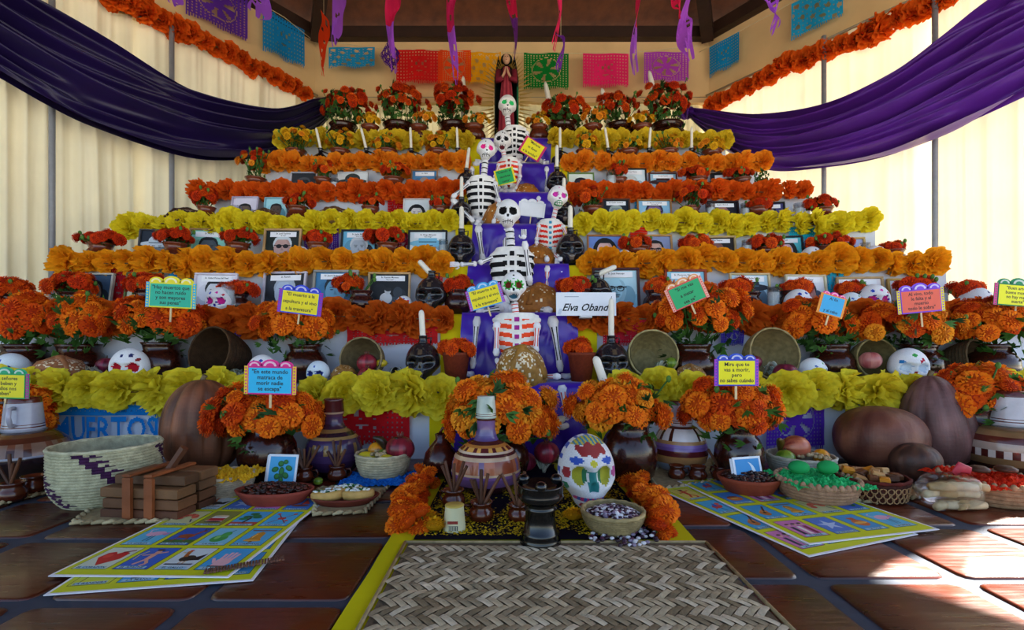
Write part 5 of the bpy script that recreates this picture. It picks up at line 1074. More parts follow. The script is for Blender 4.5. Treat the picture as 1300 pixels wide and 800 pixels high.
# woven petate: diagonal twill, each float its own strip
mat_t = thing('petate_mat', 'woven palm straw mat with herringbone pattern in the centre foreground', 'mat', (.12, .72, FZ+.004))
W2, L_ = .413, .60; sw = .0158; fl_n = 3; base = MB().C('6a5c48'); base.box(-W2+.01, .005, 0, W2-.01, L_-.006, .0015); base.build('backing', 'straw', mat_t, False)
def strip_geo(L3, wd, hgt):
    vs = []; fs = []; n = 4
    for i in range(n+1):
        f = i/n; z = hgt*sin(pi*min(.96, max(.04, f)))**.7; x = (f-.5)*L3
        vs += [(x, -wd/2, z*.75), (x, 0, z), (x, wd/2, z*.75)]
    for i in range(n):
        for j in range(2): a = 3*i+j; fs.append((a, a+3, a+4, a+1))
    return vs, fs
SVAR = []
for k, c in enumerate(('c0b292', 'ab9b7c', 'd0c4a8', '9a8c70', 'b8a98a', '86775c')):
    m = MB().C(c); v, f = strip_geo(sw*fl_n*.98, sw*.90, .0042); m.add(v, f); SVAR.append(m.mesh('woven_strip', 'straw'))
rest = MB(); floats = []; rr = random.Random(3); N = 60
c45 = cos(pi/4)
for i in range(-N, N):
    for j in range(-N, N):
        ph = (i+j) % (2*fl_n)
        # horizontal float begins at ph==0 along i ; vertical float begins at ph==fl_n along j
        zig = 1
        if ph == 0: a, cx, cy = 0, (i+fl_n/2), j+.5
        elif ph == 1: a, cx, cy = 1, i+.5-0, j+fl_n/2-0+ (fl_n-1)
        else: continue
        x, y = (cx-cy)*sw*c45, (cx+cy)*sw*c45
        # mirror every other band to make the herringbone
        y += L_/2
        if abs(x) < W2-.012 and .01 < y < L_-.014: floats.append((x, y, pi/4 if a == 0 else -pi/4))
floats.sort(key=lambda f: f[1])
for n_, (x, y, a) in enumerate(floats):
    ang = a+rr.uniform(-.05, .05)
    if n_ < 300: ob('woven_strip', rr.choice(SVAR), mat_t, (x, y, .0018+rr.uniform(0, .0008)), (0, 0, ang))
    else:
        v, f = strip_geo(sw*fl_n*.98, sw*.9, .0042); M_ = Matrix.Translation((x, y, .0018+rr.uniform(0, .0008)))@Matrix.Rotation(ang, 4, 'Z')
        rest.C(rr.choice(('c0b292', 'ab9b7c', 'd0c4a8', '9a8c70', 'b8a98a', '86775c'))); rest.add([M_@Vector(p) for p in v], f)
if rest.v: rest.build('woven_strips', 'straw', mat_t)['kind'] = 'stuff'
m = MB().C('a08c66')
for q in ([(-W2, 0, .002), (-W2, L_, .002)], [(W2, 0, .002), (W2, L_, .002)], [(-W2, L_, .002), (W2, L_, .002)]):
    m.tube(q, .0045, 6)
m.build('edge_binding', 'straw', mat_t)
# small straw mats under the offerings
def braided(pts, label, th=.006, c='a8946c'):
    """pts: world polygon (x,y)"""
    cx = sum(p[0] for p in pts)/len(pts); cy = sum(p[1] for p in pts)/len(pts); t = thing('straw_mat', label, 'mat', (cx, cy, FZ), group='small straw mats under the offerings')
    m = MB().C(c); P2 = [(p[0]-cx, p[1]-cy) for p in pts]; n = len(P2)
    m.add([(x, y, z) for z in (.001, th) for x, y in P2], [tuple(range(n))[::-1], tuple(range(n, 2*n))]+[(i, (i+1) % n, n+(i+1) % n, n+i) for i in range(n)]); m.build('weave', 'straw', t, False)
    m = MB()
    for i in range(n):
        a, b_ = Vector((*P2[i], th*.7)), Vector((*P2[(i+1) % n], th*.7)); L3 = (b_-a).length; K = max(2, int(L3/.03)); d = (b_-a).normalized(); s2 = Vector((-d.y, d.x, 0))
        for k in range(K):
            p = a.lerp(b_, (k+.5)/K); m.C(mix(lin('8c7a58'), lin('c4b48c'), R.random())); m.tube([p-d*.018-s2*.008, p+d*.004+Vector((0, 0, .004)), p+d*.018+s2*.008], [.004, .008, .004], 6)
    m.build('braided_edge', 'straw', t); return t
def quad(*px): return [tuple(at(x, y)[:2]) for x, y in px]
braided(quad((92, 666), (215, 664), (262, 622), (150, 622)), 'straw mat under the stacked wooden slats')
braided(quad((398, 655), (462, 652), (494, 616), (405, 622)), 'straw mat under the plate of topped bread')
braided(quad((-40, 652), (78, 622), (60, 596), (-60, 610)), 'straw mat at the far left under the small brown mugs')
braided(quad((818, 600), (835, 622), (912, 612), (905, 584)), 'straw mat under the three small brown mugs')
braided(quad((1052, 634), (1110, 640), (1172, 632), (1158, 618), (1062, 614)), 'straw mat under the brown bowl of sweets')

# --- lathe pottery ---
def pottery(name, label, cat, x, yb, prof, wpx, mat='glaze', seg=40, cf=None, group=None, rz=0, D=None, z=FZ, sc=None):
    p = at(x, yb) if D is None else Vector((XD(x, D), D, z)); s_ = S(wpx, p.y)/2 if sc is None else sc
    t = thing(name, label, cat, p, rz, group); m = MB(); m.lathe([(a[0]*s_, a[1]*s_)+tuple(a[2:]) for a in prof], seg, cf); m.build('body', mat, t); return t, s_, p
def vstripe(c1, c2, c3, n=60):
    c1, c2, c3 = lin(c1), lin(c2), lin(c3)
    return lambda u: c1 if int(u*n) % 2 else (c2 if int(u*n/2) % 3 else c3)
# centre striped jar with a cup on top
vs_ = vstripe('9a4a2c', 'b86a48', '7a5a80', 90)
prof = [(0, 0, '3a1c20'), (.62, 0), (.72, .06), (.93, .3, '6a4a78'), (1, .52, '7a5488'), (1.0, .6, 'c8a888'), (.99, .66, '8a4c34'), (.97, .84, '8a4c34'), (.92, 1.0, 'c8a888'), (.86, 1.1, '4a2028'), (.80, 1.17, 'd8c0a8'), (.74, 1.22, '5a2428'), (.62, 1.32, 'b87838'), (.52, 1.38, '4a2020'), (.36, 1.46, '5a4a80'), (.30, 1.6, '6a5a8c'), (.27, 1.78, '7a5a88'), (.27, 2.02, '4a1c18'), (.28, 2.14, '7a3a28'), (.28, 2.2), (.24, 2.2, '20100c'), (.22, 1.9)]
t, s_, p = pottery('striped_jar', 'round striped clay jar with white cup upside down on its neck, centre', 'jar', 617, 622, prof, 88, cf=lambda u, j, c: vs_(u) if j in (6, 7) else (lin('d8a050') if j == 11 and int(u*50) % 2 else c))
def cup(P_, s_, label, cf=None, c='b8c0b4', handle=True, up=True, rim='5a2018'):
    t = thing('clay_cup', label, 'cup', P_, group='clay cups turned over on the jars'); m = MB()
    m.lathe([(0.9, 0, 'e0e4dc'), (1, .02), (.92, 1.2), (.84, 2.0, rim), (.82, 2.3), (.8, 2.32), (0, 2.32)] if False else [(a*s_, b_*s_, c_) for a, b_, c_ in ((.86, 0, c), (1.02, .02, c), (1.0, .25, rim), (.98, .32, c), (.98, .42, rim), (.97, .47, c), (.86, 1.75, rim if handle else c), (.82, 2.05, rim if handle else 'd0d4cc'), (.78, 2.1, rim if handle else 'c8ccc4'), (0, 2.1, rim if handle else 'c0c4bc'))], 28); m.build('body', 'glaze', t)
    if handle:
        m = MB().C(c); m.tube([(s_*.3, -s_*.88, s_*1.5), (s_*.5, -s_*1.35, s_*1.5), (s_*.62, -s_*1.5, s_*1.0), (s_*.5, -s_*1.25, s_*.5), (s_*.3, -s_*.9, s_*.45)], s_*.13, 8); m.build('handle', 'glaze', t)
    return t
cup(p+Vector((0, 0, s_*2.08)), s_*.30, 'pale white cup capping the striped centre jar', handle=False, c='b8c4b8')
# left tall patterned jar
arc = lambda u: lin('8a6a3c') if int(u*36) % 3 == 0 else lin('3c2a50')
prof = [(0, 0, '2a1620'), (.6, 0), (.8, .2, '3c2448'), (.97, .55, '46305a'), (1, .8, '6a4a5c'), (.98, 1.0, '3c2a50'), (.93, 1.16, '3c2a50'), (.85, 1.3, '9a7a4c'), (.76, 1.4, '2a1828'), (.6, 1.52, '8a6a40'), (.42, 1.62, '3a2438'), (.34, 1.8, '4a3050'), (.3, 2.05, '5a3448'), (.34, 2.15, 'a88a70'), (.35, 2.22, '4a1c1c'), (.33, 2.6), (.36, 2.66), (.3, 2.7), (0, 2.7)]
pottery('patterned_jar', 'tall dark patterned clay jar with painted arches, left of the red paper sheet', 'jar', 424, 600, prof, 70, cf=lambda u, j, c: arc(u) if j in (4, 5) else c)
# left jar with mug
prof = [(0, 0, '2a1410'), (.6, 0), (.85, .2, '1c1018'), (1, .5, '24141a'), (1.0, .62, '8a8a98'), (.99, .67, '4a2418'), (.93, .85, '7a4a34'), (.85, .98, '5a2c1c'), (.72, 1.1, '6a4428'), (.6, 1.18, '4a2818'), (.5, 1.22), (.48, 1.1)]
t, s_, p = pottery('banded_jar', 'low brown banded jar with white mug on top at the far left', 'jar', 30, 606, prof, 98, cf=lambda u, j, c: (lin('8a6a58') if int(u*44) % 3 else c) if j in (5, 6) else c)
cup(p+Vector((0, 0, s_*1.2)), s_*.42, 'white mug with brown rim turned over on the far left jar', c='a8a8b8')
# right centre jar with leaf band
lf = lambda u: lin('e0dce0') if (int(u*72) % 5) else lin('4a2018')
prof = [(0, 0, '8a98b0'), (.55, 0), (.78, .14, '94a4bc'), (.93, .4, 'a8784c'), (.98, .6, 'b07c48'), (1, .68, '5a2024'), (1.0, .88, '7a5aa0'), (.97, 1.0, '8a6ab0'), (.94, 1.1, 'b08458'), (.90, 1.22, 'd8d4d8'), (.78, 1.45, 'd8d4d8'), (.62, 1.62, '5a2820'), (.50, 1.68, '6a3828'), (.40, 1.7), (.38, 1.6)]
t, s_, p = pottery('banded_jar', 'round banded jar with leaf pattern and white cup on top, right of the centre', 'jar', 863, 597, prof, 68, cf=lambda u, j, c: lf(u) if j in (9, 10) else c)
cup(p+Vector((0, 0, s_*1.68)), s_*.44, 'white cup with brown rim turned over on the leaf patterned jar', c='c8c4d8')
prof = [(0, 0, '241410'), (.55, 0), (.8, .12, '3a2218'), (.95, .35, '7a5c3c'), (1, .55, '4a1c18'), (1.0, .75, 'a89488'), (.98, .95, '5a241c'), (.93, 1.12, '8a6a48'), (.8, 1.26, '7a5a3c'), (.6, 1.34, '4a2c1c'), (.45, 1.36), (.42, 1.2)]
t, s_, p = pottery('banded_jar', 'large banded brown jar with white mug on top at the right edge', 'jar', 1284, 602, prof, 92, cf=lambda u, j, c: (lin('c8bcb4') if int(u*120) % 2 else c) if j == 4 else c)
cup(p+Vector((0, 0, s_*1.34)), s_*.46, 'white mug with brown rim turned over on the right edge jar', c='c4c4cc')
# round brown jug left of centre
t, s_, p = pottery('brown_jug', 'round dark brown glazed jug with short neck left of the striped jar', 'jug', 560, 606, [(0, 0, '2c100e'), (.5, 0), (.9, .45, '3c1612'), (1, .9, '44180f'), (.85, 1.4), (.5, 1.85, '3a1410'), (.3, 2.1), (.34, 2.4), (.28, 2.42), (.2, 2.1)], 46)
m = MB().C('3a1410'); m.tube([(-.1*s_, 0, 2.35*s_), (.3*s_, -.1, 2.9*s_) if False else (.1*s_, 0, 2.75*s_), (.35*s_, 0, 2.5*s_), (.5*s_, 0, 1.85*s_)], s_*.09, 8); m.build('handle', 'glaze', t)
# little mugs
MUG = [(0, 0, '3a160c'), (.7, 0), (.95, .25, '4a1c0c'), (1, .6, '5a2410'), (.9, .95), (.74, 1.15, '4a1c0c'), (.78, 1.4), (.9, 1.6, '6a2c14'), (.84, 1.6), (.7, 1.2, '1a0806'), (0, .4)]
def mug(x, yb, wpx, label, rz=0, sticks=0, slabel=None):
    t, s_, p = pottery('clay_mug', label, 'mug', x, yb, MUG, wpx, seg=24, group='small brown glazed clay mugs', rz=rz)
    m = MB().C('4a1c0c'); m.tube([(.85*s_, 0, 1.2*s_), (1.35*s_, 0, 1.25*s_), (1.5*s_, 0, .8*s_), (1.2*s_, 0, .4*s_), (.95*s_, 0, .45*s_)], .11*s_, 8); m.build('handle', 'glaze', t)
    names = {5: ('leaning far left', 'leaning left', 'upright', 'leaning right', 'leaning far right'), 4: ('leaning far left', 'leaning left', 'leaning right', 'leaning far right'), 3: ('leaning left', 'upright', 'leaning right')}.get(sticks)
    for i in range(sticks):
        f = (i/(sticks-1)-.5)*2; L3 = U(.11, .15); d = Vector((f*U(.42, .6), U(-.15, .15), 1)).normalized()
        o = p+Vector((-f*s_*.3, U(-.2, .2)*s_, s_*.5)); m = MB().C(R.choice(('5a3420', '6a4028', '4c2c1c')))
        def fn(u, v, r=.006): q = 2*pi*u*1.4; rr_ = r*(1-.25*u); return (rr_*cos(q), rr_*sin(q), v*L3)
        m.grid(fn, 14, 4); s2 = m.build('cinnamon_stick', 'wood', None, True, o); s2.rotation_euler = d.to_track_quat('Z', 'Y').to_euler()
        tag(s2, 'cinnamon stick %s in the %s' % (names[i], slabel), 'cinnamon stick', 'cinnamon sticks standing in the mugs')
mug(576, 645, 30, 'brown mug of cinnamon sticks behind the pale paper cup', 2.6, 5, 'mug behind the pale paper cup')
mug(611, 662, 32, 'brown mug of cinnamon sticks in front of the striped jar', 3.0, 5, 'mug in front of the striped jar')
mug(658, 662, 28, 'brown mug of cinnamon sticks left of the black incense burner', .4, 4, 'mug beside the black incense burner')
mug(428, 610, 24, 'brown mug of cinnamon sticks in front of the tall patterned jar', 0, 4, 'mug before the tall patterned jar')
mug(386, 612, 24, 'brown mug of cinnamon sticks behind the nopal card', 0, 5, 'mug behind the nopal card')
mug(16, 636, 30, 'brown mug with sticks at the far left edge', 3, 4, 'mug at the far left edge')
mug(42, 626, 28, 'brown mug beside the big woven basket', 0, 0)
mug(859, 608, 22, 'leftmost of the three small brown mugs below the leaf patterned jar', 0, 0)
mug(886, 610, 23, 'middle of the three small brown mugs below the leaf patterned jar', 1.2, 0)
mug(916, 611, 24, 'brown mug of cinnamon sticks left of the moon card', 2, 3, 'mug beside the moon card')
mug(1250, 592, 30, 'dark brown mug in front of the right edge jar', .6, 0)
# black incense burner
t, s_, p = pottery('incense_burner', 'glossy black three-knobbed incense burner in front of the altar', 'incense burner', 686, 690, [(0, 0, '08080a'), (.85, 0), (.92, .1), (.86, .25), (.8, .45), (.84, .5), (.72, .58), (.66, 1.1), (.66, 1.5), (.72, 1.55), (.66, 1.62), (.64, 1.78), (.85, 1.9), (1.02, 2.1), (.98, 2.2), (1.0, 2.55), (1.05, 2.62), (.97, 2.64), (.88, 2.4), (0, 2.3)], 58, seg=36)
for q in range(3):
    a = q*2.09-.52-pi/2+.5; m = MB().C('0a0a0c'); m.ell((s_*.84*cos(a), s_*.84*sin(a), s_*2.7), (s_*.26, s_*.26, s_*.24), 14, 10); m.build('knob', 'glaze', t)
# paper cup
t, s_, p = pottery('paper_tub', 'small pale yellow printed paper tub standing on the petals', 'tub', 577, 674, [(0, 0, 'c8c4a0'), (1, 0), (1.0, .1, 'd8d4ac'), (.8, 2.2, 'c8b060'), (.84, 2.26, 'c0a850'), (.8, 2.32), (0, 2.3, 'b8a050')], 29, 'print')
pr = Print(); pr.rect(-s_*.5, s_*.9, s_*.4, s_*1.15, '8a2a20'); pr.rect(-s_*.4, s_*.35, s_*.4, s_*.75, '202840')
for i in range(6): pr.rect(-s_*.38+i*s_*.13, s_*.37, -s_*.33+i*s_*.13, s_*.73, 'd8d4ac')
o = pr.build('lettering', 'print', t, False); o.location = (0, -s_*1.0, 0); o.rotation_euler = (pi/2-.08, 0, 0)
# big sugar skull
def big_cf(x, z, front):
    W = lin('f4f4f8')
    if not front: return lin('3a60c8') if (int(x*9+z*7) % 3 == 0) else W
    for s_ in (-1, 1):
        if ((x-s_*.34)/.19)**2+((z-.02)/.24)**2 < 1: return lin('b8b428') if s_*x > .27 else lin('1c7a50')
        if ((x-s_*.42)/.17)**2+((z-.38)/.08)**2 < 1: return lin('2858c8')
        if ((x-s_*.66)/.09)**2+((z-.08)/.14)**2 < 1: return lin('a8202c') if s_ < 0 else lin('c04898')
        if ((x-s_*.72)/.12)**2+((z+.35)/.2)**2 < 1: return lin('2a8a5a')
    if abs(x) < .13 and -.36 < z < .12: return lin('188888')
    if (x/.42)**2+((z-.62)/.15+.25*sin(x*20))**2 < 1: return lin('a01820')
    if z > .72: return lin('d8c828') if int((x+2)*16+z*9) % 2 else lin('2888b0')
    if x*x+(z-.32)**2 < .006: return lin('d8d020')
    if abs(z+.55) < .04 and abs(x) < .45: return lin('e0207a') if int((x+2)*16) % 2 else lin('2060c0')
    if abs(z+.7) < .05 and abs(x) < .3: return lin('b82038')
    return W
bs = skull_geo(96, 72, big_cf).mesh('skull', 'glitter'); p = at(744, 642); s_ = S(75, p.y)/2/.84
o = ob('sugar_skull', bs, None, p+Vector((0, 0, s_*.9*1.08)), (-.06, 0, .1), (s_, s_, s_*1.12)); tag(o, 'big white sugar skull decorated with coloured glitter beside the incense burner', 'sugar skull')
# --- pumpkins ---
def pumpkin(x, yb, wpx, hpx, label, ribs, depth, c0, c1, shape='round', lean=0, D=None, stem=True, yaw=0, stemdir=None):
    p = at(x, yb) if D is None else Vector((XD(x, D), D, FZ)); w = S(wpx, p.y)/2; h = S(hpx, p.y); t = thing('pumpkin', label, 'pumpkin', p+Vector((0, 0, 0)), group='brown squashes on the floor', rot=(0, lean, yaw)); c0, c1 = lin(c0), lin(c1)
    def fn(u, v):
        a = pi*v; r = sin(a)**.8
        if shape == 'tall': r *= 1.08-.32*v+.0*v
        if shape == 'pear': r *= 1.15-.62*v**1.3
        th = 2*pi*u; r *= 1-depth*(1-abs(sin(ribs*th/2))**.7)*sin(a); nn = 1+.05*noise.noise(Vector((cos(th), sin(th), v*2+x)))
        return (w*r*nn*cos(th), w*.9*r*nn*sin(th), h*(.5-.5*cos(a)))
    def cf(u, v): n_ = noise.noise(Vector((cos(2*pi*u)*3, sin(2*pi*u)*3, v*5+x))); return mix(c0, c1, max(0, min(1, .5+n_*.9)))
    m = MB(); m.grid(fn, ribs*8 if ribs*8 < 120 else 96, 32, cf, True); m.build('skin', 'gourd', t)
    if stem: m = MB().C('6a5a3c'); m.tube([(0, 0, h*.97), (.005, 0, h*1.0+.008), (.012, 0, h*1.0+.018)], [.014, .010, .012], 8); m.build('stem', 'wood', t)
    return t
pumpkin(257, 600, 102, 118, 'tall ribbed brown pumpkin left of the blue sign bouquet', 13, .10, '54301e', '8a5438', 'tall')
pumpkin(1116, 596, 106, 80, 'wide round brown pumpkin in front of the white cloth at right', 12, .02, '5a2e24', '80503c', stem=False)
pumpkin(1194, 592, 92, 116, 'tall pear-shaped ribbed brown squash leaning left', 10, .07, '4a2c28', '7c5a58', 'pear', lean=-.12)
pumpkin(1162, 611, 58, 48, 'small round dark squash in front of the tall pear-shaped one', 14, .02, '402820', '684434', stem=False)
# --- baskets ---
def basket_geo(w, h, taper, rows, n, c1, c2, patf=None, th=.008, bulge=1.05):
    m = MB(); a, b_ = lin(c1), lin(c2)
    prof = lambda v: w*(taper+(1-taper)*sin(min(1, v*bulge)*pi/2)**.8)
    def fn(u, v): r = prof(v)+.0028*sin(2*pi*v*rows)+.0012*sin(2*pi*u*n/2+pi*int(v*rows)); return (r*cos(2*pi*u), r*sin(2*pi*u), h*v)
    def cf(u, v):
        if patf:
            q = patf(u, v)
            if q: return lin(q)
        return mix(a, b_, (.5+.5*sin(2*pi*v*rows))*.6+.4*R.random())
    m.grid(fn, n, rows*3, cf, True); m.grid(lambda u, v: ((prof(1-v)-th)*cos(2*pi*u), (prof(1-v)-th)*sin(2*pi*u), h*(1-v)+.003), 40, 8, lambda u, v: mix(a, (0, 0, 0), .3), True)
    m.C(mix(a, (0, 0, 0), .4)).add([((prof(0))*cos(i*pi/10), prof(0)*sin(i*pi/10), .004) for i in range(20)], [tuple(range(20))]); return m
def rim_geo(w, h, r, c, n=48, wob=0):
    m = MB().C(c); pts = [(w*cos(2*pi*i/n), w*sin(2*pi*i/n), h+wob*sin(i*9)) for i in range(n+1)]; m.tube(pts, [r*(1+.25*sin(i*1.9)) for i in range(n+1)], 8, False); return m
def basket(x, yb, wpx, hpx, label, c1='b8a88c', c2='8a7a60', taper=.72, patf=None, n=96, rows=10, P_=None, rot=None, sy=1, rimc=None, cat='basket', D=None, scal=False):
    p = P_ or at(x, yb); D = D or p.y; w, h = S(wpx, D)/2, S(hpx, D); t = thing('woven_basket', label, cat, p, rot=rot or (0, 0, 0))
    basket_geo(w, h, taper, rows, n, c1, c2, patf, bulge=2.2 if patf else 1.05).build('weave', 'straw', t); rim_geo(w-.002, h, .006, rimc or c1).build('rim', 'straw', t)
    if scal:
        m = MB().C(c1)
        for i in range(36):
            a = 2*pi*i/36; m.ell((w*cos(a), w*sin(a), h+.004), (.009, .009, .012), 8, 6)
        m.build('scalloped_edge', 'straw', t)
    t['_w'] = w; t['_h'] = h; return t, p, w, h
def zigpat(u, v):
    vq = int(v*11)/11; a = ((u+.5) % 1)*5.2; d = (a-(1-vq)*1.05) % 1.3
    if v > .04 and (d < .17 or (.25 < d < .33 and (v*11) % 1 < .6) or (.17 <= d < .42 and (v*11) % 1 < .28)): return '3c1a40'
    return None
basket(136, 634, 114, 70, 'big pale woven basket with purple stepped diagonal pattern', 'c0bc9c', '9c9878', .74, zigpat, 180, 20)
basket(86, 614, 40, 30, 'small white basket half hidden behind the big patterned basket', 'a8a8b0', '70707c', .7)
def fruit(kind, P_, r, label, rot=(0, 0, 0), group='fruit offered on the altar'):
    nm, c0, c1, sq = {'pomegranate': ('pomegranate', '5a1020', 'a02c3c', .92), 'apple': ('apple', '4a0c20', '8c2c48', .9), 'lemon': ('lemon', 'b89c10', 'd8c430', .8), 'orange': ('orange', 'd08010', 'eaa428', .98), 'lime': ('lime', '4a7018', '88a030', .85), 'mango': ('mango', '3c5818', '8a7a28', .8), 'ymango': ('mango', 'b08420', 'd8a830', .75), 'onion': ('red_onion', '8a1c3c', 'c04a68', .9), 'pink': ('apple', 'a84a50', 'd08a80', .92), 'avocado': ('avocado', '181c10', '2c3018', .7), 'cucumber': ('squash', '1c2a14', '485a2c', .4), 'pinkmango': ('mango', '8a2c28', 'd07a58', .9)}[kind]
    t = thing(nm, label, nm.replace('_', ' '), P_, group=group, rot=rot); m = MB(); a, b_ = lin(c0), lin(c1)
    el = {'lemon': 1.25, 'mango': 1.3, 'ymango': 1.35, 'avocado': 1.4, 'cucumber': 2.4, 'pinkmango': 1.05}.get(kind, 1)
    def fn(u, v):
        q = pi*v; rr_ = sin(q)*(1-.10*exp(-((v-1)/.1)**2)); zz = -cos(q)
        if kind == 'lemon' : rr_ *= 1-.1*abs(zz)**3
        if kind in ('apple', 'pink', 'pomegranate'): zz -= .12*exp(-(rr_/.25)**2)*(1 if v > .5 else -1)
        if kind == 'pomegranate': rr_ *= 1+.04*cos(6*2*pi*u)
        return Vector((r*el*zz, r*sq*rr_*cos(2*pi*u), r*sq*(1+rr_*sin(2*pi*u)))) if el > 1 else Vector((r*rr_*cos(2*pi*u), r*rr_*sin(2*pi*u), r*sq*(1+zz)))
    m.grid(fn, 22, 14, lambda u, v: mix(a, b_, max(0, min(1, .5+noise.noise(Vector((cos(2*pi*u)*2, sin(2*pi*u)*2, v*3+r*99)))))), True); m.build('skin', 'fruit', t)
    if kind == 'pomegranate':
        m = MB().C('7a3a30')
        for k in range(6): q = k*pi/3; m.tube([(r*.12*cos(q), r*.12*sin(q), r*sq*1.85), (r*.24*cos(q), r*.24*sin(q), r*sq*2.25)], [r*.09, r*.03], 6)
        m.build('crown', 'fruit', t)
    elif el == 1 or kind in ('lemon', 'mango', 'ymango'):
        m = MB().C('4a3a20'); e = (0, 0, r*sq*1.85) if el == 1 else (r*el*.97, 0, r*sq); g_ = Vector((0, 0, r*.35)) if el == 1 else Vector((r*.18, 0, 0)); m.tube([e, Vector(e)+g_], [r*.06, r*.05], 6); m.build('stem', 'wood', t)
    return t
# fruit basket on the left
t, p, w, h = basket(487, 607, 68, 32, 'round straw basket of fruit in front of the red paper sheet', 'c4b898', 'a89c7c', .7)
for k_, dx, dy, dz, r, lb in (('pomegranate', .62, 0, .75, .058, 'large dark pink pomegranate in the left fruit basket'), ('lemon', -.55, -.3, .7, .034, 'yellow lemon at the left of the left fruit basket'), ('orange', -.35, .3, .8, .035, 'small yellow orange at the back of the left fruit basket'), ('lemon', .25, -.55, .7, .03, 'green yellow lemon at the front of the left fruit basket'), ('lime', -.05, .1, .65, .035, 'lime in the middle of the left fruit basket')):
    fruit(k_, p+Vector((dx*w, dy*w, dz*h-.01)), r, lb)
def banana(P_, label, c='2c2418', rz=0, c2='4a3a1c'):
    m = MB().C(c); pts = [(cos(a)*.07-.07, 0, sin(a)*.075) for a in [i*.2 for i in range(8)]]; m.tube(pts, [.006, .013, .016, .017, .017, .015, .010, .005], 8); o = m.build('banana', 'fruit', None, True, P_); o.rotation_euler = (0, 0, rz); return tag(o, label, 'banana', 'dark ripe bananas')
banana(p+Vector((.005, .03, h*.9)), 'dark ripe banana upright in the left fruit basket', rz=.6); banana(p+Vector((.03, .02, h*.9)), 'second dark banana beside the pomegranate in the left basket', rz=2.2)
def peanuts(P_, w, n, label, c=('a89068', 'c4ac84')):
    m = MB()
    for i in range(n):
        a, r = U(0, 6.28), w*sqrt(R.random()); x, y = r*cos(a), r*sin(a); q = U(0, 3.1); m.C(mix(lin(c[0]), lin(c[1]), R.random())); z = .008+.02*(1-(r/w)**2)+U(0, .006)
        m.ell((x-.007*cos(q), y-.007*sin(q), z), (.009, .009, .008), 8, 5); m.ell((x+.007*cos(q), y+.007*sin(q), z), (.008, .008, .007), 8, 5)
    return tag(m.build('peanuts', 'bread', None, True, P_), label, 'peanuts', kind='stuff')
peanuts(p+Vector((-.01, -.02, h*.82)), w*.5, 16, 'unshelled peanuts piled in the left fruit basket')
# blue crumpled tissue
def crumple(P_, w, d, h, c, c2, label, seed, name='tissue_paper', nu=60, nv=44):
    m = MB(); a, b_ = lin(c), lin(c2)
    def fn(u, v):
        x, y = (u-.5)*2, (v-.5)*2; n1 = noise.noise(Vector((x*3, y*3, seed))); n2 = noise.noise(Vector((x*8, y*8, seed+3)))
        r = 1+.2*noise.noise(Vector((x, y, seed+9))); return (x*w/2*r, y*d/2*r, max(.001, h*(.35+.5*abs(n1)+.5*abs(n2))*(1-.3*(x*x+y*y)/2)))
    m.grid(fn, nu, nv, lambda u, v: mix(a, b_, R.random())); return tag(m.build(name, 'tissue', None, False, P_), label, 'tissue paper')
crumple(at(497, 612), .36, .20, .035, '0c58b8', '2a84e0', 'bright blue crumpled tissue under the left fruit basket', 3)
# yellow paper basket
t, p, w, h = basket(288, 628, 64, 26, 'small straw basket of yellow shredded paper before the tall pumpkin', 'b8a890', '8c7c68', .75)
crumple(p+Vector((0, 0, h*.7)), w*2.5, w*2, .05, 'e0a010', 'f8cc30', 'yellow shredded tissue heaped in the basket before the tall pumpkin', 5)
# clay oval dishes
def dish(x, yb, wpx, hpx, label, sy=.8, c='7a3222', fill=None, flabel=None, fcol=None, fname='seeds', rin=.9, deep=1):
    p = at(x, yb); w, h = S(wpx, p.y)/2, S(hpx, p.y)*deep; t = thing('clay_dish', label, 'dish', p, group='red clay dishes of food')
    m = MB(); m.lathe([(0, 0, c), (w*.62, 0), (w*.72, h*.12), (w*.96, h*.8), (w, h), (w*.96, h*1.02), (w*.86, h*.75), (0, h*.6)], 40, None, sy); m.build('body', 'clay', t)
    if fill:
        m = MB(); a, b_ = lin(fcol[0]), lin(fcol[1]); 
        for i in range(fill):
            q, r = U(0, 6.28), w*.8*sqrt(R.random()); s_ = U(.006, .009); m.C(mix(a, b_, R.random()**2)); m.ell((r*cos(q), r*sin(q)*sy, h*.8+.022*(1-(r/w)**2)+U(-.004, .006)), (s_*1.2, s_, s_*.7), 7, 4)
        tag(m.build(fname, 'seed', None, True, p), flabel, fname.replace('_', ' '), kind='stuff')
    return t, p, w, h
dish(349, 640, 98, 20, 'oval red clay dish of dark chillies below the nopal card', .6, '8a3a2c', 260, 'dark dried chillies filling the left clay dish', ('1a0a08', '5a2010'), 'dried_chillies')
t_, dp, dw, dh = dish(437, 640, 88, 12, 'oval clay plate of topped bread beside the left lime', .62, '6a2c1e')
for i, (dx, dy, rz) in enumerate(((-.42, -.15, .35), (.42, -.05, .2), (0, .3, .1))):
    t = thing('topped_bread_slice', ('bread slice with cheese and green topping at the left of the plate', 'bread slice with cheese and green topping at the right of the plate', 'bread slice with cheese and green topping at the back of the plate')[i], 'food', dp+Vector((dx*dw, dy*dw, dh*.7)), rz, 'bread slices on the oval plate')
    m = MB().C('c8a058'); m.lathe([(0, 0), (.05, 0), (.054, .01), (.054, .022), (.048, .028), (0, .028)], 20, None, .55); m.build('slice', 'bread', t)
    m = MB()
    for q in range(40):
        a, r = U(0, 6.28), .042*sqrt(R.random()); m.C(R.choice(('e8e8e4', 'e8e8e4', 'd0d4cc', '2a6a2c', '1c4a28'))); m.ell((r*cos(a), r*sin(a)*.5, .03), (.007, .003, .003), 6, 4)
    m.build('topping', 'matte', t)
fruit('lime', at(404, 616), .018, 'small yellow green lime beside the left clay dish')
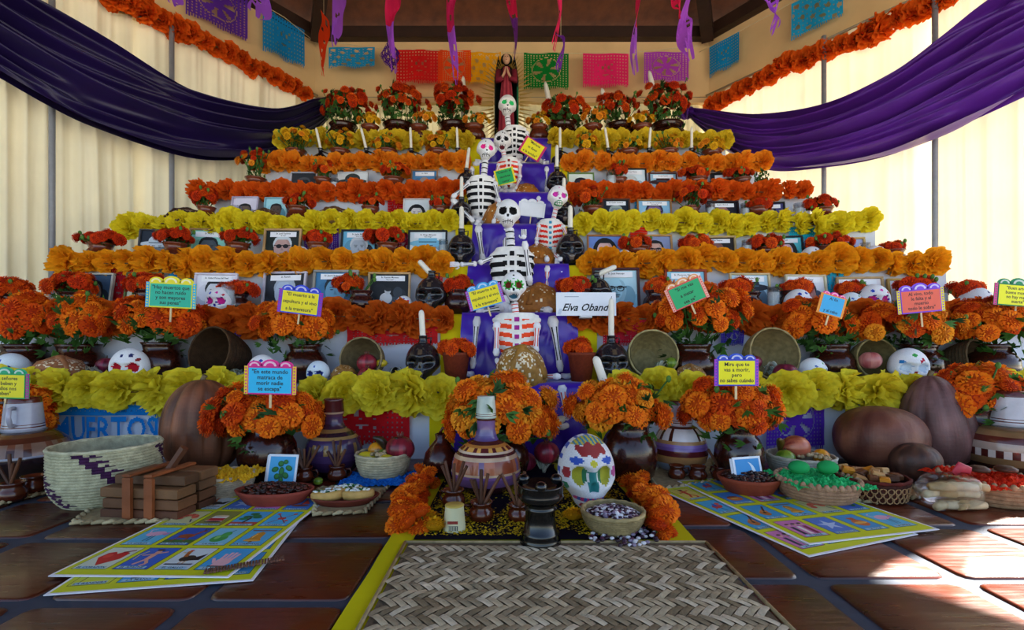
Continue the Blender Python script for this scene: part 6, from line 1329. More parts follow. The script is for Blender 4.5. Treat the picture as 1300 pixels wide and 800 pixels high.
# cards standing
def card(x, yb, wpx, hpx, label, draw, rz=0, D=None):
    p = at(x, yb); w, h = S(wpx, p.y), S(hpx, p.y); t = thing('picture_card', label, 'card', p, rot=(radians(-14), 0, rz), group='small lottery cards standing in the dishes'); m = MB().C('e4e8f0'); m.box(-w/2, 0, 0, w/2, .003, h)
    m.C('d8dce4').box(-w/2-.008, .004, .0, w/2-.008, .007, h-.004); m.build('card', 'print', t, False); pr = Print(); draw(pr, w, h); o = pr.build('picture', 'print', t, False); o.location = (-w/2, -.0005, 0); o.rotation_euler = (pi/2, 0, 0); return t
def d_nopal(p, w, h):
    p.rect(w*.07, h*.06, w*.93, h*.94, '48a8dc'); p.rect(w*.07, h*.06, w*.93, h*.22, '6a5030')
    for x, y, rx, ry, a in ((.5, .3, .08, .14, 0), (.36, .42, .1, .08, .5), (.64, .45, .12, .08, -.5), (.5, .55, .09, .12, 0), (.28, .6, .12, .07, .3), (.74, .64, .12, .07, -.4), (.46, .75, .1, .08, .2), (.62, .8, .08, .06, 0)): p.el(w*x, h*y, w*rx, h*ry, '1c5a28', a); p.el(w*x, h*y+h*.01, w*rx*.7, h*ry*.6, '2c7a34', a)
def d_moon(p, w, h):
    p.rect(w*.07, h*.06, w*.93, h*.94, '3890d0'); p.el(w*.48, h*.52, w*.3, h*.34, 'd8e4f0'); p.el(w*.36, h*.6, w*.28, h*.32, '3890d0')
card(354, 626, 40, 48, 'white edged card with a green nopal cactus on blue', d_nopal, -.1)
card(955, 628, 42, 47, 'white edged card with a pale crescent moon on blue', d_moon, .25)
dish(951, 626, 78, 22, 'round terracotta dish of dark seeds below the moon card', .85, '8a3c24', 220, 'dark brown seeds filling the dish below the moon card', ('1c0c08', '5a2818'), 'dark_seeds')
# corn kernels basket
t, p, w, h = basket(778, 674, 78, 26, 'flat straw basket of white and purple corn kernels', 'a89468', '7c6a48', .62)
def kernels(P_, w, n, label, flat=False, z0=.0):
    m = MB()
    for i in range(n):
        a, r = U(0, 6.28), w*sqrt(R.random()); m.C(R.choice(('3c1830', '5a2444', 'd8d4d8', 'e0dce0', '8a7a90', '2a1020'))); s_ = U(.006, .0085)
        m.ell((r*cos(a), r*sin(a)*.8, z0+(0.0 if flat else .02*(1-(r/w)**2))+U(.003, .007)), (s_, s_*.8, s_*.6), 7, 4)
    return tag(m.build('corn_kernels', 'seed', None, True, P_), label, 'corn kernels', kind='stuff')
kernels(p+Vector((0, 0, h*.75)), w*.85, 420, 'purple and white corn kernels heaped in the flat basket'); kernels(at(790, 684)+Vector((0, 0, .007)), .10, 110, 'purple and white kernels spilled before the flat basket', True)
# petals
def petals(x0, x1, y0, y1, n, cols, label, dens=None, z=.007, s0=.007):
    c0 = Vector(((x0+x1)/2, (y0+y1)/2, FZ+z)); m = MB()
    for i in range(n):
        x, y = U(x0, x1), U(y0, y1)
        if dens and R.random() > dens(x, y): continue
        a = U(0, 6.28); l = U(.8, 1.6)*s0; m.C(mix(lin(cols[0]), lin(cols[1]), R.random())); d = Vector((cos(a), sin(a), U(-.1, .5)))*l; s2 = Vector((-sin(a), cos(a), U(-.2, .3)))*l*.35; o = Vector((x, y, FZ+z+U(.001, .005)))-c0
        m.add([o-d*.5, o+s2, o+d*.5, o-s2], [(0, 1, 2, 3)])
    return tag(m.build('petals', 'petal', None, False, c0), label, 'petals', kind='stuff')
petals(-.27, .40, 1.36, 1.95, 15000, ('b8980c', 'ecd020'), 'yellow petals scattered over the black cloth before the altar', lambda x, y: max(.02, min(1, .55+1.6*noise.noise(Vector((x*7, y*7, 4)))))*(1 if abs(x-.05) < .3 else .4))
# marigold borders, counted heads
def border(pts, n, w, label, hs=.036):
    P0 = Vector((pts[0][0], pts[0][1], FZ)); t = thing('marigold_border', label, 'flower border', P0, group='marigold borders edging the black cloth')
    for i in range(n):
        f = i/(n-1)*(len(pts)-1); k = min(int(f), len(pts)-2); q = Vector((*pts[k], 0)).lerp(Vector((*pts[k+1], 0)), f-k)
        lay = i % 3; pos = q+Vector((U(-w, w), U(-w, w)*.6, FZ+.012+lay*.022))-P0
        ob('flower_head', R.choice(MG[R.choice('ood')]), t, pos, (U(-.9, .3), U(-.5, .5), U(0, 6)), hs*U(.8, 1.15))
    return t
def wp(*px): return [tuple(at(x, y)[:2]) for x, y in px]
border(wp((522, 676), (508, 664), (520, 648), (530, 632), (540, 615)), 40, .035, 'orange marigold border at the left edge of the black cloth')
border(wp((846, 682), (838, 664), (826, 648), (812, 632), (800, 615)), 38, .03, 'orange marigold border at the right edge of the black cloth')
for x, y, lb in ((545, 668, 'yellow marigold head on the cloth left of the pale paper tub'), (728, 664, 'large yellow marigold head right of the incense burner'), (552, 678, 'second yellow marigold head at the left front of the black cloth'), (868, 432+100, None)):
    if lb: t = thing('loose_marigold', lb, 'flower', at(x, y)+Vector((0, 0, .012)), group='loose yellow marigold heads'); ob('flower_head', MG['y'][0], t, (0, 0, .014), (-.5, 0, 0), .034)
# onions, husks
fruit('onion', at(668, 598), .045, 'bright pink red onion behind the incense burner')
fruit('pomegranate', Vector((XD(694, 2.02), 2.02, FZ+.05)), .052, 'dark pomegranate behind the big sugar skull, left of it'); fruit('lemon', Vector((XD(718, 2.05), 2.05, FZ)), .04, 'yellow lemon beside the dark pomegranate behind the sugar skull')
def husks(P_, w, n, label, c=('8c9078', 'd0ccb4'), rz=0, L=.12):
    t = thing('corn_husks', label, 'corn husks', P_, rz)
    for i in range(n):
        a = U(-1.0, 1.0); l = L*U(.6, 1.1); m = MB(); a0, b0 = lin(c[0]), lin(c[1]); o = Vector((U(-w, w), U(-w, w)*.5, U(0, .03))); tw = U(-1, 1)
        def fn(u, v): wd = .02*sin(pi*min(1, v*.9+.1))*(1.2-v*.4); x = (u-.5)*2*wd; return Vector((v*l*cos(a)-x*sin(a), v*l*sin(a)+x*cos(a)*cos(tw), .01+.03*sin(pi*v)+abs(x)*.9*sin(tw+2*v)+.004*sin(u*22)))+o
        m.grid(fn, 8, 8, lambda u, v: mix(a0, b0, .5+.5*sin(u*25))); m.build('husk', 'petal', t)
    return t
husks(at(690, 606)+Vector((0, 0, .01)), .02, 6, 'pale green corn husks beside the pink onion', rz=1.2, L=.11)
z1b = ZK[1]+.006
husks(Vector((XD(290, 2.44), 2.46, z1b)), .09, 9, 'pale corn husks spilling from the dark tipped basket', ('98a08c', 'd8dcc8'), -.3, .15); husks(Vector((XD(100, 2.42), 2.43, z1b+.015)), .05, 6, 'grey corn husks beside the brown loaf at left', ('808078', 'c4c0b0'), .2, .12)
husks(Vector((XD(978, 2.5), 2.47, z1b+.03)), .03, 4, 'white corn husks inside the tipped basket with a dark apple', ('a8b0a0', 'e0e0d4'), 1.8, .10); husks(Vector((XD(835, 2.5), 2.47, z1b+.04)), .03, 4, 'folded green white husks inside the round tipped basket', ('7a8c70', 'd4d8c4'), 1.2, .09); husks(Vector((XD(500, 2.42), 2.42, z1b+.01)), .04, 5, 'dark and pale husks beside the tipped basket of pomegranates', ('303430', 'b8bcb4'), .3, .09)
# lying and leaning candles
p0, p1 = V(682, 541, 2.12), V(718, 530, 2.12)
candle(V(679, 543, 2.12), .14, .019, 'thick white candle lying across the flowers at the foot of the stair', (0, radians(73), 0), group='thick white candles'); candle(V(774, 506, 2.05), .19, .019, 'thick white candle leaning over the right centre bouquet', (0, -radians(19), 0), group='thick white candles')
# --- stack of wooden slats with a loop ---
p = at(188, 656); t = thing('wooden_slat_crate', 'weathered wooden slat bundle with wooden loops before the patterned basket', 'wooden bundle', p, -.12); w = S(106, p.y); 
for i, (dx, dy, z, ww, c) in enumerate(((0, .0, .0, 1, '5a3420'), (.006, .0, .034, .98, '6a4428'), (0, 0, .068, 1, '745030'), (.01, .03, .102, .92, '5a3c24'), (0, .09, .0, 1, '4a2c1c'), (0, .09, .035, 1, '5c3a22'), (.0, .09, .07, 1.0, '6a4a30'), (.02, .09, .104, .9, '7a5434'))):
    m = MB().C(c); m.box(-w/2*ww+dx, dy-.035, z, w/2*ww+dx, dy+.04, z+.031, .003); m.build('slat', 'wood', t, False)
for dx in (-.03, .045):
    m = MB().C('8a4a24'); m.box(dx-.014, -.048, .0, dx+.014, -.037, .135, .003); m.box(dx-.014, -.048, .136, dx+.014, .13, .146, .003); m.build('loop', 'wood', t, False)
m = MB().C('5a3420'); m.tube([(.03, .05, .14), (.075, .06, .21)], .014, 6); m.build('peg', 'wood', t, False)
# --- right side baskets ---
t, p, w, h = basket(1016, 606, 78, 28, 'pale basket of mangoes and peanuts in front of the purple paper sheet', 'c0bcac', '9a968a', .7)
for k_, dx, dy, dz, r, lb in (('pinkmango', 0, .25, .75, .055, 'large red mango on top of the right fruit basket'), ('lime', -.6, -.2, .6, .038, 'green mango at the left of the right fruit basket'), ('orange', .68, 0, .6, .032, 'yellow guava at the right of the right fruit basket')):
    fruit(k_, p+Vector((dx*w, dy*w, dz*h)), r, lb)
banana(p+Vector((-.05, .05, h*.9)), 'dark banana behind the red mango', rz=.9, c='5a4818'); banana(p+Vector((.03, .08, h*.9)), 'second dark banana behind the red mango in the right basket', rz=1.6, c='6a5418')
peanuts(p+Vector((w*.3, -w*.3, h*.8)), w*.45, 16, 'unshelled peanuts in the right fruit basket')
t, p, w, h = basket(1037, 633, 92, 24, 'wicker basket lined with green tissue left of the brown bowl', 'b08a6c', '8a6850', .78, rows=6, scal=True)
crumple(p+Vector((0, 0, h*.75)), w*2.1, w*1.8, .045, '18b060', '4ae088', 'green cut tissue filling the wicker basket', 7)
for dx, c_, lb in ((-.45, 'lime', 'green speckled sweet at the left of the green tissue basket'), (.35, 'lime', 'green speckled sweet at the right of the green tissue basket')):
    m = MB().C('30b868'); m.ell((0, 0, .022), (.036, .03, .024), 16, 10); o = m.build('sweet', 'tissue', None, True, p+Vector((dx*w, .01, h+.02))); tag(o, lb, 'sweet', 'green wrapped sweets')
t, p, w, h = basket(1104, 630, 82, 26, 'brown glazed bowl with ringed side holding candied fruit', '4a2418', '2c1410', .85, None, 80, 4, rimc='5a2018')
m = MB()
for r_ in range(3):
    for i in range(30):
        a = 2*pi*(i+.5*(r_ % 2))/30; rw = w*(.93+.03*r_); z = h*(.22+.22*r_); c0_ = Vector((rw*cos(a), rw*sin(a), z)); tx = Vector((-sin(a), cos(a), 0)); m.C('a8845c').tube([c0_+tx*.010*cos(q)+Vector((0, 0, .010*sin(q))) for q in [k*pi/4 for k in range(9)]], .0022, 5, False)
m.build('ring_pattern', 'straw', t)
for i in range(16):
    a = i*2.4; r = w*.75*sqrt((i+.5)/16); m = MB().C(('a87840', '6a3c1c', 'c89a60', 'd08418', '4a2814', 'b89068')[i % 6]); m.box(-.02, -.015, 0, .02, .015, .022, .004); o = m.build('candied_fruit', 'bread', None, False, p+Vector((r*cos(a), r*sin(a), h*.85+U(0, .015)))); o.rotation_euler = (U(-.3, .3), U(-.4, .4), U(0, 3)); tag(o, 'piece of candied fruit heaped in the brown ringed bowl', 'candied fruit', 'candied fruit pieces in the brown bowl')
t, p, w, h = basket(1256, 634, 98, 26, 'wicker basket lined with red tissue at the right', 'b08c68', '8a6a4c', .8, rows=5, scal=True)
crumple(p+Vector((0, 0, h*.75)), w*2.15, w*1.9, .05, 'd01c08', 'f84820', 'red orange cut tissue filling the right wicker basket', 9)
for dx, lb in ((-.35, 'dark sweet at the left of the red tissue basket'), (.35, 'brown sweet at the right of the red tissue basket')):
    m = MB().C('4a2c1c'); m.lathe([(0, 0), (.03, 0), (.032, .01), (.02, .018), (0, .018)], 16); tag(m.build('sweet', 'bread', None, True, p+Vector((dx*w, -.01, h+.03))), lb, 'sweet', 'sweets in the red tissue basket')
# bag of wrapped rolls
p = at(1206, 645); t = thing('bag_of_rolls', 'clear plastic bag of pale wrapped rolls on the floor at right', 'bag', p)
for i in range(12):
    m = MB().C(('c8b48c', 'd8c8a4', 'bca070')[i % 3]); a = U(-.5, .5); l = .035; x, y, z = -.055+.037*(i % 4), -.03+.035*((i//4) % 2), .018+.03*(i//4); m.tube([(x-l*cos(a), y-l*sin(a), z), (x, y, z+.003), (x+l*cos(a), y+l*sin(a), z)], [.012, .016, .012], 10); m.build('roll', 'bread', t)
m = MB().C('e8ecf4'); m.grid(lambda u, v: ((.105+.01*noise.noise(Vector((u*9, v*5, 1))))*sin(pi*v)**.6*cos(2*pi*u), (.07+.012*noise.noise(Vector((u*7, v*7, 2))))*sin(pi*v)**.6*sin(2*pi*u), .115*(.5-.5*cos(pi*v))+.002), 36, 16, None, True); m.build('plastic_film', 'glass', t)
m = MB().C('b03040'); m.tube([(.03, .02, .11), (.06, .03, .13), (.09, .02, .12)], [.01, .02, .012], 8, flat=.3); m.build('knot', 'print', t)
# --- things lying along the lowest step ---
bread(435, 2.42, 1, 34, 'split brown roll leaning between the blue sugar skull and the pomegranates', .55, '8a5a24', 'b88840', P_=(XD(435, 2.44), 2.46, z1b+.02), rot=(.9, 0, .3)); bread(76, 2.42, 1, 64, 'large sugar-dusted brown loaf at the left of the lowest step', .5, '8a5434', 'b07a50', dust=.4); bread(876, 2.42, 1, 42, 'brown loaf between the round tipped basket and the yellow sign', .55, '8a5c2c', 'b08448')
def tipped(px, D, wpx, dpx, yaw, tilt, label, c1, c2, z=z1b):
    w, h = S(wpx, D)/2, S(dpx, D); t = thing('tipped_basket', label, 'basket', (XD(px, D), D+h*.75, z+w*.9), rot=(tilt, 0, yaw), group='baskets tipped on their side on the lowest step')
    basket_geo(w, h, .55, 9, 80, c1, c2).build('weave', 'straw', t); rim_geo(w-.001, h, .005, c1).build('rim', 'straw', t); return t
tipped(827, 2.50, 62, 40, 0, radians(78), 'round straw basket tipped forward showing its pale inside, right of the stair', 'a89a6c', '80744c'); tipped(975, 2.50, 66, 40, .1, radians(80), 'tipped straw basket holding a dark apple and white husks', 'a09064', '786a44')
tipped(285, 2.50, 64, 50, -.28, radians(78), 'dark brown tipped basket lined in black on the lowest step, left', '4a3420', '2c2018'); tipped(464, 2.50, 54, 36, -.1, radians(80), 'tipped frayed basket holding pomegranates left of the stair', '8a7a58', '5c5038'); tipped(1108, 2.52, 52, 36, 0, radians(80), 'tipped basket with a pink apple among the right marigolds', '8a7c50', '645a38'); tipped(1222, 2.54, 50, 36, .4, radians(80), 'dark tipped basket behind the yellow garland at the right end', '5a4830', '3a3020')
for k_, px, D, dz, r, lb in (('pomegranate', 466, 2.47, .055, .052, 'pomegranate in the mouth of the frayed tipped basket'), ('pomegranate', 466, 2.40, 0, .045, 'darker pomegranate below, in front of the frayed tipped basket'), ('lemon', 484, 2.48, .08, .026, 'yellow lemon behind the pomegranate in the tipped basket'),
    ('onion', 272, 2.43, .02, .034, 'magenta onion in the dark tipped basket'), ('apple', 136, 2.50, .04, .05, 'dark magenta apple under the left marigolds, left of two'), ('apple', 163, 2.46, .03, .042, 'dark magenta apple under the left marigolds, right of two'),
    ('lemon', 793, 2.42, 0, .034, 'yellow lemon beside the round tipped basket'), ('ymango', 846, 2.44, .02, .034, 'yellow mango in the mouth of the round tipped basket'), ('lime', 852, 2.48, .07, .036, 'green lime in the round tipped basket'), ('avocado', 826, 2.43, .01, .03, 'dark avocado in front of the round tipped basket'),
    ('apple', 997, 2.40, 0, .058, 'large dark red apple in front of the tipped basket with husks'), ('apple', 957, 2.50, .07, .04, 'dark red apple inside the tipped basket with husks'), ('pink', 1105, 2.46, .07, .05, 'pink apple in the tipped basket among the marigolds'), ('cucumber', 236, 2.43, 0, .042, 'dark green squash beside the brown vase at left'), ('cucumber', 1118, 2.44, .0, .03, 'green squash with cut end left of the white sugar skull'),
    ('cucumber', 1215, 2.44, .0, .032, 'long green squash at the right end of the lowest step'), ('onion', 1186, 2.42, 0, .034, 'pink onion at the right end of the lowest step'), ('avocado', 118, 2.42, .0, .04, 'black green avocado beside the dusted loaf')):
    fruit(k_, Vector((XD(px, D), D, z1b+dz)), r, lb, rot=(0, 0, U(-.5, .5)))
peanuts(Vector((XD(815, 2.41), 2.41, z1b)), .05, 14, 'peanuts before the round tipped basket', ('7a6a58', 'b0a08c')); peanuts(Vector((XD(1085, 2.41), 2.41, z1b)), .07, 18, 'peanuts and seeds left of the white sugar skull', ('a08050', 'd0b888'))
# painted bowl with yellow flowers on the fifth step
p = Vector((XD(313, 3.9), 3.9, ZK[5]+.006)); t = thing('painted_bowl', 'white and blue painted bowl of yellow flowers at the left end of the fifth step', 'bowl', p)
m = MB(); m.lathe([(0, 0, '2858a8'), (.05, 0), (.07, .03, 'e0e4ec'), (.085, .07, '3868b8'), (.09, .09, 'e8e8f0'), (.085, .09), (0, .05)], 28, lambda u, j, c: lin('2858a8') if (j in (1, 2) and int(u*28) % 2) else c); m.build('bowl', 'glaze', t)
for i in range(9): a = i*2.4; r = .06*sqrt((i+.5)/9); ob('flower_head', MG['y'][i % 3], t, (r*cos(a), r*sin(a), .10), (0, 0, a), .024)
m = MB(); m.lathe([(0, 0, '1c5a98'), (.04, 0), (.055, .05, '2878b8'), (.045, .09), (.05, .11), (.04, .1), (0, .08)], 20); tag(m.build('blue_vase', 'glaze', None, True, (XD(352, 3.92), 3.92, ZK[5]+.006)), 'small blue glazed vase beside the silver framed photo, fifth step', 'vase')
# green leafy plant at the right end of the fifth step
t = thing('leafy_plant', 'small green leafy plant at the right end of the fifth step', 'plant', (XD(966, 3.92), 3.92, ZK[5]+.006)); ob('pot', pot_mesh('round'), t, sc=(.09, .09, .08)); ob('foliage', FO[1], t, (0, 0, .15), None, (.07, .07, .1))['kind'] = 'stuff'

# ================= lottery boards =================
def icon(p, k, x, y, w, h):
    p.z = .0024
    """draw one card picture in box x,y,w,h"""
    def X(a): return x+a*w
    def Y(a): return y+a*h
    el = lambda a, b_, c, d, col, r=0: p.el(X(a), Y(b_), c*w, d*h, col, r)
    ln = lambda pts, wd, col: p.line([(X(a), Y(b_)) for a, b_ in pts], wd*w, col)
    po = lambda pts, col: p.poly([(X(a), Y(b_)) for a, b_ in pts], col)
    bgc = {'heart': 'c8d4c0', 'archer': '2a60c0', 'rooster': 'c8d8dc', 'hand': '38a0d8', 'heron': '58b4d8', 'deer': '2c58b0', 'pear': '78c0d8', 'bell': '48a8d8', 'shrimp': 'c8c890', 'drum': '8a8a40', 'tree': '48a8d8', 'arrows': '40b0e0', 'bottle': 'c070b8', 'star': '4878c8', 'sun': '60a8d8', 'boat': '3878c8', 'rose': '3868c0', 'jug': '3890c8', 'devil': 'd8c860', 'bird': '48a8d0', 'lute': '3898c8', 'ladies': 'c878b0', 'pot': '3c80c0', 'flag': 'c8d040'}[k]
    p.rect(x, y, x+w, y+h, '20281c'); p.rect(x+w*.02, y+h*.015, x+w*.98, y+h*.985, bgc)
    if k == 'heart': po([(.5, .15), (.15, .5), (.2, .72), (.38, .78), (.5, .68), (.65, .8), (.85, .72), (.85, .45)], 'c01c20'); el(.35, .58, .12, .1, 'd84038'); ln([(.6, .75), (.9, .85)], .08, '8a1420')
    elif k in ('archer', 'devil'): c = 'd8a088' if k == 'archer' else 'c84020'; el(.5, .78, .09, .07, c); ln([(.5, .72), (.5, .45)], .16, c); ln([(.5, .45), (.35, .2)], .09, c); ln([(.5, .45), (.7, .25), (.6, .15)], .09, c); ln([(.5, .68), (.2, .6)], .07, c); ln([(.5, .68), (.8, .78)], .07, c); ln([(.15, .4), (.1, .6), (.2, .8)], .03, 'e0d040'); el(.5, .86, .12, .04, '2a1c14')
    elif k == 'rooster': el(.5, .5, .22, .14, '2a2420', .3); po([(.62, .5), (.92, .72), (.9, .42), (.65, .4)], '14181c'); ln([(.38, .55), (.3, .75)], .12, 'a85a20'); el(.29, .79, .07, .05, 'b86a28'); el(.3, .86, .06, .03, 'c81c20'); po([(.2, .78), (.1, .75), (.2, .73)], 'd8b030'); ln([(.48, .38), (.45, .25)], .03, 'c89030'); ln([(.58, .38), (.58, .25)], .03, 'c89030'); p.rect(X(.1), Y(.2), X(.9), Y(.25), '30384a')
    elif k == 'hand': po([(.3, .15), (.28, .45), (.4, .5), (.72, .5), (.75, .3), (.65, .12)], 'e0b0b8'); [ln([(.36+.11*i, .45), (.34+.13*i, .72+.06*(i in (1, 2)))], .085, 'e0b0b8') for i in range(4)]; ln([(.3, .3), (.14, .5)], .09, 'e0b0b8'); p.rect(X(.25), Y(.1), X(.75), Y(.17), '202830')
    elif k == 'heron': el(.5, .62, .3, .14, 'd8a8c0', .2); ln([(.25, .65), (.15, .82), (.3, .88)], .04, 'e0b8cc'); ln([(.5, .5), (.48, .2)], .03, '40282c'); ln([(.6, .5), (.62, .2)], .03, '40282c'); po([(.7, .6), (.95, .72), (.9, .5)], 'c08ab0')
    elif k == 'deer': p.rect(X(.02), Y(.1), X(.98), Y(.3), '3c6a30'); el(.48, .5, .26, .12, '9a4a28'); ln([(.3, .45), (.25, .2)], .05, '8a4024'); ln([(.62, .45), (.66, .2)], .05, '8a4024'); ln([(.68, .55), (.78, .75)], .09, '9a4a28'); el(.83, .78, .08, .04, '9a4a28'); ln([(.8, .8), (.74, .93)], .03, '5a3018'); ln([(.83, .8), (.9, .93)], .03, '5a3018')
    elif k == 'pear': el(.5, .38, .26, .2, '3c9a48'); el(.56, .6, .15, .16, '48a850'); ln([(.6, .74), (.68, .86)], .03, '5a3c1c'); el(.42, .42, .08, .1, '88cc70')
    elif k == 'bell': po([(.22, .28), (.32, .4), (.36, .7), (.5, .78), (.64, .7), (.68, .4), (.78, .28)], 'c88a28'); el(.5, .27, .28, .05, 'e0a840'); el(.5, .2, .06, .04, '8a5a18'); ln([(.1, .84), (.9, .84)], .07, '7a4420'); ln([(.42, .65), (.4, .4)], .04, 'f0cc70')
    elif k == 'shrimp': [el(.5+.25*cos(a), .5+.2*sin(a), .12, .08, 'c84a38' if i % 2 else 'e07858', a) for i, a in enumerate([.2+.45*j for j in range(8)])]; ln([(.3, .6), (.1, .85)], .02, '401818'); ln([(.75, .4), (.9, .2)], .05, '303060')
    elif k == 'drum': po([(.2, .25), (.24, .65), (.76, .65), (.8, .25)], 'd8d8d0'); po([(.21, .32), (.23, .5), (.77, .5), (.79, .32)], 'b82028'); el(.5, .65, .27, .06, 'c8b890'); el(.5, .25, .3, .05, '3c3428')
    elif k == 'tree': p.rect(X(.02), Y(.02), X(.98), Y(.25), 'b84a38'); ln([(.45, .2), (.52, .55)], .09, '3c2818'); [el(a, b_, .17, .08, c) for a, b_, c in ((.35, .6, '1c6a38'), (.6, .68, '2a8048'), (.45, .8, '1c6a38'), (.72, .56, '247444'), (.3, .45, '2a8048'))]
    elif k == 'arrows': ln([(.2, .2), (.8, .8)], .04, '8a2a20'); ln([(.8, .2), (.2, .8)], .04, '8a2a20'); el(.5, .5, .15, .08, 'b83a2c'); [el(a, b_, .07, .05, 'c84a30') for a, b_ in ((.8, .8), (.2, .8), (.75, .35))]
    elif k == 'bottle': ln([(.3, .2), (.7, .8)], .22, '8a3c90'); ln([(.45, .2), (.85, .75)], .06, 'e0a8d8')
    elif k == 'star': po([(.5+(.4 if i % 2 == 0 else .16)*cos(pi/2+i*pi/5), .52+(.3 if i % 2 == 0 else .12)*sin(pi/2+i*pi/5)) for i in range(10)], 'b0c8e8')
    elif k == 'sun': [ln([(.5, .5), (.5+.42*cos(a), .5+.32*sin(a))], .05, 'e0702c') for a in [j*pi/6 for j in range(12)]]; el(.5, .5, .25, .18, 'e8a860'); el(.5, .5, .15, .1, 'd07a48')
    elif k == 'boat': el(.5, .35, .35, .08, '8a4a28'); ln([(.5, .38), (.5, .85)], .03, '4a2c18'); po([(.52, .45), (.52, .82), (.8, .48)], 'd84a30')
    elif k == 'rose': el(.45, .6, .24, .15, 'd02878'); el(.45, .62, .14, .09, 'f060a0'); el(.48, .62, .06, .04, 'a01850'); ln([(.5, .45), (.7, .15)], .04, '1c5a2c'); el(.72, .35, .13, .05, '206a30', .6)
    elif k == 'jug': el(.5, .45, .27, .2, 'c86a30'); po([(.4, .6), (.36, .78), (.64, .78), (.6, .6)], 'b85a28'); el(.5, .45, .27, .06, 'e8b050')
    elif k == 'bird': el(.5, .5, .25, .13, 'c83a2c', .4); el(.7, .68, .1, .07, 'd84838'); po([(.2, .25), (.4, .42), (.35, .5)], 'c83a2c'); ln([(.5, .35), (.55, .15)], .04, '30384a'); po([(.35, .5), (.5, .75), (.6, .5)], '2858b0')
    elif k == 'lute': el(.42, .38, .2, .16, 'b87030'); el(.52, .52, .13, .1, 'c88040'); ln([(.5, .5), (.82, .85)], .07, '5a3018'); el(.45, .42, .06, .05, '2a1810')
    elif k == 'ladies': [(ln([(.25+.25*i, .15), (.27+.25*i, .6)], .14, ('303848', 'e8e0d8', '8a2a4c')[i]), el(.27+.25*i, .7, .07, .06, 'e0b098'), el(.27+.25*i, .76, .08, .04, '2a1c18')) for i in range(3)]
    elif k == 'pot': el(.5, .42, .32, .18, 'd07838'); el(.5, .56, .24, .06, '8a4420'); el(.5, .44, .18, .05, 'e8b858')
    elif k == 'flag': ln([(.2, .1), (.3, .9)], .03, '4a3018'); po([(.3, .85), (.85, .75), (.8, .5), (.27, .6)], 'c02838')
def board(P_, rz, cards, label, zoff=0, w=.425, h=.605):
    t = thing('lottery_board', label, 'game board', P_, rz, 'printed lottery boards on the floor'); m = MB()
    def warp(x, y): return .0015+.005*max(0, noise.noise(Vector((x*5, y*5, rz*9))))*0
    m.C('e8e8ee').box(-w/2, -h/2, 0, w/2, h/2, .0022); m.build('sheet', 'print', t, False)
    p = Print(.00012); p.ox = -w/2; p.oy = -h/2; p.z = .0023; p.rect(.007, .007, w-.007, h-.007, 'c8d018'); cw, ch = .086, .124; gx = (w-.014-4*cw)/5; gy = (h-.024-4*ch)/5
    for j in range(4):
        for i in range(4):
            k, nm = cards[j*4+i]; x = .007+gx+i*(cw+gx); y = h-.007-gy-ch-j*(ch+gy); icon(p, k, x, y, cw, ch); p.rect(x+cw*.1, y+ch*.02, x+cw*.9, y+ch*.12, mix(lin('c8d8dc'), lin('58b4d8'), .5)); p.text(nm, x+cw*.5, y+ch*.07, .0115, '141c28', cw*.8)
    p.build('print', 'print', t, False); return t
A = [('rooster', 'EL PÁJARO'), ('star', 'LA ESTRELLA'), ('bottle', 'LA BOTELLA'), ('boat', 'LA CHALUPA'), ('shrimp', 'EL CAMARÓN'), ('drum', 'EL TAMBOR'), ('tree', 'EL ÁRBOL'), ('arrows', 'LAS JARAS'), ('heron', 'LA GARZA'), ('deer', 'EL VENADO'), ('pear', 'LA PERA'), ('bell', 'LA CAMPANA'), ('heart', 'EL CORAZÓN'), ('archer', 'EL APACHE'), ('rooster', 'EL GALLO'), ('hand', 'LA MANO')]
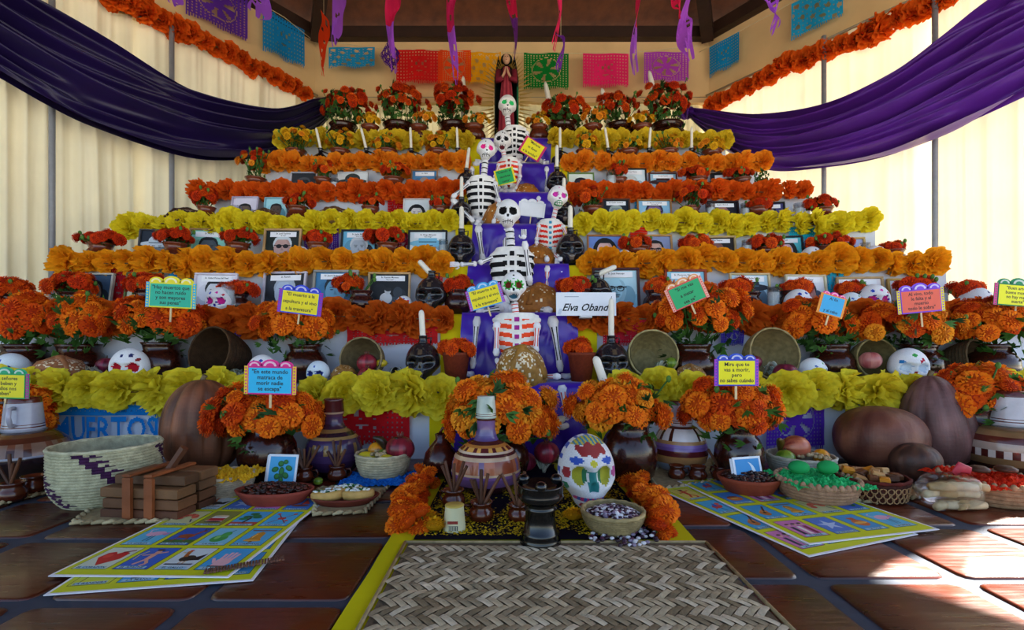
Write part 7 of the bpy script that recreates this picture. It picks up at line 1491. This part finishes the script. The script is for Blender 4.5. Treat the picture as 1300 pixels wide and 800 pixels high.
Bc = [('bird', 'EL PÁJARO'), ('sun', 'EL SOL'), ('star', 'LA ESTRELLA'), ('jug', 'EL CÁNTARO'), ('bottle', 'LA BOTELLA'), ('pear', 'LA PERA'), ('boat', 'EL BARCO'), ('tree', 'EL PINO'), ('lute', 'EL BANDOLÓN'), ('flag', 'LA BANDERA'), ('rose', 'LA ROSA'), ('pot', 'LA OLLA'), ('flag', 'LA BANDERA'), ('hand', 'LA MANO'), ('rose', 'LA ROSA'), ('jug', 'EL CÁNTARO')]
Cc = [('bird', 'EL PÁJARO'), ('boat', 'EL BARCO'), ('star', 'LA ESTRELLA'), ('sun', 'EL SOL'), ('pot', 'LA OLLA'), ('ladies', 'LAS DAMAS'), ('deer', 'EL VENADO'), ('archer', 'EL APACHE'), ('lute', 'EL VIOLÍN'), ('bell', 'LA CAMPANA'), ('shrimp', 'EL CAMARÓN'), ('rose', 'LA ROSA'), ('ladies', 'EL BAILE'), ('star', 'LA ESTRELLA'), ('jug', 'LA OLLA'), ('heron', 'LA SIRENA')]
Dc = [('devil', 'EL DANZANTE'), ('bird', 'EL GALLO'), ('star', 'LA LUNA'), ('boat', 'EL BARCO'), ('bird', 'EL PERICO'), ('sun', 'EL SOL'), ('hand', 'LA MANO'), ('pear', 'LA PERA'), ('lute', 'EL BANDOLÓN'), ('tree', 'EL ÁRBOL'), ('flag', 'LA BANDERA'), ('drum', 'EL TAMBOR'), ('ladies', 'LA DAMA'), ('rose', 'LA ROSA'), ('pot', 'LA OLLA'), ('heart', 'EL CORAZÓN')]
board((-.855, 1.375, FZ+.0015), radians(9), Bc, 'left lottery board mostly hidden beneath another, its edges showing')
board((-.865, 1.42, FZ+.0062), radians(-1), A, 'left lottery board on top, with heart, rooster and hand cards')
board((.86, 1.60, FZ+.0015), radians(20), Dc, 'right lottery board lying beneath another, showing the dancer card', w=.43, h=.62)
board((.955, 1.66, FZ+.0062), radians(13.5), Cc, 'right lottery board on top, with rose and bell cards', w=.46, h=.63)
m = MB().C('6a4a3c')
for i in range(26): m.box(-.085+i*.0066, -.01-.002*(i % 2), 0, -.085+i*.0066+.0052, .012, .005, .001)
o = m.build('straw_comb', 'straw', None, False, (XD(313, 1.17), 1.165, FZ+.012)); o.rotation_euler = (0, 0, .45); tag(o, 'small ridged straw strip lying on the hand card corner', 'straw strip')
